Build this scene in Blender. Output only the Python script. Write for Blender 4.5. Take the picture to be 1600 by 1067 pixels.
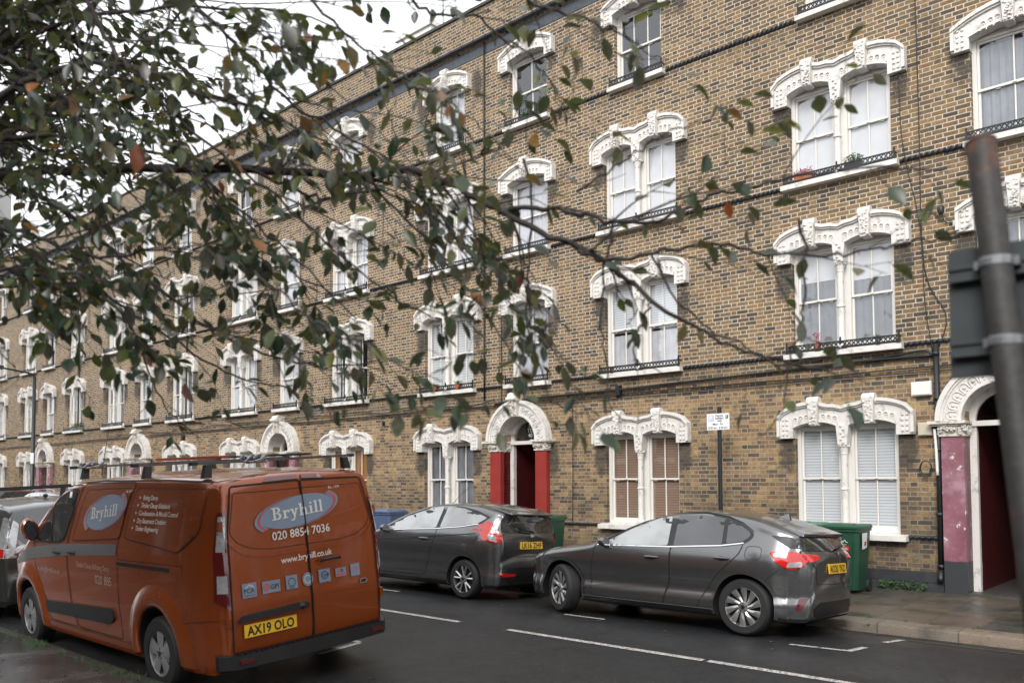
import bpy, bmesh, math, random
from math import sin, cos, pi, radians, sqrt
from mathutils import Vector, Matrix
from mathutils.bvhtree import BVHTree
from mathutils import noise as mnoise

S = bpy.context.scene
for o in list(bpy.data.objects): bpy.data.objects.remove(o)

# ------------------------------------------------------------------ camera
cam_d = bpy.data.cameras.new('camera'); cam = bpy.data.objects.new('camera', cam_d)
S.collection.objects.link(cam); S.camera = cam
YAW, PITCH, ROLL, CAMH = 0.7319, 0.0464, -0.0032, 1.8532
_f = Vector((-sin(YAW)*cos(PITCH), cos(YAW)*cos(PITCH), sin(PITCH)))
_r = Vector((cos(YAW), sin(YAW), 0)); _u = _r.cross(_f)
_R = cos(ROLL)*_r + sin(ROLL)*_u; _U = -sin(ROLL)*_r + cos(ROLL)*_u
m = Matrix((( _R.x, _U.x, -_f.x, 0), (_R.y, _U.y, -_f.y, 0), (_R.z, _U.z, -_f.z, CAMH), (0, 0, 0, 1)))
cam.matrix_world = m
cam_d.sensor_width = 36; cam_d.lens = 1307.77/1600*36; cam_d.shift_y = (688.89-533.5)/1600
cam_d.clip_start = .05; cam_d.clip_end = 2000
cam_d.dof.use_dof = True; cam_d.dof.focus_distance = 12.0; cam_d.dof.aperture_fstop = 1.9

# ------------------------------------------------------------------ world, sun, exposure
wd = bpy.data.worlds.new('World'); S.world = wd; wd.use_nodes = True
nt = wd.node_tree; nt.nodes.clear()
sky = nt.nodes.new('ShaderNodeTexSky'); sky.sky_type = 'NISHITA'; sky.sun_disc = False
SUN_EL, SUN_AZ = radians(36), radians(158)     # azimuth: direction the light comes from, measured from +Y clockwise
sky.sun_elevation = SUN_EL; sky.sun_rotation = SUN_AZ
sky.air_density = 1.0; sky.dust_density = 4.0; sky.ozone_density = 1.0
hs = nt.nodes.new('ShaderNodeHueSaturation'); hs.inputs['Saturation'].default_value = .10
mx = nt.nodes.new('ShaderNodeMix'); mx.data_type = 'RGBA'; mx.inputs[0].default_value = .72
mx.inputs[7].default_value = (11.6, 11.8, 12.2, 1)
bg = nt.nodes.new('ShaderNodeBackground'); bg.inputs['Strength'].default_value = .10
wo = nt.nodes.new('ShaderNodeOutputWorld')
nt.links.new(sky.outputs[0], hs.inputs['Color']); nt.links.new(hs.outputs[0], mx.inputs[6])
nt.links.new(mx.outputs[2], bg.inputs[0]); nt.links.new(bg.outputs[0], wo.inputs[0])
sl = bpy.data.lights.new('sun', 'SUN'); sl.energy = 1.3; sl.angle = radians(22); sl.color = (1, .97, .93)
so = bpy.data.objects.new('sun', sl); S.collection.objects.link(so)
sd = Vector((sin(SUN_AZ)*cos(SUN_EL), cos(SUN_AZ)*cos(SUN_EL), sin(SUN_EL)))
so.rotation_euler = sd.to_track_quat('Z', 'Y').to_euler()
S.view_settings.view_transform = 'Standard'; S.view_settings.look = 'None'
S.view_settings.exposure = .83; S.view_settings.gamma = 1

YF = 14.15            # wall face of the terrace
rng = random.Random(7)

# ------------------------------------------------------------------ materials
MATS = {}
class NT:
    def __init__(s, name):
        s.m = bpy.data.materials.new(name); s.m.use_nodes = True; s.t = s.m.node_tree
        s.b = s.t.nodes['Principled BSDF']; s.out = s.t.nodes['Material Output']
    def n(s, typ, **kw):
        x = s.t.nodes.new(typ)
        for k, v in kw.items(): setattr(x, k, v)
        return x
    def link(s, a, b): s.t.links.new(a, b)
    def val(s, sock, v):
        if isinstance(v, bpy.types.NodeSocket): s.link(v, sock)
        else: sock.default_value = v
    def M(s, op, a, b=0.0, c=None, clamp=False):
        x = s.n('ShaderNodeMath', operation=op); x.use_clamp = clamp
        s.val(x.inputs[0], a); s.val(x.inputs[1], b)
        if c is not None: s.val(x.inputs[2], c)
        return x.outputs[0]
    def noise(s, vec, scale, detail=3, rough=.6, out=0):
        x = s.n('ShaderNodeTexNoise'); x.inputs['Scale'].default_value = scale
        x.inputs['Detail'].default_value = detail; x.inputs['Roughness'].default_value = rough
        if vec is not None: s.link(vec, x.inputs['Vector'])
        return x.outputs[out]
    def ramp(s, f, stops, interp='LINEAR'):
        x = s.n('ShaderNodeValToRGB'); r = x.color_ramp; r.interpolation = interp
        while len(r.elements) < len(stops): r.elements.new(.5)
        for e, (p, c) in zip(r.elements, stops):
            e.position = p; e.color = tuple(c)+((1,) if len(c) == 3 else ())
        s.val(x.inputs[0], f); return x.outputs[0]
    def mix(s, f, a, b, mode='MIX'):
        x = s.n('ShaderNodeMix', data_type='RGBA', blend_type=mode)
        s.val(x.inputs[0], f); 
        for i, v in ((6, a), (7, b)):
            if isinstance(v, tuple): v = tuple(v)+((1,) if len(v) == 3 else ())
            s.val(x.inputs[i], v)
        return x.outputs[2]
    def pos(s): return s.n('ShaderNodeNewGeometry').outputs['Position']
    def obj(s): return s.n('ShaderNodeTexCoord').outputs['Object']
    def xyz(s, v):
        x = s.n('ShaderNodeSeparateXYZ'); s.link(v, x.inputs[0]); return x.outputs
    def bump(s, h, strength=.3, dist=.01):
        x = s.n('ShaderNodeBump'); x.inputs['Strength'].default_value = strength
        x.inputs['Distance'].default_value = dist; s.link(h, x.inputs['Height']); s.link(x.outputs[0], s.b.inputs['Normal'])

def pm(name, col, rough=.5, metal=0, coat=0, var=.12, vscale=6, bump=0, bscale=60, spec=None, dirt=None):
    """plain material with mild procedural variation"""
    N = NT(name); b = N.b; v = N.obj()
    nz = N.noise(v, vscale, 4)
    f = N.ramp(nz, [(.3, (1-var,)*3), (.7, (1+var*.6,)*3)])
    c = N.mix(1.0, tuple(col), f, 'MULTIPLY')
    if dirt:
        d = N.ramp(N.noise(v, dirt[1], 5, .7), [(dirt[2], (0, 0, 0)), (dirt[2]+.12, (1, 1, 1))])
        c = N.mix(N.M('MULTIPLY', d, dirt[3]), c, tuple(dirt[0]))
    N.link(c, b.inputs['Base Color'])
    b.inputs['Metallic'].default_value = metal
    if coat: b.inputs['Coat Weight'].default_value = coat; b.inputs['Coat Roughness'].default_value = .06
    r = N.M('MULTIPLY_ADD', nz, .16, rough-.08, clamp=True); N.link(r, b.inputs['Roughness'])
    if spec is not None: b.inputs['Specular IOR Level'].default_value = spec
    if bump: N.bump(N.noise(v, bscale, 3), bump, .01)
    MATS[name] = N.m; return N.m

def brick_mat():
    N = NT('stock_brick'); p = N.pos(); x, y, z = N.xyz(p)
    row = N.M('FLOOR', N.M('DIVIDE', z, .075)); fz = N.M('FRACT', N.M('DIVIDE', z, .075))
    par = N.M('MODULO', row, 2.0)
    wob = N.n('ShaderNodeTexWhiteNoise', noise_dimensions='1D'); N.link(row, wob.inputs['W'])
    u = N.M('ADD', N.M('DIVIDE', N.M('ADD', x, y), .3375), N.M('ADD', N.M('MULTIPLY', par, .5), N.M('MULTIPLY', wob.outputs[0], .07)))
    u = N.M('ADD', u, 400)
    cu = N.M('FLOOR', u); f = N.M('FRACT', u)
    isH = N.M('LESS_THAN', f, .3333)
    wn = N.n('ShaderNodeTexWhiteNoise', noise_dimensions='2D')
    cv = N.n('ShaderNodeCombineXYZ'); N.link(N.M('MULTIPLY_ADD', cu, 2.0, isH), cv.inputs[0]); N.link(row, cv.inputs[1])
    N.link(cv.outputs[0], wn.inputs['Vector'])
    mz = N.M('MULTIPLY', N.M('MINIMUM', fz, N.M('SUBTRACT', 1.0, fz)), .075)
    h1 = N.M('MINIMUM', f, N.M('ABSOLUTE', N.M('SUBTRACT', f, .3333)))
    mu = N.M('MULTIPLY', N.M('MINIMUM', h1, N.M('SUBTRACT', 1.0, f)), .3375)
    d = N.M('MINIMUM', mz, mu)
    edge = N.noise(p, 45, 3, .6)
    d = N.M('ADD', d, N.M('MULTIPLY', N.M('SUBTRACT', edge, .5), .009))
    big = N.noise(p, .55, 4, .6); med = N.noise(p, 2.2, 4, .65)
    mw = N.M('MULTIPLY_ADD', med, .006, .0034)
    mask = N.M('MULTIPLY', N.M('SUBTRACT', d, mw), 420, clamp=True)
    low = N.M('SUBTRACT', 1.0, N.M('MULTIPLY', N.M('SUBTRACT', z, 3.2), .8, clamp=True), clamp=True)   # ground storey
    # the mix of brick kinds: yellow stocks, browns, burnt ones
    sel = N.M('ADD', wn.outputs[0], N.M('MULTIPLY', N.M('SUBTRACT', med, .5), .5))
    colA = N.ramp(sel, [(0, (.075, .062, .050)), (.08, (.12, .09, .06)), (.16, (.19, .13, .075)), (.32, (.26, .175, .10)), (.46, (.36, .24, .115)),
                        (.58, (.46, .32, .15)), (.72, (.31, .215, .115)), (.82, (.38, .235, .12)), (.93, (.28, .155, .075)), (.97, (.14, .10, .07))], 'CONSTANT')
    colB = N.ramp(wn.outputs[0], [(0, (.066, .054, .044)), (.13, (.115, .086, .056)), (.28, (.17, .12, .066)), (.46, (.24, .165, .082)), (.60, (.125, .092, .06)),
                        (.72, (.31, .20, .085)), (.82, (.22, .125, .052)), (.90, (.30, .22, .13))], 'CONSTANT')
    upf = N.M('MULTIPLY', N.M('SUBTRACT', 1.0, low), N.M('MULTIPLY_ADD', big, .9, .25), clamp=True)
    bc = N.mix(upf, colA, colB)
    g = N.ramp(N.noise(p, 38, 5, .7), [(.28, (.55, .55, .55)), (.5, (1, 1, 1)), (.75, (1.35, 1.30, 1.2))])
    bc = N.mix(1.0, bc, g, 'MULTIPLY'); bc = N.mix(1.0, bc, N.mix(upf, (.86, .82, .74), (.76, .70, .61)), 'MULTIPLY')
    speck = N.ramp(N.noise(p, 85, 3, .8), [(.40, (0,)*3), (.62, (1,)*3)]); bc = N.mix(N.M('MULTIPLY', speck, .14), bc, (.36, .29, .20))
    grime = N.ramp(N.noise(p, 16, 5, .8), [(.45, (0,)*3), (.66, (1,)*3)]); bc = N.mix(N.M('MULTIPLY', grime, .48), bc, (.060, .052, .045))
    mc = N.mix(med, (.40, .34, .27), (.62, .55, .46)); mc = N.mix(N.M('MULTIPLY', N.ramp(N.noise(p, 12, 5, .8), [(.45, (0,)*3), (.68, (1,)*3)]), .5), mc, (.20, .17, .13))
    mc = N.mix(N.M('MULTIPLY', low, .65), mc, (.24, .19, .135))
    c = N.mix(mask, mc, bc)
    # soot: patches, bands beneath the sills, the damp foot of the wall
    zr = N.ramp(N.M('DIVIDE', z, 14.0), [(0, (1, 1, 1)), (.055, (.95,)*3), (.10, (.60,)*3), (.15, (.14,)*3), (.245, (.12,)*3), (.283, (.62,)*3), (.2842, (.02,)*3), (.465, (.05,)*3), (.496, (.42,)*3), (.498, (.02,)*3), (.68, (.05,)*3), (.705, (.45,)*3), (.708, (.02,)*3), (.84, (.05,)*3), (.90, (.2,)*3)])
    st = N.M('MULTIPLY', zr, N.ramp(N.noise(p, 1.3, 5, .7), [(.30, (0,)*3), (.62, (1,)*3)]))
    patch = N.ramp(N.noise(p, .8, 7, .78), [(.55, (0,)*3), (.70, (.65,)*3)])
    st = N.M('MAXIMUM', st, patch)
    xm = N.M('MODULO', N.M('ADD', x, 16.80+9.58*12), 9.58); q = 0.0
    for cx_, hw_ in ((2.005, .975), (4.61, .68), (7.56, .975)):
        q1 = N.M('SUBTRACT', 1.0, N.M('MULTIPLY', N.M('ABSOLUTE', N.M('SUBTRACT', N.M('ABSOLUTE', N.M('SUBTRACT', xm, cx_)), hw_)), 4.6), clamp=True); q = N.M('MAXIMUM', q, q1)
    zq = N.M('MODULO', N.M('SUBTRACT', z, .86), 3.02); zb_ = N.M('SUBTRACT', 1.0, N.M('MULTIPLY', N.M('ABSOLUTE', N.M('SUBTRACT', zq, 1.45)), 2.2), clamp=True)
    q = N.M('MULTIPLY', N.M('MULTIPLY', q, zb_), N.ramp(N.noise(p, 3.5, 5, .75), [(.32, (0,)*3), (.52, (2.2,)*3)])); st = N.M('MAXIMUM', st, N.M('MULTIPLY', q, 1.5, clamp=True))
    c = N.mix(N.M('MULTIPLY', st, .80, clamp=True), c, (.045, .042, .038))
    wash = N.ramp(N.noise(p, 1.7, 5, .65), [(.60, (0,)*3), (.75, (.35,)*3)])
    c = N.mix(wash, c, (.42, .34, .25))
    N.link(c, N.b.inputs['Base Color']); N.b.inputs['Roughness'].default_value = .85
    N.b.inputs['Specular IOR Level'].default_value = .3
    N.bump(N.M('ADD', mask, N.M('MULTIPLY', edge, .8)), .55, .008)
    MATS['stock_brick'] = N.m
brick_mat()

def asphalt():
    N = NT('wet_asphalt'); p = N.pos()
    fine = N.noise(p, 60, 4, .85); med = N.noise(p, 3.5, 5, .65); big = N.noise(p, .45, 3)
    vor = N.n('ShaderNodeTexVoronoi'); vor.inputs['Scale'].default_value = 120; N.link(p, vor.inputs['Vector'])
    c = N.ramp(fine, [(.3, (.005, .006, .007)), (.52, (.013, .014, .015)), (.68, (.072, .072, .070))])
    mid = N.noise(p, 21, 4, .85); c = N.mix(1.0, c, N.ramp(mid, [(.32, (.45,)*3), (.5, (1,)*3), (.68, (1.9,)*3)]), 'MULTIPLY')
    c = N.mix(N.M('MULTIPLY', N.ramp(med, [(.45, (0,)*3), (.7, (1,)*3)]), .5), c, (.016, .016, .017))
    x_, y_, z_ = N.xyz(p); tr = N.ramp(N.M('ABSOLUTE', N.M('SUBTRACT', y_, 8.15)), [(.25, (.35,)*3), (.55, (0,)*3)]); c = N.mix(N.M('MULTIPLY', tr, big), c, (.055, .053, .050))
    c = N.mix(N.ramp(vor.outputs['Distance'], [(.0, (.5,)*3), (.12, (0,)*3)]), c, (.11, .11, .105))
    lp = N.ramp(N.noise(p, 1.2, 6, .75), [(.66, (0,)*3), (.72, (.6,)*3)])
    c = N.mix(lp, c, (.05, .042, .028))
    cr = N.n('ShaderNodeTexVoronoi', feature='DISTANCE_TO_EDGE'); cr.inputs['Scale'].default_value = .55
    wv = N.n('ShaderNodeVectorMath', operation='MULTIPLY_ADD'); N.link(N.noise(p, 1.5, 4, .6, 1), wv.inputs[0]); wv.inputs[1].default_value = (.7, .7, 0); N.link(p, wv.inputs[2])
    N.link(wv.outputs[0], cr.inputs['Vector'])
    c = N.mix(N.ramp(cr.outputs['Distance'], [(0, (.8,)*3), (.006, (0,)*3)]), c, (.008, .008, .008))
    N.link(c, N.b.inputs['Base Color'])
    r = N.ramp(N.noise(p, .8, 5, .6), [(.35, (.36,)*3), (.65, (.62,)*3)])
    N.link(r, N.b.inputs['Roughness']); N.b.inputs['Specular IOR Level'].default_value = .30
    N.bump(fine, .5, .006); MATS['wet_asphalt'] = N.m
asphalt()

def near_pave():
    N = NT('wet_pavement'); p = N.pos()
    fine = N.noise(p, 70, 3, .8)
    c = N.ramp(fine, [(.3, (.03, .03, .031)), (.55, (.065, .064, .062)), (.72, (.15, .148, .14))])
    pud = N.ramp(N.noise(p, .9, 5, .6), [(.40, (0,)*3), (.52, (1,)*3)])
    c = N.mix(N.M('MULTIPLY', pud, .5), c, (.02, .021, .021))
    moss = N.ramp(N.noise(p, 2.0, 6, .75), [(.66, (0,)*3), (.75, (.4,)*3)])
    c = N.mix(moss, c, (.03, .045, .02))
    N.link(c, N.b.inputs['Base Color'])
    N.link(N.ramp(pud, [(0, (.34,)*3), (1, (.07,)*3)]), N.b.inputs['Roughness'])
    N.bump(fine, .35, .005); MATS['wet_pavement'] = N.m
near_pave()

def slabs():
    N = NT('paving_slabs'); p = N.pos()
    bt = N.n('ShaderNodeTexBrick'); bt.offset = .5; bt.squash = 1
    mp = N.n('ShaderNodeMapping'); mp.inputs['Rotation'].default_value = (0, 0, radians(90)); mp.inputs['Location'].default_value = (.35, .1, 0); N.link(p, mp.inputs[0])
    N.link(mp.outputs[0], bt.inputs['Vector'])
    bt.inputs['Scale'].default_value = 1.0; bt.inputs['Brick Width'].default_value = .92; bt.inputs['Row Height'].default_value = .62
    bt.inputs['Mortar Size'].default_value = .007; bt.inputs['Bias'].default_value = 0
    bt.inputs['Color1'].default_value = (.105, .078, .055, 1); bt.inputs['Color2'].default_value = (.055, .056, .052, 1); bt.inputs['Mortar'].default_value = (.03, .03, .02, 1)
    n1 = N.noise(p, 30, 5, .75); n2 = N.noise(p, 1.6, 5, .65)
    c = N.mix(1.0, bt.outputs['Color'], N.ramp(n1, [(.3, (.6,)*3), (.7, (1.35,)*3)]), 'MULTIPLY')
    c = N.mix(N.ramp(n2, [(.48, (0,)*3), (.66, (.75,)*3)]), c, (.035, .04, .028))
    N.link(c, N.b.inputs['Base Color']); N.link(N.ramp(n2, [(.4, (.5,)*3), (.6, (.28,)*3)]), N.b.inputs['Roughness'])
    N.bump(N.M('SUBTRACT', n1, bt.outputs['Fac']), .4, .006); MATS['paving_slabs'] = N.m
slabs()

def kerbm():
    N = NT('granite_kerb'); p = N.pos(); x, y, z = N.xyz(p)
    j = N.M('FRACT', N.M('DIVIDE', N.M('ADD', x, 90.13), .92)); j = N.M('MINIMUM', j, N.M('SUBTRACT', 1.0, j))
    jm = N.ramp(j, [(0, (1,)*3), (.012, (0,)*3)])
    wn = N.n('ShaderNodeTexWhiteNoise', noise_dimensions='1D'); N.link(N.M('FLOOR', N.M('DIVIDE', N.M('ADD', x, 90.13), .92)), wn.inputs['W'])
    base = N.ramp(wn.outputs[0], [(0, (.09, .083, .072)), (.5, (.17, .13, .092)), (1, (.12, .11, .095))])
    c = N.mix(1.0, base, N.ramp(N.noise(p, 60, 4, .8), [(.3, (.5,)*3), (.7, (1.5,)*3)]), 'MULTIPLY')
    c = N.mix(N.ramp(N.noise(p, 2.5, 5, .7), [(.5, (0,)*3), (.66, (.7,)*3)]), c, (.04, .04, .03))
    c = N.mix(jm, c, (.02, .02, .015))
    N.link(c, N.b.inputs['Base Color']); N.b.inputs['Roughness'].default_value = .5
    N.bump(N.noise(p, 40, 4, .8), .4, .006); MATS['granite_kerb'] = N.m
kerbm()

def linepaint(name, col, wear):
    N = NT(name); p = N.pos()
    f = N.ramp(N.noise(p, 45, 5, .8), [(wear, (0,)*3), (wear+.08, (1,)*3)])
    c = N.mix(f, (.03, .03, .03), col); N.link(c, N.b.inputs['Base Color']); N.b.inputs['Roughness'].default_value = .5
    MATS[name] = N.m
linepaint('road_paint', (.56, .53, .49), .43); linepaint('yellow_paint', (.28, .24, .09), .52)

pm('white_paint', (.66, .635, .595), .5, var=.06, vscale=3, dirt=((.30, .27, .23), 7, .54, .65), bump=.12, bscale=40)
pm('sash_paint', (.70, .675, .63), .4, var=.04)
pm('stone_carving', (.66, .62, .56), .75, var=.14, vscale=14, dirt=((.16, .13, .10), 9, .52, .7), bump=.4, bscale=50)
pm('rope_glaze', (.020, .025, .032), .35, var=.4, vscale=12, bump=.3)
pm('dark_render', (.030, .033, .037), .6, var=.3, vscale=5, bump=.3, bscale=25, dirt=((.14, .13, .12), 6, .62, .6))
pm('iron', (.012, .014, .016), .4, var=.3)
pm('black_plastic', (.012, .012, .013), .45, var=.15)
pm('black_rubber', (.014, .014, .014), .7, var=.2, bump=.3, bscale=80)
pm('under_black', (.004, .004, .004), .9)
pm('cable_black', (.010, .010, .011), .5)
pm('coping', (.06, .058, .055), .8, var=.3)
pm('blue_brick', (.055, .065, .08), .6, var=.4, vscale=9, bump=.4)
pm('chimney_render', (.68, .66, .63), .8, var=.1)
pm('clay_pot', (.42, .19, .09), .8, var=.2)
pm('slate', (.06, .065, .07), .6, var=.3, vscale=3)
pm('red_paint', (.27, .032, .026), .38, var=.18, vscale=4, bump=.1, bscale=14)
pm('dark_red_paint', (.065, .008, .008), .45, var=.2)
pm('tile_floor', (.06, .055, .05), .5)
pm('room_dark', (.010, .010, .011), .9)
pm('meter_white', (.72, .70, .66), .45, var=.04)
pm('meter_cream', (.52, .47, .36), .5, var=.05)
pm('zinc', (.28, .29, .30), .38, metal=.8, var=.2, vscale=20)
def pink():
    N = NT('pink_paint'); p = N.pos(); x, y, z = N.xyz(p)
    c = N.ramp(N.noise(p, 2.5, 5, .6), [(.3, (.19, .058, .078)), (.55, (.25, .11, .135)), (.72, (.36, .24, .27))])
    c = N.mix(N.ramp(N.noise(p, 5, 6, .75), [(.60, (0,)*3), (.615, (1,)*3)]), c, (.58, .53, .50)); c = N.mix(N.ramp(N.noise(p, 3.1, 5, .7), [(.5, (0,)*3), (.64, (.6,)*3)]), c, (.40, .25, .30))
    base = N.ramp(N.M('ADD', z, N.M('MULTIPLY', N.noise(p, 9), .03)), [(.60, (1,)*3), (.62, (0,)*3)])
    c = N.mix(base, c, (.035, .038, .042))
    N.link(c, N.b.inputs['Base Color']); N.b.inputs['Roughness'].default_value = .45
    N.bump(N.noise(p, 12, 5, .7), .3, .008); MATS['pink_paint'] = N.m
pink()
def glassm(name, tint=(1, 1, 1), tr=.8, rough=.02):
    N = NT(name); t = N.t
    g = N.n('ShaderNodeBsdfGlossy'); g.inputs['Roughness'].default_value = rough; g.inputs['Color'].default_value = (.95, .97, 1, 1)
    tb = N.n('ShaderNodeBsdfTransparent'); tb.inputs['Color'].default_value = (tint[0]*tr, tint[1]*tr, tint[2]*tr, 1)
    ge = N.n('ShaderNodeNewGeometry'); dt = N.n('ShaderNodeVectorMath', operation='DOT_PRODUCT'); N.link(ge.outputs['Normal'], dt.inputs[0]); N.link(ge.outputs['Incoming'], dt.inputs[1])
    fr = N.M('MULTIPLY_ADD', N.M('POWER', N.M('SUBTRACT', 1.0, N.M('ABSOLUTE', dt.outputs['Value']), clamp=True), 4.0), .86, .12)
    bp = N.n('ShaderNodeBump'); bp.inputs['Strength'].default_value = .05; bp.inputs['Distance'].default_value = .02
    N.link(N.noise(N.pos(), 3.0, 2), bp.inputs['Height']); N.link(bp.outputs[0], g.inputs['Normal'])
    ms = N.n('ShaderNodeMixShader'); N.link(fr, ms.inputs[0]); N.link(tb.outputs[0], ms.inputs[1]); N.link(g.outputs[0], ms.inputs[2])
    N.link(ms.outputs[0], N.out.inputs['Surface']); MATS[name] = N.m
glassm('window_pane', (.97, .98, .98), .98)
def slatm(name, a, b, freq):
    N = NT(name); x, y, z = N.xyz(N.pos())
    f = N.M('FRACT', N.M('MULTIPLY', z, freq)); c = N.mix(N.ramp(f, [(.0, (1,)*3), (.22, (0,)*3), (.8, (0,)*3), (1, (1,)*3)]), a, b)
    N.link(c, N.b.inputs['Base Color']); N.b.inputs['Roughness'].default_value = .6
    MATS[name] = N.m
slatm('blind_white', (.66, .675, .70), (.30, .31, .34), 20)
slatm('blind_brown', (.30, .195, .14), (.10, .06, .04), 20)
slatm('blind_amber', (.42, .19, .06), (.18, .07, .02), 26)
slatm('shutter_white', (.66, .66, .67), (.26, .28, .31), 16)
pm('curtain_white', (.50, .50, .53), .8, var=.2, vscale=3)
pm('curtain_grey', (.20, .21, .235), .8, var=.3, vscale=3)
pm('roller_blind', (.58, .58, .60), .8, var=.05)
pm('painted_sky_reflection', (.17, .18, .20), .8, var=.25, vscale=2)  # grey painted as the sky reflection in lower panes, no real curtain
pm('leaf_plant', (.05, .10, .025), .6, var=.5, vscale=30)
pm('lichen_plant', (.14, .12, .05), .7, var=.5, vscale=30)
pm('pot_teal', (.10, .20, .18), .5)

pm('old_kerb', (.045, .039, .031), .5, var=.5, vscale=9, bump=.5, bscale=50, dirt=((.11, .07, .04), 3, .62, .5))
# ------------------------------------------------------------------ mesh helpers
class MB:
    def __init__(s): s.v = []; s.f = []; s.mi = []
    def add(s, vs, fs, mi=0):
        k = len(s.v); s.v += [tuple(v) for v in vs]; s.f += [tuple(i+k for i in f) for f in fs]; s.mi += [mi]*len(fs); return s
    def box(s, x0, x1, y0, y1, z0, z1, mi=0):
        return s.add([(x0, y0, z0), (x1, y0, z0), (x1, y1, z0), (x0, y1, z0), (x0, y0, z1), (x1, y0, z1), (x1, y1, z1), (x0, y1, z1)],
                     [(0, 3, 2, 1), (4, 5, 6, 7), (0, 1, 5, 4), (1, 2, 6, 5), (2, 3, 7, 6), (3, 0, 4, 7)], mi)
    def hexa(s, c8, mi=0):
        return s.add(c8, [(0, 3, 2, 1), (4, 5, 6, 7), (0, 1, 5, 4), (1, 2, 6, 5), (2, 3, 7, 6), (3, 0, 4, 7)], mi)
    def quad(s, a, b, c, d, mi=0): return s.add([a, b, c, d], [(0, 1, 2, 3)], mi)
    def tube(s, pts, r, n=8, mi=0, closed=False, caps=True):
        pts = [Vector(p) for p in pts]; m_ = len(pts)
        rr = r if isinstance(r, (list, tuple)) else [r]*m_
        vs = []; fs = []; t0 = None; ref = None
        for i, p in enumerate(pts):
            a = pts[i-1] if (i > 0 or closed) else p; b = pts[(i+1) % m_] if (i < m_-1 or closed) else p
            t = (b-a); t = t.normalized() if t.length > 1e-9 else Vector((0, 0, 1))
            if ref is None:
                ref = Vector((0, 0, 1)) if abs(t.z) < .9 else Vector((1, 0, 0))
            e1 = (ref - t*ref.dot(t))
            if e1.length < 1e-6: e1 = t.orthogonal()
            e1.normalize(); ref = e1; e2 = t.cross(e1)
            for k in range(n):
                a_ = 2*pi*k/n; vs.append(p+(e1*cos(a_)+e2*sin(a_))*rr[i])
        for i in range(m_ if closed else m_-1):
            j = (i+1) % m_
            for k in range(n):
                fs.append((i*n+k, i*n+(k+1) % n, j*n+(k+1) % n, j*n+k))
        if caps and not closed:
            fs.append(tuple(range(n-1, -1, -1))); fs.append(tuple((m_-1)*n+k for k in range(n)))
        return s.add(vs, fs, mi)
    def lathe(s, prof, c, axis='Z', n=20, mi=0, caps=True):
        """prof: (radius, height) list"""
        vs = []; fs = []; c = Vector(c)
        for r, h in prof:
            for k in range(n):
                a = 2*pi*k/n
                if axis == 'Z': vs.append(c+Vector((r*cos(a), r*sin(a), h)))
                elif axis == 'Y': vs.append(c+Vector((r*cos(a), h, r*sin(a))))
                else: vs.append(c+Vector((h, r*cos(a), r*sin(a))))
        for i in range(len(prof)-1):
            for k in range(n): fs.append((i*n+k, i*n+(k+1) % n, (i+1)*n+(k+1) % n, (i+1)*n+k))
        if caps: fs.append(tuple(range(n))); fs.append(tuple((len(prof)-1)*n+k for k in range(n)))
        return s.add(vs, fs, mi)
    def prism(s, poly, y0, y1, mi=0):
        """poly in (x,z), extruded along y"""
        n = len(poly); vs = [(x, y0, z) for x, z in poly]+[(x, y1, z) for x, z in poly]
        fs = [tuple(range(n)), tuple(range(2*n-1, n-1, -1))]+[(i, i+n, (i+1) % n+n, (i+1) % n) for i in range(n)]
        return s.add(vs, fs, mi)
    def strip(s, A, B, y0, y1, mi=0):
        """solid between two (x,z) curves of equal length, extruded along y"""
        n = len(A)
        for i in range(n-1):
            a, b, c, d = A[i], A[i+1], B[i+1], B[i]
            s.quad((a[0], y0, a[1]), (b[0], y0, b[1]), (c[0], y0, c[1]), (d[0], y0, d[1]), mi)
            s.quad((a[0], y0, a[1]), (a[0], y1, a[1]), (b[0], y1, b[1]), (b[0], y0, b[1]), mi)
            s.quad((d[0], y0, d[1]), (c[0], y0, c[1]), (c[0], y1, c[1]), (d[0], y1, d[1]), mi)
        for i in (0, n-1):
            a, d = A[i], B[i]; s.quad((a[0], y0, a[1]), (a[0], y1, a[1]), (d[0], y1, d[1]), (d[0], y0, d[1]), mi)
        return s
    def blob(s, c, r, n=6, mi=0, sc=(1, 1, 1), seed=0):
        vs = []; fs = []; R = random.Random(seed)
        for i in range(n+1):
            for k in range(2*n):
                t = pi*i/n; a = pi*k/n; q = r*(1+R.uniform(-.12, .12))
                vs.append((c[0]+q*sc[0]*sin(t)*cos(a), c[1]+q*sc[1]*sin(t)*sin(a), c[2]+q*sc[2]*cos(t)))
        for i in range(n):
            for k in range(2*n): fs.append((i*2*n+k, (i+1)*2*n+k, (i+1)*2*n+(k+1) % (2*n), i*2*n+(k+1) % (2*n)))
        return s.add(vs, fs, mi)
    def mesh(s, name, mats, smooth=False):
        me = bpy.data.meshes.new(name); me.from_pydata(s.v, [], s.f)
        for q in mats: me.materials.append(MATS[q] if isinstance(q, str) else q)
        for p_, i in zip(me.polygons, s.mi): p_.material_index = i
        b = bmesh.new(); b.from_mesh(me)
        bmesh.ops.remove_doubles(b, verts=b.verts, dist=1e-5)
        bmesh.ops.recalc_face_normals(b, faces=b.faces); b.to_mesh(me); b.free()
        if smooth:
            me.polygons.foreach_set('use_smooth', [True]*len(me.polygons))
            if smooth != 'all': me.set_sharp_from_angle(angle=radians(35))
        return me
    def build(s, name, mats, parent=None, smooth=False, loc=None):
        if isinstance(mats, str): mats = [mats]
        o = bpy.data.objects.new(name, s.mesh(name, mats, smooth)); S.collection.objects.link(o)
        if parent is not None: o.parent = parent
        if loc is not None: o.location = loc
        return o

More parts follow.
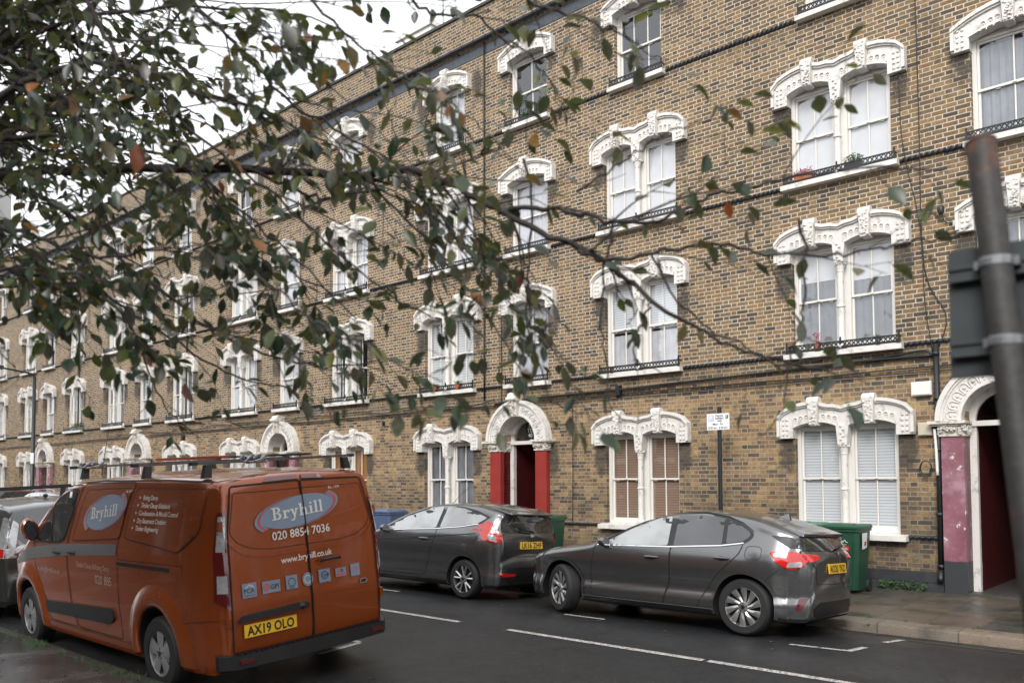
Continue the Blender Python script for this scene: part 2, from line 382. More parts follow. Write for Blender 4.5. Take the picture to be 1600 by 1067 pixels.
def tag(o, label=None, cat=None, group=None, kind=None):
    if label: o['label'] = label
    if cat: o['category'] = cat
    if group: o['group'] = group
    if kind: o['kind'] = kind
    return o
def empty(name, loc=(0, 0, 0), rot=(0, 0, 0), parent=None):
    o = bpy.data.objects.new(name, None); S.collection.objects.link(o); o.location = loc; o.rotation_euler = rot
    o.empty_display_size = .2
    if parent is not None: o.parent = parent
    return o
def copy_tree(o, parent=None):
    c = o.copy(); S.collection.objects.link(c); c.parent = parent
    for ch in [x for x in bpy.data.objects if x.parent == o]: copy_tree(ch, c)
    return c
def catmull(P, k=6):
    P = [Vector(p) for p in P]; out = []
    for i in range(len(P)-1):
        a = P[max(i-1, 0)]; b = P[i]; c = P[i+1]; d = P[min(i+2, len(P)-1)]
        for j in range(k):
            t = j/k; out.append(.5*((2*b)+(c-a)*t+(2*a-5*b+4*c-d)*t*t+(3*b-a-3*c+d)*t**3))
    out.append(P[-1]); return out
def lerp_tab(T, x):
    if x <= T[0][0]: return T[0][1]
    for (a, va), (b, vb) in zip(T, T[1:]):
        if x <= b:
            t = (x-a)/(b-a); t = t*t*(3-2*t)*.5+t*.5; return va+(vb-va)*t
    return T[-1][1]

def text_mesh(body, size, bold=0.0, spacing=1.0, align='CENTER', res=3):
    """(verts2d, faces) of a line of lettering, baseline at 0, in metres (cap height about .7*size)"""
    cu = bpy.data.curves.new('lettering', 'FONT'); cu.body = body; cu.size = size; cu.offset = bold*size
    cu.align_x = align; cu.space_character = spacing; cu.resolution_u = res; cu.space_line = 1.0
    o = bpy.data.objects.new('lettering', cu); S.collection.objects.link(o)
    me = o.to_mesh(); vs = [(v.co.x, v.co.y) for v in me.vertices]; fs = [tuple(p.vertices) for p in me.polygons]
    o.to_mesh_clear(); bpy.data.objects.remove(o); bpy.data.curves.remove(cu)
    return vs, fs
# ------------------------------------------------------------------ ground
def road_z(y): return .07-.12*((y-7.15)/3.5)**2
XL, XR = -150., 40.
NK, FK = 3.55, 10.85           # road edges at the near and far kerb
def sheet(name, ys, zs, mat, x0=XL, x1=XR, step=10.):
    b = MB(); n = int((x1-x0)/step)
    for i in range(n):
        a, c = x0+i*step, x0+(i+1)*step
        for k in range(len(ys)-1):
            b.quad((a, ys[k], zs[k]), (c, ys[k], zs[k]), (c, ys[k+1], zs[k+1]), (a, ys[k+1], zs[k+1]))
    return tag(b.build(name, mat, smooth=True), kind='structure')
ys = [NK+(FK-NK)*i/14 for i in range(15)]
sheet('road', ys, [road_z(y) for y in ys], 'wet_asphalt')
gb = MB(); gb.quad((-900, -600, -.5), (600, -600, -.5), (600, 900, -.5), (-900, 900, -.5)); tag(gb.build('ground', 'wet_asphalt'), kind='structure')
sheet('near_pavement', [-6, 0, NK-.15], [.15, .11, .072], 'wet_pavement')
def kerb(name, y_road, y_back, zt, mat='granite_kerb'):
    b = MB(); lo = -.3; s = 1 if y_back > y_road else -1
    prof = [(y_road-.012*s, lo), (y_road, zt-.03), (y_road+.012*s, zt-.008), (y_road+.035*s, zt), (y_back, zt+.004), (y_back, lo)]
    for i in range(len(prof)-1):
        (a, za), (c, zc) = prof[i], prof[i+1]
        for k in range(19):
            x0 = XL+k*10; b.quad((x0, a, za), (x0+10, a, za), (x0+10, c, zc), (x0, c, zc))
    return tag(b.build(name, mat, smooth=True), kind='structure')
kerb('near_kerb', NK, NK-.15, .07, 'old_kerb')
kerb('far_kerb', FK, FK+.30, .065)
sheet('far_pavement', [FK+.30, YF-.02], [.066, .10], 'paving_slabs')

def line(name, mat, pts, w=.09):
    b = MB()
    for (x0, y0, x1, y1) in pts:
        d = Vector((x1-x0, y1-y0, 0)); L = d.length; d.normalize(); nrm = Vector((-d.y, d.x, 0))*w/2
        k = max(1, int(L/.3))
        for i in range(k):
            a = Vector((x0, y0, 0))+d*L*i/k; c = Vector((x0, y0, 0))+d*L*(i+1)/k
            q = [a-nrm, c-nrm, c+nrm, a+nrm]; b.add([(v.x, v.y, road_z(v.y)+.005) for v in q], [(0, 1, 2, 3)])
    return tag(b.build(name, mat), kind='structure')
line('centre_line_marking', 'road_paint', [(-6.6+i*6.0, 7.46, -1.6+i*6.0, 7.46) for i in range(-12, 4) if i not in (0,)]+[(-6.78, 7.46, -4.18, 7.47), (-4.13, 7.47, -1.6, 7.47), (-9.9, 7.45, -9.0, 7.45)], .10)
line('parking_bay_marking', 'road_paint', [(-7.1, 8.95, -6.45, 8.97), (-11.3, 9.0, -10.6, 9.02), (-3.95, 8.95, -3.33, 9.03), (-3.33, 9.0, -3.30, 9.42), (-3.28, 9.98, -3.22, 10.42), (-7.44, 5.25, -7.53, 5.85), (-7.55, 5.86, -8.35, 5.86), (-15.3, 8.95, -14.7, 8.95), (-13.2, 5.86, -12.5, 5.86)], .075)
line('kerbside_yellow_line', 'yellow_paint', [(-3.15, 10.45, 12, 10.47)], .07)
db = MB()
for (cx, cy) in ((-5.3, 12.5),):
    db.box(cx-.06, cx+.06, cy-.04, cy+.04, .07, .083)
# ------------------------------------------------------------------ terrace
P_UNIT = 9.58
FL = [.86, 3.93, 6.92, 9.88]
TOP = 13.22
def arc(x0, x1, z0, zc, n=9):
    """shallow arch from (x0,z0) over crown zc to (x1,z0)"""
    return [(x0+(x1-x0)*i/n, z0+(zc-z0)*(1-(2*i/n-1)**2)) for i in range(n+1)]
def hood_mesh(double, LH):
    """carved window surround; z relative to the sill, LH height of its feet"""
    b = MB(); R_ = random.Random(3)
    if double:
        hw, ow = 1.125, .85
        arches = [(-hw, 0), (0, hw)]; keys = [-.46, .46]
        A = arc(-hw, 0, LH+.42, LH+.60)[:-1]+arc(0, hw, LH+.42, LH+.60); A[0] = (-hw, LH+.36); A[-1] = (hw, LH+.36)
        k = 9; A[k] = (0, LH+.50); A[k-1] = (A[k-1][0], LH+.535); A[k+1] = (A[k+1][0], LH+.535)
        B = arc(-ow, -.06, LH+.17, LH+.26)[:-1]+[(-.06, LH+.17)]+arc(.06, ow, LH+.17, LH+.26)[1:]
        B[k] = (-.0, LH+.15); B[k-1] = (-.08, LH+.17); B[k+1] = (.08, LH+.17)
    else:
        hw, ow = .80, .55; keys = [0]; k = 0
        A = arc(-hw, hw, LH+.36, LH+.60, 12); B = arc(-ow, ow, LH+.17, LH+.27, 12)
    y0, y1 = -.10, .12
    b.strip(A, B, y0, y1)
    for s in (-1, 1):                                   # the feet
        a, c = (s*hw, s*ow) if s > 0 else (-hw, -ow)
        lo, hi = min(a, c), max(a, c)
        za = LH+.36; zc = LH+.17
        zl, zh = (za, zc) if s < 0 else (zc, za)
        b.strip([(lo, zl), (hi, zh)], [(lo, LH), (hi, LH)], y0, y1)
        e = s*(hw+.004); b.hexa([(min(e, e-s*.05), y0-.045, LH+.03), (max(e, e-s*.05), y0-.045, LH+.03), (max(e, e-s*.05), 0, LH+.03), (min(e, e-s*.05), 0, LH+.03),
                (min(e, e-s*.05), y0-.045, LH+.36), (max(e, e-s*.05), y0-.045, LH+.36), (max(e, e-s*.05), 0, LH+.36), (min(e, e-s*.05), 0, LH+.36)])
        for q in range(4):                              # leaf carving on each foot
            zz = LH+.07+q*.085; xx = s*(hw+ow)/2-.0
            for t in (-1, 1): b.blob((xx+t*.035, y0-.004, zz), .028, 3, sc=(1, .7, 1.1), seed=q)
    # mouldings: outer weathering, second fillet, soffit bead
    def band(C, dz0, dz1, ya, yb):
        b.strip([(x, z+dz1) for x, z in C], [(x, z+dz0) for x, z in C], ya, yb)
    band(A, -.045, .012, y0-.065, .02); band(A, -.075, -.045, y0-.035, 0)
    b.strip([(x, z+.03) for x, z in B], [(x, z+.002) for x, z in B], y0-.022, y0)
    # arcade of little arches with buds
    segs = []
    if double:
        for (c0) in keys:
            for j in (-1, 1):
                for q in range(3): segs.append((c0+j*(.145+q*.098), c0))
    else:
        for j in (-1, 1):
            for q in range(3): segs.append((j*(.15+q*.098), 0))
    for x, c0 in segs:
        d = abs(x-c0); zb = LH+.262-.40*d*d+(0 if double else .0); r = .041
        pts = [(x-r, y0-.010, zb-.005)]+[(x-r*cos(pi*i/6), y0-.010, zb+.095+r*sin(pi*i/6)) for i in range(7)]+[(x+r, y0-.010, zb-.005)]
        b.tube(pts, .014, 5, caps=False)
        b.blob((x, y0-.004, zb+.088), .015, 3, seed=1); b.blob((x, y0-.004, zb+.045), .011, 3, seed=2)
    # keystones: lumpy carved foliage, rounded head
    for kx in keys:
        w0, w1 = .066, .088
        b.hexa([(kx-w0, y0-.10, LH+.20), (kx+w0, y0-.10, LH+.20), (kx+w0, .02, LH+.20), (kx-w0, .02, LH+.20),
                (kx-w1, y0-.13, LH+.62), (kx+w1, y0-.13, LH+.62), (kx+w1, .02, LH+.62), (kx-w1, .02, LH+.62)])
        b.lathe([(.085, -.10), (.088, -.08), (.088, .08), (.085, .10)], (kx, y0-.045, LH+.605), 'X', 12)
        for q in range(26):
            b.blob((kx+R_.uniform(-.068, .068), y0-.118-R_.uniform(0, .012), LH+.23+.40*q/26+R_.uniform(-.01, .01)), R_.uniform(.014, .028), 3, sc=(1, .8, 1), seed=q)
    if double:                                          # console above the column
        b.hexa([(-.075, y0-.02, LH-.14), (.075, y0-.02, LH-.14), (.075, .12, LH-.14), (-.075, .12, LH-.14), (-.105, y0-.02, LH+.19), (.105, y0-.02, LH+.19), (.105, .12, LH+.19), (-.105, .12, LH+.19)])
        for q in range(6): b.blob(((-1)**q*.02, y0-.025, LH-.10+q*.055), .026, 3, seed=q)
    return b
def column_mesh(LH):
    b = MB(); zt = LH-.14; zb = .115; y = -.035
    b.lathe([(.085, zb), (.085, zb+.05), (.062, zb+.08), (.055, zb+.10), (.055, LH*.47), (.072, LH*.47+.01), (.072, LH*.47+.035), (.054, LH*.47+.05), (.053, zt-.16), (.062, zt-.15), (.062, zt-.14), (.055, zt-.13), (.075, zt-.03), (.075, zt)], (0, y, 0), 'Z', 16)
    for q in range(10):
        a = 2*pi*q/10; b.blob((.085*cos(a), y+.085*sin(a), zt-.02), .022, 3, seed=q)
    return b
def sill_mesh(double):
    h = .98 if double else .665; b = MB()
    b.hexa([(-h, -.15, 0), (h, -.15, 0), (h, .12, 0), (-h, .12, 0), (-h, -.15, .085), (h, -.15, .085), (h, .12, .115), (-h, .12, .115)])
    return b
def frame_mesh(halves, zb, zt, panes, mr=.5):
    """box frame and two sliding sashes with glazing bars; halves = list of (x0,x1)"""
    b = MB(); xa, xb = halves[0][0], halves[-1][1]
    b.box(xa-.03, xb+.03, .125, .22, zt, zt+.30)        # head board behind the carved arch
    for (x0, x1) in halves:
        b.box(x0-.04, x0+.022, .10, .22, zb, zt); b.box(x1-.022, x1+.04, .10, .22, zb, zt)
        b.box(x0+.022, x1-.022, .10, .22, zt-.035, zt); b.box(x0+.022, x1-.022, .10, .22, zb, zb+.04)
        a, c = x0+.024, x1-.024; mid = zb+(zt-zb)*mr
        for (z0, z1, y) in ((mid-.015, zt-.035, .135), (zb+.04, mid+.02, .165)):
            b.box(a, a+.034, y, y+.035, z0, z1); b.box(c-.034, c, y, y+.035, z0, z1)
            b.box(a+.034, c-.034, y, y+.035, z0, z0+(.036 if y < .15 else .065)); b.box(a+.034, c-.034, y, y+.035, z1-.036, z1)
            for q in range(1, panes):
                xx = a+(c-a)*q/panes; b.box(xx-.010, xx+.010, y+.005, y+.03, z0+.03, z1-.03)
        b.box((a+c)/2-.03, (a+c)/2+.03, .122, .135, mid-.005, mid+.012)
        for t in (-.22, .22): b.box((a+c)/2+t-.03, (a+c)/2+t+.03, .155, .165, mid-.035, mid-.02)
    if len(halves) == 2:
        b.box(halves[0][1]+.038, halves[1][0]-.038, .098, .215, zb, zt)
    return b
def rail_mesh(double):
    """low cast-iron window guard"""
    h = .93 if double else .62; b = MB(); y = -.105; z0, z1 = .12, .235
    posts = [-h, 0, h] if double else [-h, h]
    b.box(-h, h, y-.009, y+.009, .105, .120)
    for x in posts:
        b.box(x-.013, x+.013, y-.013, y+.013, .09, .275); b.blob((x, y, .285), .018, 3)
    b.box(-h+.013, h-.013, y-.012, y+.012, z0, z0+.022); b.box(-h+.013, h-.013, y-.012, y+.012, z1-.022, z1)
    n = int(2*h/.072)
    for i in range(n):
        x = -h+.02+(2*h-.04)*i/n; w = (2*h-.04)/n
        for (a, c) in ((x, x+w), (x+w, x)):
            b.add([(a-.011, y-.004, z0+.012), (a+.011, y-.004, z0+.012), (c+.011, y-.004, z1-.012), (c-.011, y-.004, z1-.012)], [(0, 1, 2, 3)])
            b.add([(a-.011, y+.004, z0+.012), (a+.011, y+.004, z0+.012), (c+.011, y+.004, z1-.012), (c-.011, y+.004, z1-.012)], [(3, 2, 1, 0)])
        b.blob((x+w/2, y, (z0+z1)/2), .012, 2)
    for t in (-h, h): b.box(t-.01, t+.01, y+.013, .05, .215, .23)
    return b
WM = {}   # shared meshes
def bmesh_front(me):
    b = bmesh.new(); b.from_mesh(me)
    for f in b.faces:
        if f.normal.y > 0: f.normal_flip()
    b.to_mesh(me); b.free(); return me
def wmesh(kind):
    """kind: (double?, LH, panes)"""
    if kind in WM: return WM[kind]
    dbl, LH, panes = kind; zt = LH+.19
    hv = [(-.815, -.095), (.095, .815)] if dbl else [(-.52, .52)]
    d = {}
    d['window'] = frame_mesh(hv, .115, zt, panes).mesh('window', ['sash_paint'])
    d['pane'] = []
    for x0, x1 in hv:
        g = MB(); mid = .115+(zt-.115)*.5; a_, c_ = x0+.05, x1-.05
        g.quad((a_, .150, mid), (c_, .150, mid), (c_, .150, zt-.06), (a_, .150, zt-.06)); g.quad((a_, .150, mid), (c_, .150, mid), (c_, .180, mid-.001), (a_, .180, mid-.001)); g.quad((a_, .180, .18), (c_, .180, .18), (c_, .180, mid-.001), (a_, .180, mid-.001))
        d['pane'].append(bmesh_front(g.mesh('pane', ['window_pane'])))
    d['window_hood'] = hood_mesh(dbl, LH).mesh('window_hood', ['white_paint'], smooth=True)
    if dbl: d['column'] = column_mesh(LH).mesh('column', ['white_paint'], smooth=True)
    d['sill'] = sill_mesh(dbl).mesh('sill', ['white_paint'])
    d['window_guard'] = rail_mesh(dbl).mesh('window_guard', ['iron'])
    WM[kind] = d; return d
IN = {}
def inside_mesh(dbl, LH, style):
    key = (dbl, LH, style)
    if key in IN: return IN[key]
    zt = LH+.17; hv = [(-.815, -.095), (.095, .815)] if dbl else [(-.52, .52)]
    b = MB(); mats = ['room_dark']; R_ = random.Random(hash(style) % 99 if False else len(style))
    for i, (x0, x1) in enumerate(hv):
        def plane(z0, z1, m_, y=.205, xa=None, xb=None):
            if m_ not in mats: mats.append(m_)
            xa_ = x0+.03 if xa is None else xa; xb_ = x1-.03 if xb is None else xb
            b.quad((xa_, y, z0), (xb_, y, z0), (xb_, y, z1), (xa_, y, z1), mats.index(m_))
        def folds(xa, xb, z0, z1, m_, amp=.018):
            if m_ not in mats: mats.append(m_)
            n = max(4, int((xb-xa)/.03))
            for q in range(n):
                u0 = xa+(xb-xa)*q/n; u1 = xa+(xb-xa)*(q+1)/n
                f0 = .215+amp*sin(q*1.7); f1 = .215+amp*sin((q+1)*1.7)
                b.quad((u0, f0, z0), (u1, f1, z0), (u1, f1, z1), (u0, f0, z1), mats.index(m_))
        if style == 'white': plane(.12, zt, 'blind_white')
        elif style == 'brown': plane(.12, zt, 'blind_brown')
        elif style == 'amber': plane(.12, zt, 'blind_amber')
        elif style == 'shutter': plane(.12, zt, 'shutter_white')
        elif style == 'roller': plane(.12+(zt)*(.66 if i == 0 else .62), zt, 'roller_blind'); folds(x0+.02, x1-.02, .12, zt*.9, 'painted_sky_reflection', .008)  # folds below the blind stand in for grey sky reflection
        elif style == 'sheer': folds(x0+.02, x1-.02, .12, zt, 'curtain_white')
        elif style == 'grey': folds(x0+.02, x1-.02, .12, zt, 'curtain_grey')
        elif style == 'half': plane(.95, zt, 'blind_white'); folds(x0+.02, x1-.02, .12, .9, 'curtain_white', .006)
        elif style == 'bright': plane(.12, zt, 'roller_blind')
        elif style == 'drapes': folds(x0+.02, x0+.2, .12, zt, 'curtain_white'); folds(x1-.22, x1-.02, .12, zt, 'curtain_grey')
        elif style == 'dim': folds(x0+.02, x1-.02, .12, zt*.95, 'curtain_grey')
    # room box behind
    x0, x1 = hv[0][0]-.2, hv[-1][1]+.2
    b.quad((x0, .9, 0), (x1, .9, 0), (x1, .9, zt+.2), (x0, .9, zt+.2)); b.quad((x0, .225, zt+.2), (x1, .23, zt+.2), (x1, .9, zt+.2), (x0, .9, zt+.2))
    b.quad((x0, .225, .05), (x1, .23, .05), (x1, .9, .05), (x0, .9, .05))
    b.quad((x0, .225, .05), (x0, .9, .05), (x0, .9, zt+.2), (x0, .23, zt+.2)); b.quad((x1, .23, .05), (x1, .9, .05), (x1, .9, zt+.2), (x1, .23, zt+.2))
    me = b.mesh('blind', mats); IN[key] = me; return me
def add_window(bld, x, z, kind, style, guard=True, label=None):
    d = wmesh(kind); dbl, LH, panes = kind
    w = bpy.data.objects.new('window', d['window']); S.collection.objects.link(w); w.parent = bld; w.location = (x, 0, z)
    if label: w['label'] = label
    for me in d['pane']: o = bpy.data.objects.new('pane', me); S.collection.objects.link(o); o.parent = w
    for nm in ('window_hood', 'column', 'sill', 'window_guard'):
        if nm in d and (guard or nm != 'window_guard'):
            o = bpy.data.objects.new(nm, d[nm]); S.collection.objects.link(o); o.parent = w
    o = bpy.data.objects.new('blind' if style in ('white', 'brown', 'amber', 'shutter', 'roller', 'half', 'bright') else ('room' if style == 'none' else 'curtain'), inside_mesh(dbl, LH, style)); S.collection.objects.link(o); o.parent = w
    return w

def wall_mesh(openings, W=P_UNIT, depth=9.0, ends=(False, False)):
    """brick front wall with real openings and their reveals, flanks and back"""
    b = MB(); xs = sorted({0, W}|{a for o in openings for a in o[:2]}); zs = sorted({-.2, TOP}|{a for o in openings for a in o[2:]})
    inside = lambda x, z: any(o[0] < x < o[1] and o[2] < z < o[3] for o in openings)
    for i in range(len(xs)-1):
        for k in range(len(zs)-1):
            if not inside((xs[i]+xs[i+1])/2, (zs[k]+zs[k+1])/2):
                b.quad((xs[i], 0, zs[k]), (xs[i+1], 0, zs[k]), (xs[i+1], 0, zs[k+1]), (xs[i], 0, zs[k+1]))
    for (x0, x1, z0, z1) in openings:
        D = .24
        b.quad((x0, 0, z0), (x0, D, z0), (x0, D, z1), (x0, 0, z1)); b.quad((x1, 0, z0), (x1, D, z0), (x1, D, z1), (x1, 0, z1))
        b.quad((x0, 0, z1), (x1, 0, z1), (x1, D, z1), (x0, D, z1)); b.quad((x0, 0, z0), (x1, 0, z0), (x1, D, z0), (x0, D, z0))
    b.quad((0, .34, TOP), (W, .34, TOP), (W, .34, 12.4), (0, .34, 12.4)); b.quad((0, 0, TOP), (W, 0, TOP), (W, .34, TOP), (0, .34, TOP))
    if ends[0]: b.quad((0, 0, -.2), (0, depth, -.2), (0, depth, TOP), (0, 0, TOP))
    if ends[1]: b.quad((W, 0, -.2), (W, depth, -.2), (W, depth, TOP), (W, 0, TOP))
    return b
def rope_mesh(gaps, z, W=P_UNIT):
    """twisted string course between the sills"""
    b = MB(); xs = [0]+[v for g in gaps for v in g]+[W];
    for i in range(0, len(xs), 2):
        a, c = xs[i], xs[i+1]
        if c-a < .1: continue
        b.tube([(a, -.008, z), (c, -.008, z)], .030, 8, caps=True)
        n = int((c-a)/.085)
        for k in range(n):
            x = a+(c-a)*(k+.5)/n
            b.tube([(x-.035, -.026, z-.033), (x-.012, -.044, z-.012), (x+.014, -.043, z+.014), (x+.038, -.022, z+.035)], [.010, .016, .016, .010], 5)
    return b
XD, XC, XB, XDoor = 2.005, 4.61, 7.56, 4.36
ops = []
for fl, z in enumerate(FL):
    LH = (1.70, 1.70, 1.52, 1.43)[fl]
    for xc in (XD, XC, XB):
        if fl == 0 and xc == XC: continue
        w = .855 if (xc != XC and fl < 3) else .56
        ops.append((xc-w, xc+w, z+.05, z+LH+.30))
ops.append((XDoor-.52, XDoor+.52, -.2, 3.36))
WALL = wall_mesh(ops).mesh('wall', ['stock_brick'])
WALL_R = wall_mesh(ops, ends=(True, True)).mesh('wall', ['stock_brick'])
ROPE = []
for fl, z in enumerate(FL):
    gaps = []
    for xc in (XD, XC, XB):
        w = .985 if (xc != XC and fl < 3) else .67
        if fl == 0 and xc == XC: gaps.append((XDoor-.9, XDoor+.9))
        else: gaps.append((xc-w, xc+w))
    r_ = rope_mesh(gaps, z+.07)
    if fl: r_.box(0, P_UNIT, .004, .02, z+.05, z+.09)
    ROPE.append(r_.mesh('string_course', ['rope_glaze'], smooth=True))
PL = MB()
for (a, c) in ((0, XDoor-.86), (XDoor+.86, P_UNIT)):
    PL.hexa([(a, -.07, -.1), (c, -.07, -.1), (c, .0, -.1), (a, .0, -.1), (a, -.07, .20), (c, -.07, .20), (c, .0, .235), (a, .0, .235)])
    PL.hexa([(a, -.022, .235), (c, -.022, .235), (c, .0, .235), (a, .0, .235), (a, -.022, .39), (c, -.022, .39), (c, .0, .40), (a, .0, .40)])
PL = PL.mesh('plinth', ['dark_render'])
GT = MB(); GT.tube([(i*P_UNIT/12, -.10, 12.36) for i in range(13)], .062, 10)
for i in range(24): x = (i+.5)*P_UNIT/24; GT.lathe([(.072, -.02), (.072, .02)], (x, -.10, 12.36), 'X', 10)
for i in range(6): x = (i+.5)*P_UNIT/6; GT.box(x-.015, x+.015, -.10, .0, 12.27, 12.30)
GT = GT.mesh('gutter', ['iron'], smooth=True)
BB = MB().box(0, P_UNIT, -.014, .0, 12.02, 12.26).mesh('blue_brick_band', ['blue_brick'])
RW = MB().box(0, P_UNIT, 8.96, 9.0, -.2, 12.6).mesh('rear_wall', ['stock_brick'])
CP = MB().box(0, P_UNIT, -.05, .40, TOP+.002, TOP+.07).mesh('coping', ['coping'])
RF = MB().box(0, P_UNIT, .35, 8.95, 12.3, 12.4).mesh('roof', ['slate'])
def chimney():
    b = MB(); b.box(-.85, .75, 0, 1.1, 12.4, 16.0); b.box(-.92, .82, -.07, 1.17, 16.0, 16.15); b.box(1.5, 2.8, .1, 1.0, 12.4, 15.1)
    for i in range(3):
        b.lathe([(.13, 15.1), (.12, 15.5), (.15, 15.52), (.15, 15.62), (.11, 15.62)], (1.75+i*.42, .5, 0), 'Z', 12, 1)
    return b.mesh('chimney', ['chimney_render', 'clay_pot'])
CH = chimney()

# ---- doorway pieces (x relative to the door centre)
def door_parts(col):
    d = {}
    def pil(s):
        b = MB(); a, c = (.52, .84)
        x0, x1 = (s*c, s*a) if s < 0 else (s*a, s*c)
        b.box(x0, x1, -.12, .26, -.05, 2.50)
        return b.mesh('pilaster', [col])
    d['pilaster'] = [pil(-1), pil(1)]
    def cap(s):
        b = MB(); x0, x1 = (-.87, -.50) if s < 0 else (.50, .87)
        b.box(x0, x1, -.145, .26, 2.50, 2.53); b.hexa([(x0+.02, -.13, 2.53), (x1-.02, -.13, 2.53), (x1-.02, .25, 2.53), (x0+.02, .25, 2.53), (x0, -.17, 2.66), (x1, -.17, 2.66), (x1, .25, 2.66), (x0, .25, 2.66)])
        R_ = random.Random(5)
        for q in range(34):
            b.blob((R_.uniform(x0, x1), -.145-.04*q/34, 2.535+.12*R_.random()), R_.uniform(.016, .032), 3, seed=q)
            b.blob(((x1 if s > 0 else x0)+.0, R_.uniform(-.15, .1), 2.535+.12*R_.random()), R_.uniform(.016, .03), 3, seed=q)
            b.blob(((x0 if s > 0 else x1), R_.uniform(-.15, .2), 2.535+.12*R_.random()), R_.uniform(.016, .03), 3, seed=q)
        xa, xb = (x0-.13, x1+.03) if s < 0 else (x0-.03, x1+.13)
        b.box(xa+.03, xb-.03, -.20, .24, 2.66, 2.69); b.box(xa, xb, -.24, .25, 2.69, 2.735)
        return b.mesh('capital', ['stone_carving'])
    d['capital'] = [cap(-1), cap(1)]
    b = MB(); n = 28; zc = 2.74
    ring = lambda r: [(r*cos(pi-pi*i/n), zc+r*sin(pi*i/n)) for i in range(n+1)]
    b.strip(ring(.87), ring(.54), -.16, .30)
    b.strip(ring(.90), ring(.83), -.215, .0); b.strip(ring(.83), ring(.795), -.185, -.16); b.strip(ring(.585), ring(.545), -.18, -.16)
    for q in range(14):
        if q in (6, 7): continue
        a = pi*(q+.5)/14; c = Vector((.685*cos(a), 0, zc+.685*sin(a))); e = Vector((-cos(a), 0, -sin(a))); t = Vector((-sin(a), 0, cos(a)))
        r = .058; pts = [c+e*.07+t*r*sg for sg in (1,)]
        pts = [c+e*.075-t*r]+[c-e*.01-t*r*cos(pi*i/6)-e*r*sin(pi*i/6) for i in range(7)]+[c+e*.075+t*r]
        b.tube([(p_.x, -.168, p_.z) for p_ in pts], .011, 4, caps=False)
        b.blob((c.x, -.165, c.z), .026, 3); b.blob((c.x+e.x*.055, -.165, c.z+e.z*.055), .015, 3)
    d['door_arch'] = b.mesh('door_arch', ['white_paint'], smooth=True)
    b = MB(); b.hexa([(-.075, -.25, 3.27), (.075, -.25, 3.27), (.075, 0, 3.27), (-.075, 0, 3.27), (-.105, -.30, 3.72), (.105, -.30, 3.72), (.105, 0, 3.72), (-.105, 0, 3.72)])
    b.lathe([(.09, -.14), (.095, -.12), (.095, .12), (.09, .14)], (0, -.22, 3.715), 'X', 14); b.lathe([(.05, -.15), (.05, .15)], (0, -.31, 3.66), 'X', 10)
    b.box(-.12, .12, -.16, 0, 3.72, 3.79); R_ = random.Random(9)
    for q in range(40): b.blob((R_.uniform(-.08, .08), -.265-.05*q/40, 3.28+.40*q/40), R_.uniform(.016, .032), 3, seed=q)
    d['keystone'] = b.mesh('keystone', ['stone_carving'])
    b = MB()                                                     # frame, transom, inner arch
    b.box(-.52, -.42, .22, .32, -.1, 2.66); b.box(.42, .52, .22, .32, -.1, 2.66); b.box(-.54, .54, .18, .33, 2.66, 2.74)
    b.strip(ring(.56), ring(.44), .24, .33)
    d['door_frame'] = b.mesh('door_frame', ['white_paint'])
    b = MB(); g = [(.45*cos(pi-pi*i/20), zc+.45*sin(pi*i/20)) for i in range(21)]; b.add([(x_, .29, z_) for x_, z_ in g], [tuple(range(21))])
    d['fanlight'] = bmesh_front(b.mesh('fanlight', ['window_pane']))
    b = MB(); inn = 1 
    b.quad((-.42, .33, 0), (-.42, 2.6, 0), (-.42, 2.6, 3.3), (-.42, .33, 3.3)); b.quad((.42, .33, 0), (.42, 2.6, 0), (.42, 2.6, 3.3), (.42, .33, 3.3))
    b.quad((-.42, 2.6, 0), (.42, 2.6, 0), (.42, 2.6, 3.3), (-.42, 2.6, 3.3)); b.quad((-.42, .33, 3.3), (.42, .33, 3.3), (.42, 2.6, 3.3), (-.42, 2.6, 3.3))
    b.quad((-.52, -.12, .125), (.52, -.12, .125), (.52, 2.6, .125), (-.52, 2.6, .125), 1); b.quad((-.52, -.12, 0), (.52, -.12, 0), (.52, -.12, .125), (-.52, -.12, .125), 1)
    d['hallway'] = b.mesh('hallway', ['dark_red_paint', 'tile_floor'])
    return d
DR = door_parts('red_paint'); DP = door_parts('pink_paint')
def leafm(name, mesh, parent, loc=(0, 0, 0)):
    o = bpy.data.objects.new(name, mesh); S.collection.objects.link(o); o.parent = parent; o.location = loc; return o

# window insides for each block: rows GF..3F, columns left double, middle, right double
STY = {
 6: [('white', None, 'sheer'), ('dim', 'sheer', 'white'), ('bright', 'dim', 'sheer'), ('sheer', 'none', 'none')],
 7: [('sheer', None, 'dim'), ('sheer', 'none', 'white'), ('bright', 'dim', 'grey'), ('none', 'none', 'sheer')],
 0: [('dim', None, 'brown'), ('shutter', 'sheer', 'half'), ('bright', 'sheer', 'bright'), ('sheer', 'none', 'none')],
 1: [('white', None, 'sheer'), ('roller', 'dim', 'white'), ('bright', 'dim', 'grey'), ('sheer', 'none', 'none')],
 2: [('half', None, 'amber'), ('white', 'bright', 'drapes'), ('bright', 'sheer', 'sheer'), ('none', 'sheer', 'bright')],
 3: [('none', None, 'dim'), ('none', 'sheer', 'dim'), ('sheer', 'sheer', 'grey'), ('dim', 'bright', 'sheer')],
 4: [('dim', None, 'sheer'), ('none', 'sheer', 'none'), ('dim', 'none', 'sheer'), ('none', 'dim', 'bright')],
 5: [('sheer', None, 'dim'), ('dim', 'none', 'sheer'), ('none', 'sheer', 'dim'), ('sheer', 'none', 'dim')],
}
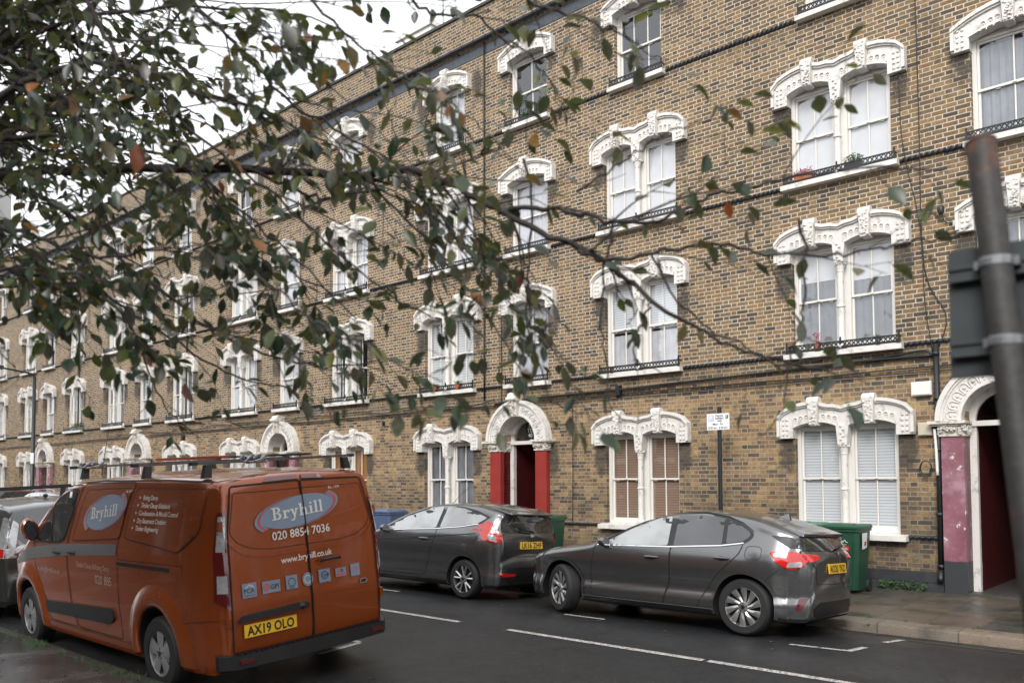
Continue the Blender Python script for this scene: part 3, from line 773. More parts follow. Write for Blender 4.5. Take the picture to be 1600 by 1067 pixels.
LABEL = {6: 'brick terrace block continuing beyond the right edge of the view', 7: 'outermost brick terrace block, two doors beyond the right edge of the view', 1: 'yellow brick terrace block at the right with peeling pink doorway and white slatted blinds',
 0: 'yellow brick terrace block with red doorway pillars and the white lettering 33 TO 40',
 2: 'yellow brick terrace block with pink doorway rising behind the roof of the orange van',
 3: 'terrace block whose pink door arch shows behind the front of the roof rack',
 4: 'yellow brick terrace block with mauve doorway standing right beside the black street lamp',
 5: 'farthest brick terrace block at the left edge beyond the black street lamp'}
BL = {}
for key, idx in ((1, 1), (0, 0), (2, -1), (3, -2), (4, -3), (5, -4), (6, 2), (7, 3)):
    ox = -16.80+P_UNIT*idx
    bld = empty('brick_terrace', (ox, YF, 0)); BL[key] = bld
    tag(bld, LABEL[key], 'terrace', 'blocks of the brick terrace')
    leafm('wall', WALL_R if key in (7, 5) else WALL, bld)
    for me in ROPE: leafm('string_course', me, bld)
    for nm, me in (('plinth', PL), ('gutter', GT), ('blue_brick_band', BB), ('coping', CP), ('rear_wall', RW)): leafm(nm, me, bld)
    rf = leafm('roof', RF, bld); leafm('chimney', CH, rf, (6.8 if key != 1 else 5.5, 3.1, 0)) if key in (2, 4, 1, 7) else None
    for fl in range(4):
        LH = (1.70, 1.70, 1.52, 1.43)[fl]
        for c, xc in enumerate((XD, XC, XB)):
            st = STY[key][fl][c]
            if st is None: continue
            dbl = (c != 1 and fl < 3); panes = 2 if (dbl or c == 1) else 3
            lb = {'brown': 'white sash windows with brown slatted blinds', 'shutter': 'white sash windows with white louvred shutters', 'amber': 'white sash windows with amber slatted blinds'}.get(st)
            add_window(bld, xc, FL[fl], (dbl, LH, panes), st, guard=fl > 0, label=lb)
    D = DR if key == 0 else DP
    for nm, me in (('door_arch', D['door_arch']), ('door_frame', D['door_frame']), ('hallway', D['hallway'])): leafm(nm, me, bld, (XDoor, 0, 0))
    for q in (0, 1): leafm('pilaster', D['pilaster'][q], bld, (XDoor, 0, 0)); leafm('capital', D['capital'][q], bld, (XDoor, 0, 0))
    leafm('keystone', D['keystone'], bld, (XDoor, 0, 0)); leafm('fanlight', D['fanlight'], bld, (XDoor, 0, 0))
    if key in (3, 4, 5, 2):   # a closed door leaf within some doorways
        b = MB(); b.box(-.42, .42, .36, .41, .125, 2.66)
        for (zx, zy) in ((.3, 1.2), (1.35, 2.45)):
            for xx in (-.34, .04): b.box(xx, xx+.30, .345, .36, zx, zy)
        b.blob((.30, .33, 1.2), .03, 4); o = b.build('door', 'dark_red_paint' if key != 4 else 'pink_paint', bld); o.location = (XDoor, 0, 0)
# house number in the fanlight
b = MB(); b.box(-.09, .20, .270, .276, 2.75, 3.16); 
for i, t_ in enumerate(('33', 'TO', '40')):
    vs, fs = text_mesh(t_, .125, .0); b.add([(.05+x, .266, 3.04-i*.108+y) for x, y in vs], fs, 1)
pm('number_white', (.8, .8, .78), .5, var=0)
b.build('house_number', ['room_dark', 'number_white'], BL[0]).location = (XDoor, 0, 0)

# ------------------------------------------------------------------ cables, boxes, pipes on the wall (things of their own)
def cable(name, label, pts, r, cat='cable', mat='cable_black', n=6, group=None):
    b = MB(); b.tube(catmull(pts, 4), r, n); return tag(b.build(name, mat, smooth='all'), label, cat, group)
def sag(x0, x1, z0, z1, y, amp, seed, step=1.1):
    R_ = random.Random(seed); n = max(2, int(abs(x1-x0)/step)); return [(x0+(x1-x0)*i/n, y-(.01 if i % 2 else 0), z0+(z1-z0)*i/n+R_.uniform(-amp, amp)) for i in range(n+1)]
yw = YF-.035
cable('cable', 'thick black cable running along the wall just below the first-floor sills at the right', sag(-13.2, -3.75, 3.62, 3.80, YF-.05, .02, 1), .024)
cable('cable', 'lower of the two black cables along the wall, above the ground-floor window hoods', sag(-52, 2.0, 3.52, 3.60, yw, .015, 2), .012)
cable('cable', 'second thin cable clipped under the lower wall cable', sag(-52, 2.0, 3.47, 3.545, yw, .012, 4), .010)
cable('cable', 'slack black cable looping along the wall under the sills beside the van', sag(-34, -13.2, 3.66, 3.66, YF-.06, .07, 3, .8), .014)
cable('cable', 'thin black wire dropping down the brickwork between the right double windows and the pink door', [(-3.97, yw, 12.3), (-3.93, yw, 9.5), (-3.92, yw, 7.5), (-3.9, yw, 5.2), (-3.6, yw, 4.4), (-3.72, yw, 3.9)], .009, 'wire')
cable('cable', 'thin wire dropping from the carved hood right of the top double window', [(-4.2, yw, 8.6), (-4.18, yw, 7.3), (-3.95, yw, 5.9), (-3.9, yw, 4.6), (-3.8, yw, 3.8)], .007, 'wire')
cable('drainpipe', 'thin black pipe down the brickwork left of the window above the red doorway', [(-13.53, YF-.05, 12.3), (-13.53, YF-.05, 8), (-13.53, YF-.05, 3.7)], .022, 'drainpipe')
cable('cable', 'thin black wire beside the middle windows above the red doorway', [(-13.02, yw, 6.2), (-13.0, yw, 5), (-13.0, yw, 3.6)], .010, 'wire')
cable('cable', 'thin wire down the brick wall between the red doorway and the brown blinds', [(-10.95, yw, 3.55), (-10.94, yw, 2.2), (-10.96, yw, .9)], .008, 'wire')
for (x, lab) in ((-28.0, 'black pipe down the wall over the middle of the van roof'), (-37.5, 'thin black pipe down the far wall right of the street lamp')):
    cable('drainpipe', lab, [(x, YF-.05, 12.3), (x, YF-.05, 8), (x, YF-.05, 3.9)], .03, 'drainpipe')
b = MB(); b.tube([(-3.75, YF-.07, 3.95), (-3.75, YF-.07, 2), (-3.76, YF-.07, .45)], .042, 12)
for z in (.5, 1.3, 2.3, 3.1, 3.8): b.lathe([(.054, -.03), (.054, .03)], (-3.755, YF-.07, z), 'Z', 12)
b.tube([(-3.76, YF-.07, .45), (-3.76, YF-.10, .33), (-3.76, YF-.14, .28)], .044, 12)
b.tube(catmull([(-3.75, YF-.07, 3.7), (-3.9, YF-.06, 3.86), (-4.3, YF-.05, 3.84), (-5, YF-.05, 3.78)], 5), .018, 6)
tag(b.build('drainpipe', 'iron', smooth='all'), 'thick black downpipe between the white-blind windows and the pink pillar', 'drainpipe')
cable('drainpipe', 'narrow rusty pipe clipped to the right of the thick downpipe', [(-3.63, YF-.05, 2.6), (-3.63, YF-.05, .5)], .020, 'drainpipe')
cable('conduit', 'white conduit bulging with cable ends in front of the downpipe', [(-3.79, YF-.12, 2.62), (-3.77, YF-.13, 2.3), (-3.76, YF-.13, 1.9)], .022, 'conduit', 'meter_white')
for k, (r_, z) in enumerate(((.11, 2.02), (.13, 2.0))):
    b = MB(); b.tube([(-3.93+r_*cos(a*pi/8)*.7, YF-.11-.01*k, z+r_*sin(a*pi/8)) for a in range(16)], .007, 5, closed=True)
    tag(b.build('cable_coil', 'cable_black', smooth='all'), ('smaller' if k == 0 else 'larger')+' loop of spare wire hanging beside the white conduit', 'cable coil')
def wallbox(x, z, w, h, mat, label, d=.09, name='junction_box'):
    b = MB(); y0 = YF-d
    b.box(x-w/2, x+w/2, y0+.015, YF+.0, z-h/2, z+h/2); b.box(x-w/2+.012, x+w/2-.012, y0, y0+.015, z-h/2+.012, z+h/2-.012); b.box(x-.012, x+.012, y0-.006, y0, z-h/2+.02, z-h/2+.045)
    o = b.build(name, mat); md = o.modifiers.new('bevel', 'BEVEL'); md.width = .008; md.segments = 2
    return tag(o, label, 'junction box')
wallbox(-3.98, 3.27, .30, .22, 'meter_white', 'white box on the brick wall near the top of the downpipe')
wallbox(-3.94, 2.63, .21, .21, 'meter_cream', 'cream meter box on the brick wall below the white box')
wallbox(-9.75, 3.66, .12, .22, 'black_plastic', 'small black box on the cables above the brown-blind windows')
wallbox(-19.3, 3.62, .14, .30, 'black_plastic', 'black cable box on the wall above the amber-blind windows')
wallbox(-17.25, 3.35, .08, .10, 'black_plastic', 'tiny black vent on the wall left of the dark ground-floor windows', .05)
wallbox(-32.2+4.0, 3.3, .16, .3, 'black_plastic', 'black floodlight box on the wall over the far van roof')
wallbox(-3.42, 5.80, .10, .10, 'meter_white', 'small white sensor base near the hood of the window over the pink door', .06)
b = MB(); b.lathe([(.02, 0), (.05, .01), (.055, .06), (.04, .09)], (-3.62, YF-.10, 6.0), 'Z', 14); b.blob((-3.62, YF-.10, 6.0), .045, 5); b.box(-3.64, -3.60, YF-.10, YF, 6.05, 6.09)
b.tube(catmull([(-3.62, YF-.04, 5.98), (-3.58, YF-.03, 5.85), (-3.47, YF-.03, 5.8)], 4), .008, 5)
tag(b.build('security_camera', 'black_plastic', smooth=True), 'small black dome camera on the bricks left of the window over the pink door', 'security camera')

# distant tower block at the far left, beyond the end of the terrace
tb = empty('tower_block', (-142, 26, 0)); tag(tb, 'pale distant tower block with yellow-edged balconies behind the tree at far left', 'tower block')
b = MB(); b.box(-10, 10, 0, 14, 0, 52); pm('tower_wall', (.36, .36, .35), .8); b.build('wall', 'tower_wall', tb)
pm('tower_trim', (.50, .36, .12), .7); pm('tower_glass', (.12, .14, .16), .2)
for k in range(16):
    z = 3+k*3.05; bb = MB(); bb.box(-10.2, 10.2, -1.6, 0, z, z+.18); bb.box(-10.2, 10.2, -1.62, -1.54, z+.18, z+.38, 1)
    bb.box(10.2, 11.6, -1.6, 10, z, z+.18); bb.box(11.54, 11.62, -1.6, 10, z+.18, z+.38, 1)
    bb.build('balcony', ['chimney_render', 'tower_trim'], tb)
    ww = MB()
    for q in range(6): ww.box(-9+q*3.1, -6.9+q*3.1, -.03, 0, z+.9, z+2.4)
    for q in range(3): ww.box(10.0, 10.03, 1+q*4.2, 3.6+q*4.2, z+.9, z+2.4)
    ww.build('window', 'tower_glass', tb)
b = MB(); b.tube([(-18.6, YF+3.4, 12.4), (-18.6, YF+3.4, 19.5)], .025, 6); b.tube([(-18.6, YF+3.2, 18.9), (-18.6, YF+4.6, 18.9)], .012, 5)
for q in range(6): b.tube([(-19.0+.03*q, YF+3.3+.25*q, 18.9), (-18.2-.03*q, YF+3.3+.25*q, 18.9)], .008, 5)
tag(b.build('television_aerial', 'zinc'), 'thin aerial mast standing on the roof beside the white chimney', 'aerial')
# ------------------------------------------------------------------ vehicles
def paint(name, col, metal=.5, rough=.32, dirty=.3):
    N = NT(name); b = N.b; v = N.obj(); x, y, z = N.xyz(v)
    n1 = N.noise(v, 2.2, 5, .65); spots = N.noise(v, 70, 2, .6)
    c = N.mix(N.M('MULTIPLY', N.ramp(n1, [(.4, (0,)*3), (.7, (1,)*3)]), dirty*.12), tuple(col), (.16, .15, .13))
    N.link(c, b.inputs['Base Color']); b.inputs['Metallic'].default_value = metal
    r = N.M('ADD', N.M('MULTIPLY', n1, .06), rough-.03); N.link(r, b.inputs['Roughness'])
    b.inputs['Coat Weight'].default_value = .8
    N.link(N.M('ADD', N.M('MULTIPLY', N.ramp(spots, [(.52, (0,)*3), (.62, (1,)*3)]), .18), .04), b.inputs['Coat Roughness'])
    dp = N.ramp(N.noise(v, 55, 1, .5), [(.60, (0,)*3), (.66, (1,)*3)])
    N.bump(dp, .10, .002); MATS[name] = N.m
paint('paint_grey', (.155, .155, .158), .85, .25)
paint('paint_grey_dark', (.055, .055, .057), .55, .34)
paint('paint_silver', (.30, .31, .32), .7, .34)
paint('paint_mpv', (.075, .078, .078), .75, .30)
paint('paint_maroon', (.08, .018, .014), .4, .35)
paint('paint_orange', (.25, .046, .004), .35, .24, .0)
pm('car_glass', (.016, .019, .021), .05, coat=1, var=.1)
def cg(name, tint, mixf):
    N = NT(name); N.b.inputs['Base Color'].default_value = tuple(tint)+(1,); N.b.inputs['Metallic'].default_value = mixf
    N.b.inputs['Roughness'].default_value = .07; N.b.inputs['Coat Weight'].default_value = 1; N.b.inputs['Coat Roughness'].default_value = .03
    N.b.inputs['Coat IOR'].default_value = 1.7
    c = N.mix(N.ramp(N.noise(N.obj(), 1.6, 3), [(.42, (0,)*3), (.62, (.7,)*3)]), tuple(tint), tuple(t*.45 for t in tint)); N.link(c, N.b.inputs['Base Color'])
    MATS[name] = N.m
cg('car_glass_light', (.36, .37, .37), .35); cg('car_glass_mid', (.045, .048, .052), .3)  # pale opaque tint paints in sky reflection and the bright view through
pm('chrome', (.75, .76, .77), .12, metal=1, var=.04); pm('alloy', (.46, .46, .46), .30, metal=.85, var=.08); pm('hubcap_grey', (.30, .30, .31), .38, metal=.5, var=.12)
pm('lamp_red', (.52, .012, .010), .12, coat=1, var=.15, vscale=14); pm('lamp_clear', (.45, .46, .47), .10, metal=.3, coat=1, var=.3, vscale=20)
pm('lamp_dark_red', (.10, .006, .006), .15, coat=1); pm('lamp_orange', (.6, .16, .02), .2, coat=1)
pm('plate_yellow', (.72, .42, .02), .4, var=.05); pm('ink', (.010, .010, .010), .5); pm('seam_black', (.003, .003, .003), .8)
pm('decal_blue', (.17, .215, .29), .38, var=.08, coat=.4); pm('decal_white', (.62, .60, .56), .4, var=.06); pm('decal_red', (.48, .06, .06), .4, var=.06)
pm('decal_silver', (.12, .12, .122), .35, metal=.3, var=.1); pm('decal_text', (.62, .58, .53), .4, var=.05); pm('decal_faint', (.30, .20, .15), .4, var=.05)
pm('rack_bar', (.14, .13, .13), .35, metal=.8); pm('orange_bar', (.30, .07, .03), .5, metal=.2)

def side_poly_fill(poly, step):
    """triangulated grid fill of a 2D polygon -> (verts2d, faces)"""
    bm = bmesh.new(); bm.faces.new([bm.verts.new((x, y, 0)) for x, y in poly])
    xs = [p[0] for p in poly]; ys = [p[1] for p in poly]
    for ax, lo, hi in ((0, min(xs), max(xs)), (1, min(ys), max(ys))):
        k = int((hi-lo)/step)
        for i in range(1, k+1):
            co = [0, 0, 0]; no = [0, 0, 0]; co[ax] = lo+(hi-lo)*i/(k+1); no[ax] = 1
            bmesh.ops.bisect_plane(bm, geom=bm.verts[:]+bm.edges[:]+bm.faces[:], plane_co=co, plane_no=no, dist=1e-6)
    bmesh.ops.triangulate(bm, faces=bm.faces[:])
    bm.verts.index_update(); out = [(v.co.x, v.co.y) for v in bm.verts], [tuple(v.index for v in f.verts) for f in bm.faces]
    bm.free(); return out
class Draper:
    """lays flat outlines onto the skin of a body mesh"""
    def __init__(s, me): s.bvh = BVHTree.FromPolygons([v.co for v in me.vertices], [tuple(p.vertices) for p in me.polygons])
    def hit(s, view, a, b, sg=-1, fb=None):
        if view == 'side': o, d = Vector((a, sg*4, b)), Vector((0, -sg, 0))
        elif view == 'rear': o, d = Vector((5, a, b)), Vector((-1, 0, 0))
        elif view == 'front': o, d = Vector((-9, a, b)), Vector((1, 0, 0))
        else: o, d = Vector((a, b, 5)), Vector((0, 0, -1))
        h = s.bvh.ray_cast(o, d); return (h[0], h[1], d) if h[0] is not None else None
    def put(s, mb, view, vs, fs, off, sg=-1, mi=0):
        P = []; last = None
        for a, b in vs:
            h = s.hit(view, a, b, sg)
            if h is None:
                P.append(None); continue
            n = h[1] if h[1].dot(h[2]) < 0 else -h[1]
            P.append(h[0]+(n*.4-h[2]*.6).normalized()*off)
        good = [f for f in fs if all(P[i] is not None for i in f)]
        P = [p or Vector((0, 0, 0)) for p in P]
        used = sorted({i for f in good for i in f}); mp = {u: k for k, u in enumerate(used)}
        mb.add([P[u] for u in used], [tuple(mp[i] for i in f) for f in good], mi)
    def panel(s, mb, view, poly, off, sg=-1, mi=0, step=.09, edge=0):
        vs, fs = side_poly_fill(poly, step); s.put(mb, view, vs, fs, off, sg, mi)
        if edge:                                    # a rim down to the skin
            n = len(poly); A = []; B = []
            for i in range(n):
                p, q = poly[i], poly[(i+1) % n]; k = max(1, int(math.dist(p, q)/step))
                for j in range(k): A.append((p[0]+(q[0]-p[0])*j/k, p[1]+(q[1]-p[1])*j/k))
            m_ = len(A); top = MB(); s.put(top, view, A, [(i,) for i in range(m_)], off, sg); bot = MB(); s.put(bot, view, A, [(i,) for i in range(m_)], edge, sg)
            if len(top.v) == m_ and len(bot.v) == m_:
                mb.add(top.v+bot.v, [(i, (i+1) % m_, m_+(i+1) % m_, m_+i) for i in range(m_)], mi)
    def line(s, mb, view, pts, w, off, sg=-1, mi=0, closed=False, step=.05):
        P = []
        seq = list(pts)+([pts[0]] if closed else [])
        for p, q in zip(seq, seq[1:]):
            k = max(1, int(math.dist(p, q)/step))
            for j in range(k): P.append(Vector((p[0]+(q[0]-p[0])*j/k, p[1]+(q[1]-p[1])*j/k)))
        if not closed: P.append(Vector(seq[-1]))
        n = len(P); vs = []; fs = []
        for i in range(n):
            a = P[i-1] if (i or closed) else P[i]; b = P[(i+1) % n] if (i < n-1 or closed) else P[i]
            t = (b-a); t = t.normalized() if t.length else Vector((1, 0)); nn = Vector((-t.y, t.x))*w/2
            vs += [tuple(P[i]-nn), tuple(P[i]+nn)]
        for i in range(n if closed else n-1):
            j = (i+1) % n; fs.append((2*i, 2*j, 2*j+1, 2*i+1))
        s.put(mb, view, vs, fs, off, sg, mi)
    def text(s, mb, view, body, x, y, size, off, sg=-1, mi=0, bold=0, spacing=1.0, align='LEFT', slope=0, mirror=False, italic=0, res=2):
        vs, fs = text_mesh(body, size, bold, spacing, align, res)
        out = []
        for a, b in vs:
            a += b*italic; out.append((x+a, y+b+a*slope))
        s.put(mb, view, out, fs, off, sg, mi)
def smooth_poly(pts, k=4):
    P = [Vector((p[0], p[1], 0)) for p in pts]; n = len(P); out = []
    for i in range(n):
        a, b, c, d = P[i-1], P[i], P[(i+1) % n], P[(i+2) % n]
        for j in range(k):
            t = j/k; v = .5*((2*b)+(c-a)*t+(2*a-5*b+4*c-d)*t*t+(3*b-a-3*c+d)*t**3); out.append((v.x, v.y))
    return out
def rounded(pts, r, k=4):
    """polygon with rounded corners"""
    n = len(pts); out = []
    for i in range(n):
        p = Vector(pts[i]); a = Vector(pts[i-1])-p; b = Vector(pts[(i+1) % n])-p
        ra = min(r, a.length*.45, b.length*.45); A = p+a.normalized()*ra; B = p+b.normalized()*ra
        for j in range(k+1):
            t = j/k; v = A*(1-t)**2+p*2*t*(1-t)+B*t*t; out.append((v.x, v.y))
    return out
def body_mesh(stations, plan, sect, arches, wheel_r, tumble=None, sub=4, nt=8, nr=4, ns=18):
    """stations: (xt,zt,xb,zb,crown,rad); plan: x->width factor; sect: z->half width; arches: [(x,z,r)]"""
    st = []
    n = len(stations)
    for i in range(n-1):
        a = stations[max(i-1, 0)]; b = stations[i]; c = stations[i+1]; d = stations[min(i+2, n-1)]
        for j in range(sub):
            t = j/sub; row = []
            for q in range(6):
                m1 = (c[q]-a[q])*.5; m2 = (d[q]-b[q])*.5; dl = c[q]-b[q]
                if (b[q]-a[q])*dl <= 0: m1 = 0
                if (d[q]-c[q])*dl <= 0: m2 = 0
                lim = 1.5*abs(dl); m1 = max(-lim, min(lim, m1)); m2 = max(-lim, min(lim, m2))
                h = b[q]*(2*t**3-3*t*t+1)+m1*(t**3-2*t*t+t)+c[q]*(-2*t**3+3*t*t)+m2*(t**3-t*t); row.append(h)
            st.append(row)
    st.append(list(stations[-1]))
    W = lambda x, z: lerp_tab(plan, x)*lerp_tab(sect, z)
    rings = []
    for xt, zt, xb, zb, cr, rad in st:
        T = Vector((xt, 0, zt)); Bt = Vector((xb, 0, zb)); D = Bt-T; L = D.length; D.normalize()
        cr = min(cr, L*.4); rad = min(rad, L*.25)
        Pr = T+D*(cr+rad); wr = W(Pr.x, Pr.z); yr = max(.05, wr-rad)
        ring = []
        for j in range(nt+1):
            a = j/nt; p = T+D*(cr*a**2.2); ring.append(Vector((p.x, a*yr, p.z)))
        for j in range(1, nr+1):
            an = pi/2*j/nr; p = T+D*(cr+rad*(1-cos(an))); ring.append(Vector((p.x, yr+(wr-yr)*sin(an), p.z)))
        s0 = cr+rad
        for j in range(1, ns+1):
            s_ = s0+(L-s0)*j/ns; p = T+D*s_; ring.append(Vector((p.x, W(p.x, p.z), p.z)))
        e = ring[-1]; ring.append(Vector((e.x, 0, e.z)))
        rings.append(ring)
    m_ = len(rings[0]); mb = MB(); vs = []; fs = []
    for r in rings:
        vs += [(p.x, p.y, p.z) for p in r]; vs += [(p.x, -p.y, p.z) for p in r]
    for i in range(len(rings)-1):
        for k in range(m_-1):
            a = i*2*m_+k; b = (i+1)*2*m_+k; fs.append((a, b, b+1, a+1)); fs.append((a+m_, a+m_+1, b+m_+1, b+m_))
    for i in (0, len(rings)-1):
        base = i*2*m_
        for k in range(m_-1):
            fs.append((base+k, base+k+1, base+m_+k+1, base+m_+k))
    mb.add(vs, fs)
    return mb
def car_base(name, mb, mats, arches, hw, parent):
    """cut the wheel arches out of a closed body"""
    me = mb.mesh(name, mats+['under_black'], smooth=False)
    drape_src = me.copy()
    o = bpy.data.objects.new(name, me); S.collection.objects.link(o)
    cm = MB()
    for (x, z, r) in arches:
        for s in (-1, 1):
            cm.lathe([(r, min(s*(hw-.30), s*(hw+.3))), (r, max(s*(hw-.30), s*(hw+.3)))], (x, 0, z), 'Y', 36)
    co = bpy.data.objects.new('cutter', cm.mesh('cutter', ['under_black'])); S.collection.objects.link(co)
    md = o.modifiers.new('cut', 'BOOLEAN'); md.operation = 'DIFFERENCE'; md.object = co; md.solver = 'EXACT'
    dg = bpy.context.evaluated_depsgraph_get(); me2 = bpy.data.meshes.new_from_object(o.evaluated_get(dg))
    o.modifiers.clear(); o.data = me2; bpy.data.objects.remove(co)
    for p in me2.polygons:
        c = p.center
        p.material_index = 0
        if c.z < .23: p.material_index = len(mats)
        for (x, z, r) in arches:
            if (abs(math.hypot(c.x-x, c.z-z)-r) < .012 and abs(p.normal.y) < .5) or (math.hypot(c.x-x, c.z-z) < r and abs(c.y) < hw-.2): p.material_index = len(mats)
    for i, q in enumerate(mats+['under_black']):
        if i < len(me2.materials): me2.materials[i] = MATS[q]
        else: me2.materials.append(MATS[q])
    me2.polygons.foreach_set('use_smooth', [True]*len(me2.polygons)); me2.set_sharp_from_angle(angle=radians(38))
    o.parent = parent
    return o, Draper(drape_src)
def wheel(parent, x, y, z, R, rim, kind, steer=0, w=.20):
    sg = -1 if y < 0 else 1
    we = empty('wheel', (x, y, z), (0, 0, steer), parent)
    b = MB(); o = sg
    b.lathe([(rim*.98, -.10*w/.2), (rim+.02, -w/2), (R-.03, -w/2), (R-.006, -w/2+.025), (R, -w/2+.05), (R, w/2-.05), (R-.006, w/2-.025), (R-.03, w/2-.004), (rim+.025, w/2), (rim, w/2-.012)], (0, 0, 0), 'Y', 48, caps=False)
    for k in range(4): b.lathe([(R+.0015, -w/2+.045+k*.037), (R+.0015, -w/2+.052+k*.037)], (0, 0, 0), 'Y', 48, caps=False)
    b.build('tyre', 'black_rubber', we, smooth=True)
    f = sg*(w/2-.014); d = MB()
    d.lathe([(rim*.97, f-sg*.055), (.02, f-sg*.06)] if sg > 0 else [(.02, f-sg*.06), (rim*.97, f-sg*.055)], (0, 0, 0), 'Y', 40); d.build('brake_disc', 'under_black', we)
    r = MB(); mat = 'alloy' if kind != 'cap' else 'hubcap_grey'
    r.lathe([(rim, f+sg*.004), (rim*.955, f+sg*.008), (rim*.93, f-sg*.006), (rim*.93, f-sg*.05), (rim, f-sg*.05)], (0, 0, 0), 'Y', 48, caps=False)
    def spoke(a0, r0, a1, r1, w0, w1, dep0=.0, dep1=-.004, curve=0, nseg=5):
        pts = []
        for i in range(nseg+1):
            t = i/nseg; a = a0+(a1-a0)*t+curve*sin(pi*t); rr = r0+(r1-r0)*t; ww = w0+(w1-w0)*t; yy = f+sg*(dep0+(dep1-dep0)*t)
            rad = Vector((cos(a), 0, sin(a))); tan = Vector((-sin(a), 0, cos(a))); c = rad*rr
            pts.append((c-tan*ww/2+Vector((0, yy-sg*.006, 0)), c+Vector((0, yy+sg*.004, 0)), c+tan*ww/2+Vector((0, yy-sg*.006, 0)), c+tan*ww/2*.7+Vector((0, yy-sg*.03, 0)), c-tan*ww/2*.7+Vector((0, yy-sg*.03, 0))))
        vs = [p for q in pts for p in q]; fs = []
        for i in range(nseg):
            for k in range(5): fs.append((i*5+k, i*5+(k+1) % 5, (i+1)*5+(k+1) % 5, (i+1)*5+k))
        fs += [(0, 1, 2, 3, 4), tuple(nseg*5+k for k in range(5))]; r.add(vs, fs)
    if kind == 'swirl':
        for k in range(10): a = 2*pi*k/10; spoke(a, .045, a-sg*.30, rim*.95, .028, .085, -.012, .0, -sg*.06)
    elif kind == 'twin':
        for k in range(5):
            a = 2*pi*k/5+pi/2
            for t in (-1, 1): spoke(a+t*.10, .05, a+t*.24, rim*.95, .026, .036, -.006, .0, t*.05)
    elif kind == 'cap':
        for k in range(5): a = 2*pi*k/5+pi/2; spoke(a, .05, a, rim*.94, .085, .155, .004, .0)
        for k in range(5): a = 2*pi*k/5+pi/2+pi/5; spoke(a, .05, a, rim*.60, .05, .07, -.004, -.02)
    else:
        for k in range(7): a = 2*pi*k/7; spoke(a, .045, a, rim*.95, .04, .055)
    r.lathe([(.062, f-sg*.02), (.058, f+sg*.004), (.035, f+sg*.008)] if sg > 0 else [(.035, f+sg*.008), (.058, f+sg*.004), (.062, f-sg*.02)], (0, 0, 0), 'Y', 20)
    r.build('rim', mat, we, smooth=True)
    c = MB(); c.lathe([(.028, f), (.026, f+sg*.012), (.004, f+sg*.012)], (0, 0, 0), 'Y', 16)
    for k in range(5):
        a = 2*pi*k/5+.3; c.lathe([(.009, f), (.008, f+sg*.010), (.001, f+sg*.010)], (.045*cos(a), 0, .045*sin(a)), 'Y', 8)
    c.build('hub', 'black_plastic', we)
    return we
def mirror_part(parent, x, y, z, mat, s, size=1.0):
    b = MB(); q = []
    w, h, d = .19*size, .135*size, .11*size
    for i, (f, g) in enumerate(((0, .5), (.25, .86), (.6, 1), (.9, .96), (1, .82))):
        X = x-d*.5+(1-f)*0+d*(f-.5)
        for a in range(14):
            an = 2*pi*a/14; q.append((x-d/2+d*f, y+s*(w/2+w/2*g*cos(an)), z+h/2*g*sin(an)+(.012 if cos(an) > 0 else 0)))
    fs = [(i*14+a, i*14+(a+1) % 14, (i+1)*14+(a+1) % 14, (i+1)*14+a) for i in range(4) for a in range(14)]+[tuple(range(14))]
    b.add(q, fs); b.add(q[-14:], [tuple(range(14))], 1)
    b.hexa([(x-.03, y-s*.06, z-h*.55), (x+.03, y-s*.06, z-h*.55), (x+.03, y+s*.08, z-h*.35), (x-.03, y+s*.08, z-h*.35), (x-.03, y-s*.06, z-h*.25), (x+.03, y-s*.06, z-h*.25), (x+.03, y+s*.08, z-h*.15), (x-.03, y+s*.08, z-h*.15)], 2)
    return b.build('wing_mirror', [mat, 'car_glass_mid', 'black_plastic'], parent, smooth=True)
def handle(D, parent, x, z, mat, sg, w=.19):
    h = D.hit('side', x, z, sg)[0]; y = h.y; b = MB()
    b.tube([(x-w/2, y, z), (x-w/2+.02, y+sg*.030, z+.002), (x, y+sg*.036, z+.004), (x+w/2-.02, y+sg*.030, z+.002), (x+w/2, y, z)], [.010, .014, .015, .014, .010], 8)
    vs = [(x+.055*cos(a*pi/6), z-.004+.026*sin(a*pi/6)) for a in range(12)]; D.panel(b, 'side', vs, .002, sg, 1, .05)
    return b.build('handle', [mat, 'seam_black'], parent, smooth=True)
def plate(D, parent, text, yc, zc, x=None, w=.52, tilt=.12, name='number_plate'):
    hx = max(D.hit('rear', yc+t, zc)[0].x for t in (-.2, 0, .2)) if x is None else x
    p = empty(name, (hx+.012, yc, zc), (0, -tilt, 0), parent) if False else None
    b = MB(); X = hx+.010; h = .111
    def T(y, z, d=0): return (X+d-z*tilt, yc+y, zc+z)
    b.hexa([T(-w/2, -h/2, -.012), T(w/2, -h/2, -.012), T(w/2, h/2, -.012), T(-w/2, h/2, -.012), T(-w/2, -h/2), T(w/2, -h/2), T(w/2, h/2), T(-w/2, h/2)])
    vs, fs = text_mesh(text, .102, .030, 1.02); vs = [(a, c*1.12) for a, c in vs]; sx = .9*w/(max(v[0] for v in vs)-min(v[0] for v in vs))
    b.add([T(vx*sx, vy-.040, .002) for vx, vy in vs], fs, 1)
    return b.build(name, ['plate_yellow', 'ink'], parent)

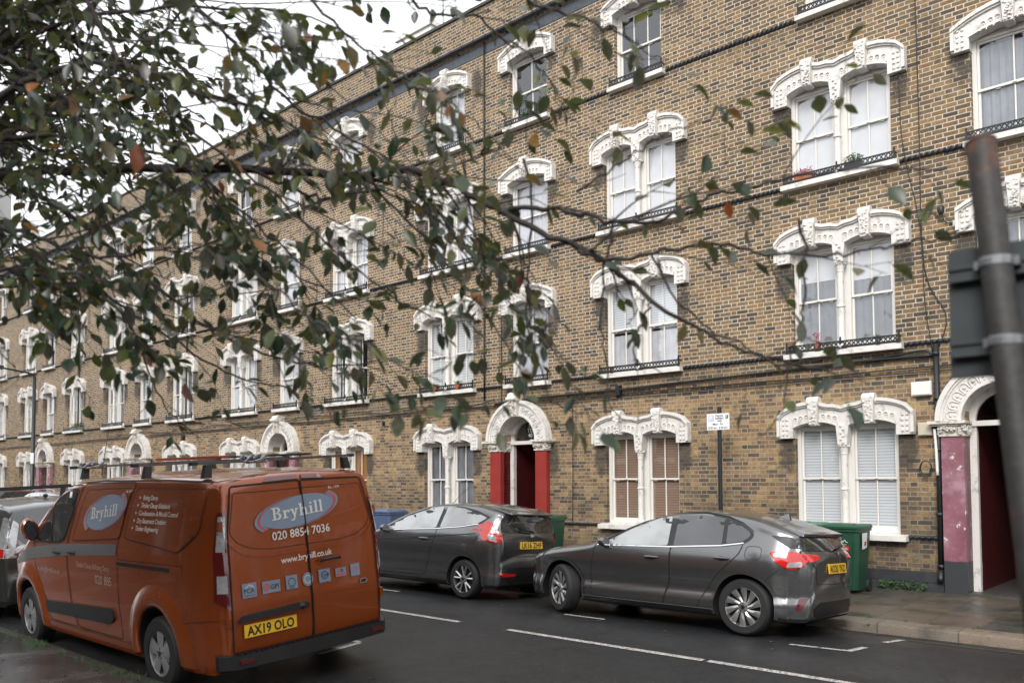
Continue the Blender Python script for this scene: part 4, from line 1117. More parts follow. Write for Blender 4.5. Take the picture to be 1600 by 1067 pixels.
# ---- the two grey hatchbacks ----------------------------------------------------
def hatch_focus():
    t = empty('parked_car', (-4.565, 9.95, 0)); t.location.z = road_z(9.95)+.01; t.rotation_euler = (-.048, 0, 0)
    tag(t, 'grey five-door hatchback with turned front wheels, in front of the green wheelie bins', 'car', 'cars parked along the street')
    HW = .905
    st = [(-3.40, .20, -3.22, .19, .03, .04), (-3.46, .33, -3.10, .19, .05, .06), (-3.48, .52, -3.00, .19, .06, .08), (-3.45, .66, -2.90, .19, .06, .08), (-3.36, .77, -2.85, .19, .06, .08), (-3.16, .855, -2.80, .19, .06, .08),
          (-2.75, .935, -2.60, .19, .06, .09), (-2.22, 1.005, -2.2, .19, .06, .07), (-1.85, 1.16, -1.85, .19, .05, .07), (-1.45, 1.325, -1.45, .19, .045, .08), (-1.05, 1.42, -1.05, .19, .04, .09), (-.55, 1.455, -.55, .19, .04, .10),
          (0, 1.395, 0, .19, .04, .10), (.33, 1.30, .3, .19, .04, .09), (.52, 1.232, .36, .19, .04, .06), (.58, 1.205, .39, .19, .05, .04), (.575, 1.175, .41, .19, .06, .04), (.65, 1.09, .43, .19, .08, .07), (.73, 1.01, .45, .19, .09, .07),
          (.765, .95, .47, .19, .09, .08), (.76, .84, .49, .19, .09, .08), (.76, .72, .51, .19, .10, .09), (.78, .62, .53, .19, .11, .09), (.785, .48, .55, .19, .11, .09), (.76, .34, .57, .19, .09, .07), (.72, .25, .60, .19, .05, .04), (.67, .21, .63, .19, .02, .015)]
    plan = [(-3.50, .52), (-3.42, .68), (-3.30, .80), (-3.1, .90), (-2.85, .965), (-2.4, .995), (-1, 1.0), (.1, 1.0), (.33, .955), (.48, .885), (.58, .80), (.67, .68), (.74, .53), (.80, .38)]
    sect = [(.18, .84), (.24, .885), (.34, .905), (.40, .900), (.47, .866), (.58, .885), (.72, .905), (.84, .902), (.93, .885), (1.0, .853), (1.06, .818), (1.2, .752), (1.32, .690), (1.40, .62), (1.46, .56)]
    AR = [(0, .335, .375), (-2.70, .335, .375)]
    mb = body_mesh(st, plan, sect, AR, .33)
    body, D = car_base('body', mb, ['paint_grey'], AR, HW, t)
    glass_f = smooth_poly([(-2.02, .985), (-1.55, 1.185), (-1.20, 1.33), (-1.08, 1.355), (-1.04, 1.20), (-1.03, .995), (-1.5, .985)], 1)
    glass_f = rounded([(-2.04, .955), (-1.62, 1.17), (-1.22, 1.325), (-1.06, 1.352), (-1.03, .985)], .03)
    glass_r = rounded([(-.95, .99), (-.97, 1.365), (-.62, 1.372), (-.33, 1.345), (-.30, 1.035)], .03)
    glass_q = rounded([(-.245, 1.045), (-.275, 1.325), (-.12, 1.275), (.03, 1.19), (.045, 1.15), (-.02, 1.085)], .04)
    outl = rounded([(-2.12, .935), (-1.62, 1.195), (-1.22, 1.355), (-.97, 1.392), (-.60, 1.40), (-.28, 1.358), (-.08, 1.29), (.07, 1.19), (.085, 1.14), (.0, 1.06), (-.3, 1.012), (-1.0, .965)], .04)
    dfront = rounded([(-2.13, .955), (-2.20, .60), (-2.17, .28), (-1.08, .265), (-.985, .60), (-.985, .995), (-1.5, .975)], .04)
    drear = rounded([(-.975, .60), (-1.065, .265), (-.60, .265), (-.50, .45), (-.33, .68), (-.06, .93), (-.02, 1.055), (-.6, 1.01), (-.975, .99)], .05)
    for sg in (-1, 1):
        b = MB(); D.panel(b, 'side', outl, .004, sg, 0); b.build('window_surround', 'black_plastic', t, smooth=True)
        for g, mm in ((glass_f, 'car_glass_light'), (glass_r, 'car_glass_mid'), (glass_q, 'car_glass_mid')):
            b = MB(); D.panel(b, 'side', g, .007, sg, 0, edge=.003); b.build('side_window', mm, t, smooth=True)
        b = MB(); D.line(b, 'side', [(-2.10, .945), (-1.0, .972), (-.3, 1.020), (-.02, 1.062)], .014, .010, sg); b.build('chrome_strip', 'chrome', t)
        b = MB(); D.line(b, 'side', outl[:0]+[(-2.12, .945), (-1.62, 1.205), (-1.22, 1.365), (-.97, 1.402), (-.60, 1.410), (-.28, 1.366), (-.08, 1.298), (.075, 1.20)], .010, .006, sg); b.build('gutter_seam', 'seam_black', t)
        for dd in (dfront, drear):
            b = MB(); D.line(b, 'side', dd, .011, .0025, sg, closed=True); do = b.build('door', 'seam_black', t)
            handle(D, do, (-1.24 if dd is dfront else -.27), (.835 if dd is dfront else .875), 'paint_grey', sg)
        b = MB(); D.line(b, 'side', rounded([(.02, 1.03), (.21, 1.03), (.21, .88), (.02, .88)], .06), .005, .003, sg, closed=True); b.build('fuel_flap' if sg < 0 else 'panel_seam', 'seam_black', t)
        b = MB(); D.line(b, 'side', [(.43, .80), (.28, .66), (.24, .62)], .006, .003, sg); D.line(b, 'side', [(-3.08, .66), (-2.98, .60)], .006, .003, sg); b.build('panel_seam', 'seam_black', t)
        b = MB(); D.line(b, 'side', [(-2.30, .235), (-1.2, .235), (-.40, .235)], .05, .006, sg); D.line(b, 'side', [(-2.32, .268), (-.38, .268)], .010, .010, sg, 1); b.build('sill_trim', ['black_plastic', 'alloy'], t)
        for (ax, az, ar) in AR:
            b = MB(); pts = [(ax+(ar+.016)*cos(a*pi/20), az+(ar+.016)*sin(a*pi/20)) for a in range(-2, 23)]
            D.line(b, 'side', pts, .040, .010, sg); b.build('wheel_arch_trim', 'paint_grey', t, smooth=True)
        b = MB(); D.panel(b, 'side', rounded([(.28, 1.165), (.50, 1.155), (.64, 1.02), (.50, 1.03)], .02), .008, sg, 0, .04, edge=0); b.build('window_surround', 'black_plastic', t, smooth=True)
        tl = rounded([(.30, .985), (.54, .99), (.66, .94), (.63, .80), (.50, .79), (.38, .86)], .03)
        b = MB(); D.panel(b, 'side', tl, .017, sg, 0, .025, edge=-.01); b.build('tail_light', 'lamp_red', t, smooth=True)
        b = MB(); D.panel(b, 'side', rounded([(.50, .86), (.62, .88), (.62, .82), (.49, .81)], .02), .022, sg, 0, .03, edge=.0); b.build('tail_light_lens', 'lamp_clear', t, smooth=True)
        b = MB(); D.panel(b, 'side', [(.60, .46), (.67, .475), (.62, .33), (.57, .33)], .012, sg, 0, .04, edge=-.01); b.build('reflector', 'lamp_dark_red', t)
        b = MB(); D.panel(b, 'side', rounded([(-3.42, .70), (-3.30, .80), (-3.00, .865), (-2.98, .84), (-3.12, .74), (-3.34, .66)], .03), .010, sg, 0, .05, edge=-.01); b.build('headlight', 'lamp_clear', t, smooth=True)
        mirror_part(t, -1.97, sg*.84, .985, 'paint_grey', sg)
    # rear window, spoiler, tailgate seams, lights on the tailgate
    b = MB(); D.panel(b, 'rear', rounded([(-.74, 1.06), (-.63, 1.165), (.63, 1.165), (.74, 1.06), (.62, 1.0), (-.62, 1.0)], .05), .006, edge=.0); b.build('rear_window', 'car_glass', t, smooth=True)
    b = MB(); b.hexa([(.34, -.58, 1.235), (.605, -.60, 1.155), (.605, .60, 1.155), (.34, .58, 1.235), (.34, -.56, 1.278), (.61, -.58, 1.192), (.61, .58, 1.192), (.34, .56, 1.278)]); b.box(.602, .614, -.16, .16, 1.165, 1.180, 1)
    o = b.build('spoiler', ['paint_grey', 'lamp_dark_red'], t, smooth=True)
    md = o.modifiers.new('bevel', 'BEVEL'); md.width = .01; md.segments = 2
    b = MB(); D.line(b, 'rear', rounded([(-.70, 1.0), (-.52, .80), (-.50, .62), (.50, .62), (.52, .80), (.70, 1.0)], .06), .008, .003); tg = b.build('tailgate', 'seam_black', t)
    for sg in (-1, 1):
        b = MB(); D.panel(b, 'rear', rounded([(sg*.80, .985), (sg*.46, .95), (sg*.44, .91), (sg*.62, .875), (sg*.80, .86)], .02), .014, edge=-.01, step=.05); b.build('tail_light', 'lamp_red', t, smooth=True)
    b = MB(); D.text(b, 'rear', 'F O C U S', -.20, .905, .045, .005, bold=.01); b.build('lettering', 'chrome', tg)
    b = MB(); D.panel(b, 'rear', [(.055*cos(a*pi/8), .97+.022*sin(a*pi/8)) for a in range(16)], .008, step=.05); b.build('badge', 'chrome', tg)
    plate(D, t, 'AO20 YKD', 0, .795)
    b = MB(); D.panel(b, 'rear', rounded([(-.56, .33), (-.44, .42), (.44, .42), (.56, .33), (.50, .25), (-.50, .25)], .03), .006, edge=0); b.build('bumper_trim', 'black_plastic', t, smooth=True)
    b = MB(); b.tube([(.69, .30, 1.055), (.74, .05, 1.03), (.78, -.10, 1.03)], [.022, .014, .008], 6); b.build('rear_wiper', 'black_plastic', t)
    b = MB(); b.hexa([(.02, -.02, 1.38), (.20, -.03, 1.33), (.20, .03, 1.33), (.02, .02, 1.38), (.10, -.003, 1.40), (.17, -.006, 1.43), (.17, .006, 1.43), (.10, .003, 1.40)]); b.build('roof_aerial', 'paint_grey', t, smooth=True)
    b = MB(); D.panel(b, 'top', rounded([(-1.98, -.60), (-1.98, .60), (-1.30, .52), (-1.30, -.52)], .06), .006, step=.12); b.build('windscreen', 'car_glass_mid', t, smooth=True)
    for x, s_ in ((0, 0), (-2.70, radians(-24))):
        for sg in (-1, 1): wheel(t, x, sg*(HW-.115), .325, .327, .232, 'swirl', s_)
    return t
hatch_focus()

def hatch_fiesta():
    t = empty('parked_car', (-9.2, 9.93, road_z(9.93)+.01), (-.046, 0, 0))
    tag(t, 'dark grey three-door hatchback parked in front of the red doorway', 'car', 'cars parked along the street')
    HW = .862
    st = [(-3.18, .20, -3.0, .18, .03, .04), (-3.26, .36, -2.9, .18, .05, .06), (-3.28, .55, -2.8, .18, .06, .08), (-3.20, .72, -2.7, .18, .06, .08), (-3.02, .85, -2.6, .18, .06, .08), (-2.6, .96, -2.5, .18, .06, .09), (-2.12, 1.05, -2.1, .18, .06, .07),
          (-1.7, 1.23, -1.7, .18, .05, .07), (-1.3, 1.375, -1.3, .18, .045, .08), (-.9, 1.455, -.9, .18, .04, .09), (-.4, 1.478, -.4, .18, .04, .10), (.05, 1.455, .03, .18, .04, .10), (.34, 1.40, .22, .18, .04, .08), (.54, 1.345, .28, .18, .04, .05), (.57, 1.32, .30, .18, .05, .04), (.555, 1.29, .31, .18, .06, .04),
          (.58, 1.17, .33, .18, .08, .07), (.63, 1.05, .35, .18, .09, .07), (.65, .96, .37, .18, .09, .08), (.64, .80, .40, .18, .09, .08), (.63, .70, .42, .18, .10, .08), (.66, .63, .44, .18, .11, .09), (.675, .48, .46, .18, .11, .09), (.655, .35, .48, .18, .09, .07), (.62, .26, .50, .18, .05, .04), (.56, .21, .52, .18, .02, .015)]
    plan = [(-3.30, .55), (-3.2, .72), (-3.05, .85), (-2.8, .95), (-2.4, .99), (-1, 1.0), (0, 1.0), (.25, .965), (.42, .90), (.53, .82), (.62, .70), (.69, .55)]
    sect = [(.17, .79), (.24, .84), (.34, .862), (.42, .85), (.52, .845), (.66, .862), (.80, .868), (.92, .855), (1.0, .83), (1.08, .79), (1.2, .735), (1.34, .665), (1.42, .60), (1.48, .54)]
    AR = [(0, .31, .345), (-2.489, .31, .345)]
    body, D = car_base('body', body_mesh(st, plan, sect, AR, .3), ['paint_grey'], AR, HW, t)
    gf = rounded([(-1.98, .985), (-1.45, 1.22), (-.95, 1.365), (-.66, 1.395), (-.68, 1.06)], .03)
    gq = rounded([(-.60, 1.065), (-.57, 1.395), (-.2, 1.37), (.10, 1.315), (.33, 1.24), (.20, 1.16), (-.1, 1.11)], .04)
    ol = rounded([(-2.05, .962), (-1.45, 1.245), (-.95, 1.393), (-.6, 1.424), (-.2, 1.40), (.12, 1.345), (.38, 1.255), (.22, 1.13), (-.1, 1.085), (-.68, 1.035)], .04)
    dr = rounded([(-2.04, .93), (-2.08, .45), (-2.02, .29), (-.86, .31), (-.78, .6), (-.66, .9), (-.64, 1.06), (-1.3, 1.01)], .05)
    for sg in (-1, 1):
        b = MB(); D.panel(b, 'side', ol, .004, sg, 0); b.build('window_surround', 'black_plastic', t, smooth=True)
        for g, mm in ((gf, 'car_glass_light'), (gq, 'car_glass_light')):
            b = MB(); D.panel(b, 'side', g, .007, sg, 0, edge=.003); b.build('side_window', mm, t, smooth=True)
        b = MB(); D.line(b, 'side', [(-2.0, .970), (-1.3, 1.015), (-.68, 1.045), (-.1, 1.095), (.20, 1.145)], .012, .010, sg); b.build('chrome_strip', 'chrome', t)
        b = MB(); D.line(b, 'side', dr, .010, .0025, sg, closed=True); do = b.build('door', 'seam_black', t); handle(D, do, -.90, .885, 'paint_grey', sg)
        b = MB(); D.line(b, 'side', [(.27+.075*cos(a*pi/10), .86+.075*sin(a*pi/10)) for a in range(20)], .005, .003, sg, closed=True); b.build('fuel_flap' if sg < 0 else 'panel_seam', 'seam_black', t)
        b = MB(); D.line(b, 'side', [(-2.45, .80), (-1.6, .84), (-.6, .93), (.2, 1.0)], .012, .003, sg); D.line(b, 'side', [(.36, .72), (.28, .60)], .006, .003, sg); b.build('panel_seam', 'seam_black', t)
        b = MB(); D.line(b, 'side', [(-2.1, .225), (-.36, .225)], .04, .006, sg); b.build('sill_trim', 'black_plastic', t)
        for (ax, az, ar) in AR:
            b = MB(); D.line(b, 'side', [(ax+(ar+.014)*cos(a*pi/20), az+(ar+.014)*sin(a*pi/20)) for a in range(-2, 23)], .034, .008, sg); b.build('wheel_arch_trim', 'paint_grey', t, smooth=True)
        b = MB(); D.panel(b, 'side', rounded([(.33, 1.20), (.43, 1.17), (.54, 1.0), (.58, .86), (.45, .88), (.31, .98)], .03), .018, sg, 0, .025, edge=-.01); b.build('tail_light', 'lamp_red', t, smooth=True)
        b = MB(); D.panel(b, 'side', rounded([(.42, 1.0), (.52, .98), (.56, .88), (.46, .90)], .02), .023, sg, 0, .03, edge=0); b.build('tail_light_lens', 'lamp_clear', t, smooth=True)
        b = MB(); D.panel(b, 'side', rounded([(-3.22, .78), (-2.9, .93), (-2.6, .95), (-2.7, .88), (-3.1, .70)], .03), .010, sg, 0, .05, edge=-.01); b.build('headlight', 'lamp_clear', t, smooth=True)
        b = MB(); D.panel(b, 'rear', rounded([(sg*.78, 1.16), (sg*.70, 1.14), (sg*.62, .95), (sg*.64, .87), (sg*.80, .90)], .02), .014, edge=-.01, step=.05); b.build('tail_light', 'lamp_red', t, smooth=True)
        b = MB(); D.panel(b, 'rear', [(sg*.66, .42), (sg*.36, .40), (sg*.38, .36), (sg*.62, .36)], .012, edge=-.01, step=.05); b.build('reflector', 'lamp_red', t)
        mirror_part(t, -1.86, sg*.80, 1.005, 'paint_grey', sg)
    b = MB(); D.panel(b, 'rear', rounded([(-.62, 1.06), (-.58, 1.30), (.58, 1.30), (.62, 1.06), (.55, 1.02), (-.55, 1.02)], .05), .006, edge=0); b.build('rear_window', 'car_glass', t, smooth=True)
    b = MB(); b.hexa([(.30, -.54, 1.365), (.66, -.50, 1.285), (.66, .50, 1.285), (.30, .54, 1.365), (.30, -.54, 1.400), (.67, -.49, 1.312), (.67, .49, 1.312), (.30, .54, 1.400)]); o = b.build('spoiler', 'paint_grey', t, smooth=True)
    md = o.modifiers.new('bevel', 'BEVEL'); md.width = .01; md.segments = 2
    b = MB(); D.line(b, 'rear', rounded([(-.62, 1.0), (-.58, .72), (-.52, .66), (.52, .66), (.58, .72), (.62, 1.0)], .06), .008, .003); tg = b.build('tailgate', 'seam_black', t)
    b = MB(); D.panel(b, 'rear', [(.05*cos(a*pi/8), .975+.02*sin(a*pi/8)) for a in range(16)], .008, step=.05); b.build('badge', 'chrome', tg)
    plate(D, t, 'LK16 ZHF', 0, .83)
    b = MB(); D.panel(b, 'rear', rounded([(-.60, .34), (-.50, .50), (.50, .50), (.60, .34), (.50, .27), (-.50, .27)], .03), .006, edge=0); b.build('bumper_trim', 'black_plastic', t, smooth=True)
    b = MB(); b.tube([(.68, 0, 1.03), (.70, -.2, 1.06), (.66, -.34, 1.11)], [.020, .012, .007], 6); b.build('rear_wiper', 'black_plastic', t)
    b = MB(); b.tube([(-1.15, -.02, 1.44), (-.70, -.02, 1.76)], [.005, .002], 5); b.build('roof_aerial', 'black_plastic', t)
    b = MB(); D.panel(b, 'top', rounded([(-1.92, -.58), (-1.92, .58), (-1.15, .5), (-1.15, -.5)], .06), .006, step=.12); b.build('windscreen', 'car_glass_mid', t, smooth=True)
    for x in (0, -2.489):
        for sg in (-1, 1): wheel(t, x, sg*(HW-.115), .297, .298, .215, 'twin')
    return t
hatch_fiesta()

# ---- orange van -------------------------------------------------------------------
def van():
    t = empty('parked_van', (-7.60, 4.595, road_z(4.6)-.005), (.066, 0, 0))
    tag(t, 'orange panel van with blue oval decals and a number plate reading AX19 OLO', 'van')
    HW = .985
    st = [(-4.02, .26, -3.85, .24, .04, .05), (-4.18, .42, -3.75, .24, .08, .08), (-4.24, .62, -3.70, .24, .10, .10), (-4.22, .86, -3.65, .24, .10, .12), (-4.12, 1.02, -3.55, .24, .09, .12), (-3.9, 1.13, -3.50, .24, .08, .12), (-3.45, 1.25, -3.35, .24, .07, .10), (-3.0, 1.53, -3.0, .24, .06, .10), (-2.55, 1.80, -2.55, .24, .05, .10), (-2.2, 1.915, -2.2, .24, .045, .09),
          (-1.6, 1.965, -1.6, .24, .045, .08), (-.6, 1.985, -.6, .24, .045, .08), (.3, 1.98, .25, .24, .045, .08), (.79, 1.95, .58, .24, .045, .08), (.88, 1.925, .66, .24, .05, .06), (.915, 1.875, .68, .24, .055, .05), (.96, 1.6, .71, .24, .055, .05), (.995, 1.3, .74, .24, .055, .05), (1.02, 1.0, .76, .24, .055, .05), (1.04, .75, .78, .24, .055, .05), (1.04, .55, .80, .24, .05, .05), (1.02, .40, .82, .24, .05, .04), (.97, .30, .84, .24, .02, .02)]
    plan = [(-4.26, .60), (-4.15, .76), (-4.0, .87), (-3.7, .96), (-3.3, .99), (-2.5, 1.0), (.45, 1.0), (.65, .985), (.78, .962), (.86, .925), (.93, .888), (.99, .848), (1.03, .81), (1.06, .77)]
    sect = [(.23, .93), (.34, .96), (.50, .972), (.62, .975), (.66, .985), (.95, .985), (1.15, .978), (1.27, .962), (1.34, .948), (1.6, .908), (1.78, .868), (1.88, .83), (1.98, .79)]
    AR = [(0, .36, .405), (-3.30, .36, .405)]
    body, D = car_base('body', body_mesh(st, plan, sect, AR, .34, ns=22), ['paint_orange'], AR, HW, t)
    sw1 = rounded([(-2.98, 1.235), (-2.62, 1.55), (-2.36, 1.765), (-2.20, 1.80), (-1.985, 1.80), (-2.0, 1.60), (-2.16, 1.30), (-2.30, 1.265)], .04)
    p1 = rounded([(-1.70, 1.82), (-.64, 1.845), (-.78, 1.355), (-1.92, 1.285)], .05)
    p2 = rounded([(-.54, 1.845), (.78, 1.84), (.72, 1.46), (.44, 1.285), (-.66, 1.365)], .06)
    sdoor = rounded([(-1.83, 1.885), (-.60, 1.90), (-.80, 1.33), (-.76, .37), (-1.83, .37), (-1.95, .60), (-2.06, 1.22)], .05)
    fdoor = rounded([(-1.86, 1.875), (-2.30, 1.86), (-2.62, 1.66), (-3.08, 1.24), (-3.0, .95), (-2.72, .60), (-2.64, .37), (-1.87, .37), (-1.98, .60), (-2.09, 1.22)], .06)
    for sg in (-1, 1):
        b = MB(); D.panel(b, 'side', [(x*1.0, z) for x, z in rounded([(-3.06, 1.215), (-2.64, 1.58), (-2.38, 1.80), (-2.20, 1.835), (-1.955, 1.835), (-1.97, 1.60), (-2.13, 1.28), (-2.30, 1.235)], .04)], .003, sg); b.build('window_surround', 'black_plastic', t, smooth=True)
        b = MB(); D.panel(b, 'side', sw1, .007, sg, 0, edge=.002); sw = b.build('side_window', 'car_glass', t, smooth=True)
        b = MB(); D.line(b, 'side', [(-2.56, 1.58), (-2.50, 1.25)], .035, .010, sg); b.build('window_bar', 'black_plastic', sw)
        for pp in (p1, p2):
            b = MB(); D.panel(b, 'side', pp, .009, sg, 0, edge=-.006); D.line(b, 'side', pp, .007, .0105, sg, 1, closed=True); b.build('side_panel', ['paint_orange', 'seam_black'], t, smooth=True)
        for pp, hx, hz in ((fdoor, -2.30, 1.145), (sdoor, -1.90, 1.165)):
            b = MB(); D.line(b, 'side', pp, .010, .0025, sg, closed=True); do = b.build('door' if pp is fdoor else 'sliding_door', 'seam_black', t)
            handle(D, do, hx, hz, 'black_plastic', sg, .17)
        b = MB(); D.line(b, 'side', [(-.80, 1.115), (.52, 1.13)], .070, .004, sg, 1); D.line(b, 'side', [(-.80, 1.115), (.30, 1.122)], .032, .008, sg, 0); D.line(b, 'side', [(-.80, 1.155), (.52, 1.172)], .005, .0065, sg, 0); b.build('sliding_door_rail', ['seam_black', 'paint_orange'], t)
        b = MB(); D.panel(b, 'side', rounded([(-2.72, .58), (-.92, .66), (-.90, .55), (-1.0, .50), (-2.66, .46)], .03), .022, sg, 0, edge=-.01); b.build('rubbing_strip', 'black_plastic', t, smooth=True)
        b = MB(); D.line(b, 'side', [(.22, .62), (.62, .69), (.93, .72)], .006, .003, sg); D.line(b, 'side', [(-2.7, .35), (-.42, .35)], .004, .003, sg); b.build('panel_seam', 'seam_black', t)
        b = MB(); D.line(b, 'side', [(-2.25, 1.882), (-1.4, 1.912), (0, 1.918), (.92, 1.895)], .012, .004, sg); b.build('roof_gutter', 'seam_black', t)
        for (ax, az, ar) in AR:            # swollen wheel arches
            b = MB()
            for j, (dr_, of) in enumerate(((.0, .012), (.03, .030), (.09, .034), (.14, .020), (.19, .001))):
                pass
            rows = [(.004, .0), (.006, .022), (.05, .034), (.11, .030), (.17, .012), (.215, -.003)]
            n = 30; vs = []
            for (dr_, of) in rows:
                q = [(ax+(ar+dr_)*cos(-.15+a*(pi+.30)/n), az+(ar+dr_)*sin(-.15+a*(pi+.30)/n)) for a in range(n+1)]
                tmp = MB(); D.put(tmp, 'side', q, [(i,) for i in range(n+1)], of, sg); vs.append(tmp.v if len(tmp.v) == n+1 else None)
            if all(v is not None for v in vs):
                b.add([p for r_ in vs for p in r_], [(j*(n+1)+i, j*(n+1)+i+1, (j+1)*(n+1)+i+1, (j+1)*(n+1)+i) for j in range(len(rows)-1) for i in range(n)])
                b.build('wheel_arch', 'paint_orange', t, smooth='all')
        b = MB(); D.panel(b, 'side', rounded([(-4.12, .90), (-3.85, 1.12), (-3.58, 1.16), (-3.75, 1.0), (-4.05, .82)], .03), .010, sg, 0, .05, edge=-.01); b.build('headlight', 'lamp_clear', t, smooth=True)
        o = mirror_part(t, -3.02, sg*.93, 1.36, 'paint_orange', sg, 1.0); o.scale = (1.25, 1.0, 1.9); o.location.z = -1.36*.9; o.location.x = 3.02*.25; o.location.y = 0
    # near side lettering and stripe
    b = MB(); D.panel(b, 'side', [(-3.66, 1.06), (-3.1, 1.165), (-2.1, 1.245), (-.83, 1.30), (-.83, 1.19), (-2.1, 1.12), (-3.1, 1.03), (-3.66, .93)], .0045, -1, 0, .08); b.build('stripe', 'decal_silver', t, smooth=True)
    def oval(D_, view, cx, cy, rx, ry, rot, off, ln, bsize, parent):
        c, s_ = cos(rot), sin(rot)
        E = lambda a, k=1.0, dx=0, dy=0: (cx+dx+(rx*k*cos(a))*c-(ry*k*sin(a))*s_, cy+dy+(rx*k*cos(a))*s_+(ry*k*sin(a))*c)
        b = MB()
        D_.panel(b, view, [E(a*2*pi/48) for a in range(48)], off, -1, 0, .07)
        # two swooshes: red with pale edges, one embracing each end
        for (a0, a1, kk) in ((radians(95), radians(215), 1.0), (radians(-98), radians(38), 1.0)):
            n = 26
            for (r0, r1, w0, mi, of) in ((1.035, 1.12, 1, 3, .0012), (.985, 1.05, 1, 2, .002), (.93, .99, 1, 0, .0016)):
                A = []; B = []
                for i in range(n+1):
                    a = a0+(a1-a0)*i/n; w = sin(pi*min(1, max(0, (i/n))))**.5 if 0 else (.25+.75*(i/n if kk*(a1-a0) > 0 and a0 < 0 else i/n))
                    sh = .10*(i/n)**2
                    A.append(E(a, r0+sh)); B.append(E(a, r0+sh+(r1-r0)*w))
                vs = A+B; fs = [(i, i+1, n+2+i, n+1+i) for i in range(n)]
                D_.put(b, view, vs, fs, off+of, -1, mi)
        # slab lettering built from strokes
        H_ = bsize
        def rect(x0, x1, y0, y1): L.append([(x0, y0), (x1, y0), (x1, y1), (x0, y1)])
        def ring(xc, yc, rx_, ry_, t_, a0=0, a1=2*pi, n=14):
            for i in range(n):
                p, q = a0+(a1-a0)*i/n, a0+(a1-a0)*(i+1)/n
                L.append([(xc+rx_*cos(p), yc+ry_*sin(p)), (xc+rx_*cos(q), yc+ry_*sin(q)), (xc+(rx_-t_)*cos(q), yc+(ry_-t_*.8)*sin(q)), (xc+(rx_-t_)*cos(p), yc+(ry_-t_*.8)*sin(p))])
        x = 0; L = []; s1 = .17; sr = .09; xh = .66
        rect(x, x+.14+.35, 0, sr); rect(x, x+.49, 1-sr, 1); rect(x+.12, x+.12+s1, 0, 1); rect(x+.1, x+.5, .50, .58)          # B
        ring(x+.46, .27, .27, .27, s1, -pi/2, pi/2); ring(x+.44, .77, .24, .23, s1, -pi/2, pi/2); x += .84
        rect(x, x+.42, 0, sr); rect(x, x+.24, xh-sr, xh); rect(x+.10, x+.10+s1, 0, xh); ring(x+.42, xh-.22, .20, .22, .12, pi*.25, pi*.95, 8); rect(x+.44, x+.58, xh-.22, xh-.04); x += .62      # r
        rect(x, x+.26, xh-sr, xh); rect(x+.38, x+.66, xh-sr, xh)                                                     # y
        L.append([(x+.06, xh), (x+.24, xh), (x+.42, 0), (x+.28, -.02)]); L.append([(x+.46, xh), (x+.58, xh), (x+.30, -.28), (x+.18, -.28)]); rect(x+.02, x+.26, -.30, -.18); x += .70
        rect(x, x+.36, 0, sr); rect(x+.46, x+.78, 0, sr); rect(x, x+.22, 1-sr, 1); rect(x+.09, x+.09+s1, 0, 1); ring(x+.40, xh-.25, .26, .25, .15, 0, pi, 8); rect(x+.51, x+.66, 0, xh-.24); x += .84   # h
        rect(x, x+.36, 0, sr); rect(x, x+.2, xh-sr, xh); rect(x+.09, x+.09+s1, 0, xh); rect(x+.09, x+.26, .80, .96); x += .42       # i
        for _ in (0, 1): rect(x, x+.36, 0, sr); rect(x, x+.2, 1-sr, 1); rect(x+.09, x+.09+s1, 0, 1); x += .42          # l l
        k = ln/x
        for q in L:
            pts = [(cx-ln/2+(px_*k), cy+(py_-.42)*H_) for px_, py_ in q]
            pts = [(cx+(a_-cx)*1.0, b_+(a_-cx)*math.tan(rot)*.45) for a_, b_ in pts]
            D_.put(b, view, pts, [(0, 1, 2, 3)], off+.004, -1, 1)
        return b.build('emblem', ['decal_blue', 'decal_white', 'decal_red', 'decal_blue'], parent, smooth=True)
    oval(D, 'side', -1.18, 1.60, .43, .165, radians(11), .012, .62, .115, t)
    b = MB()
    for i, s_ in enumerate(('Rising Damp', 'Timber Decay Solutions', 'Condensation & Mould Control', 'Dry Basement Creation', 'Timber Engineering')):
        D.text(b, 'side', s_, -.36-.02*i, 1.735-.072*i, .066, .0125, -1, 0, bold=.006, italic=.2, spacing=.92)
        vs = [(-.42-.02*i+.012*cos(a*pi/4), 1.757-.072*i+.012*sin(a*pi/4)) for a in range(8)]; D.panel(b, 'side', vs, .0125, -1, 0)
    D.text(b, 'side', 'Est. 1979', -.76, 1.80, .035, .0125)
    b.build('lettering', 'decal_text', t)
    b = MB(); D.text(b, 'side', 'Timber Decay & Rising Damp', -1.80, 1.02, .078, .004, bold=.004, spacing=.9); D.text(b, 'side', '020 885', -1.32, .88, .13, .004, bold=.01, spacing=.95)
    D.text(b, 'side', 'e. info@bryhill.co.uk', -2.92, .905, .085, .004, bold=.006, spacing=.95); b.build('lettering', 'decal_faint', t)
    # rear doors
    ins = rounded([(-.68, 1.79), (.68, 1.79), (.755, 1.45), (.69, 1.36), (.56, 1.30), (.38, 1.275), (-.38, 1.275), (-.56, 1.30), (-.69, 1.36), (-.755, 1.45)], .025, 3)
    b = MB(); D.line(b, 'rear', ins, .006, .003, -1, 1, closed=True)
    D.line(b, 'rear', [(p.x, p.y) for p in catmull([(-.83, 1.44, 0), (-.74, 1.34, 0), (-.62, 1.255, 0), (-.40, 1.225, 0), (0, 1.222, 0), (.40, 1.225, 0), (.62, 1.255, 0), (.74, 1.34, 0), (.83, 1.44, 0)], 5)], .022, .008, -1, 0)
    D.line(b, 'rear', [(-.86, .90), (.86, .90)], .0, .0) if False else None
    D.line(b, 'rear', [(-.80, .79), (-.30, .80), (.30, .80), (.80, .79)], .012, .006, -1, 0)
    b.build('rear_door_panel', ['paint_orange', 'seam_black'], t, smooth='all')
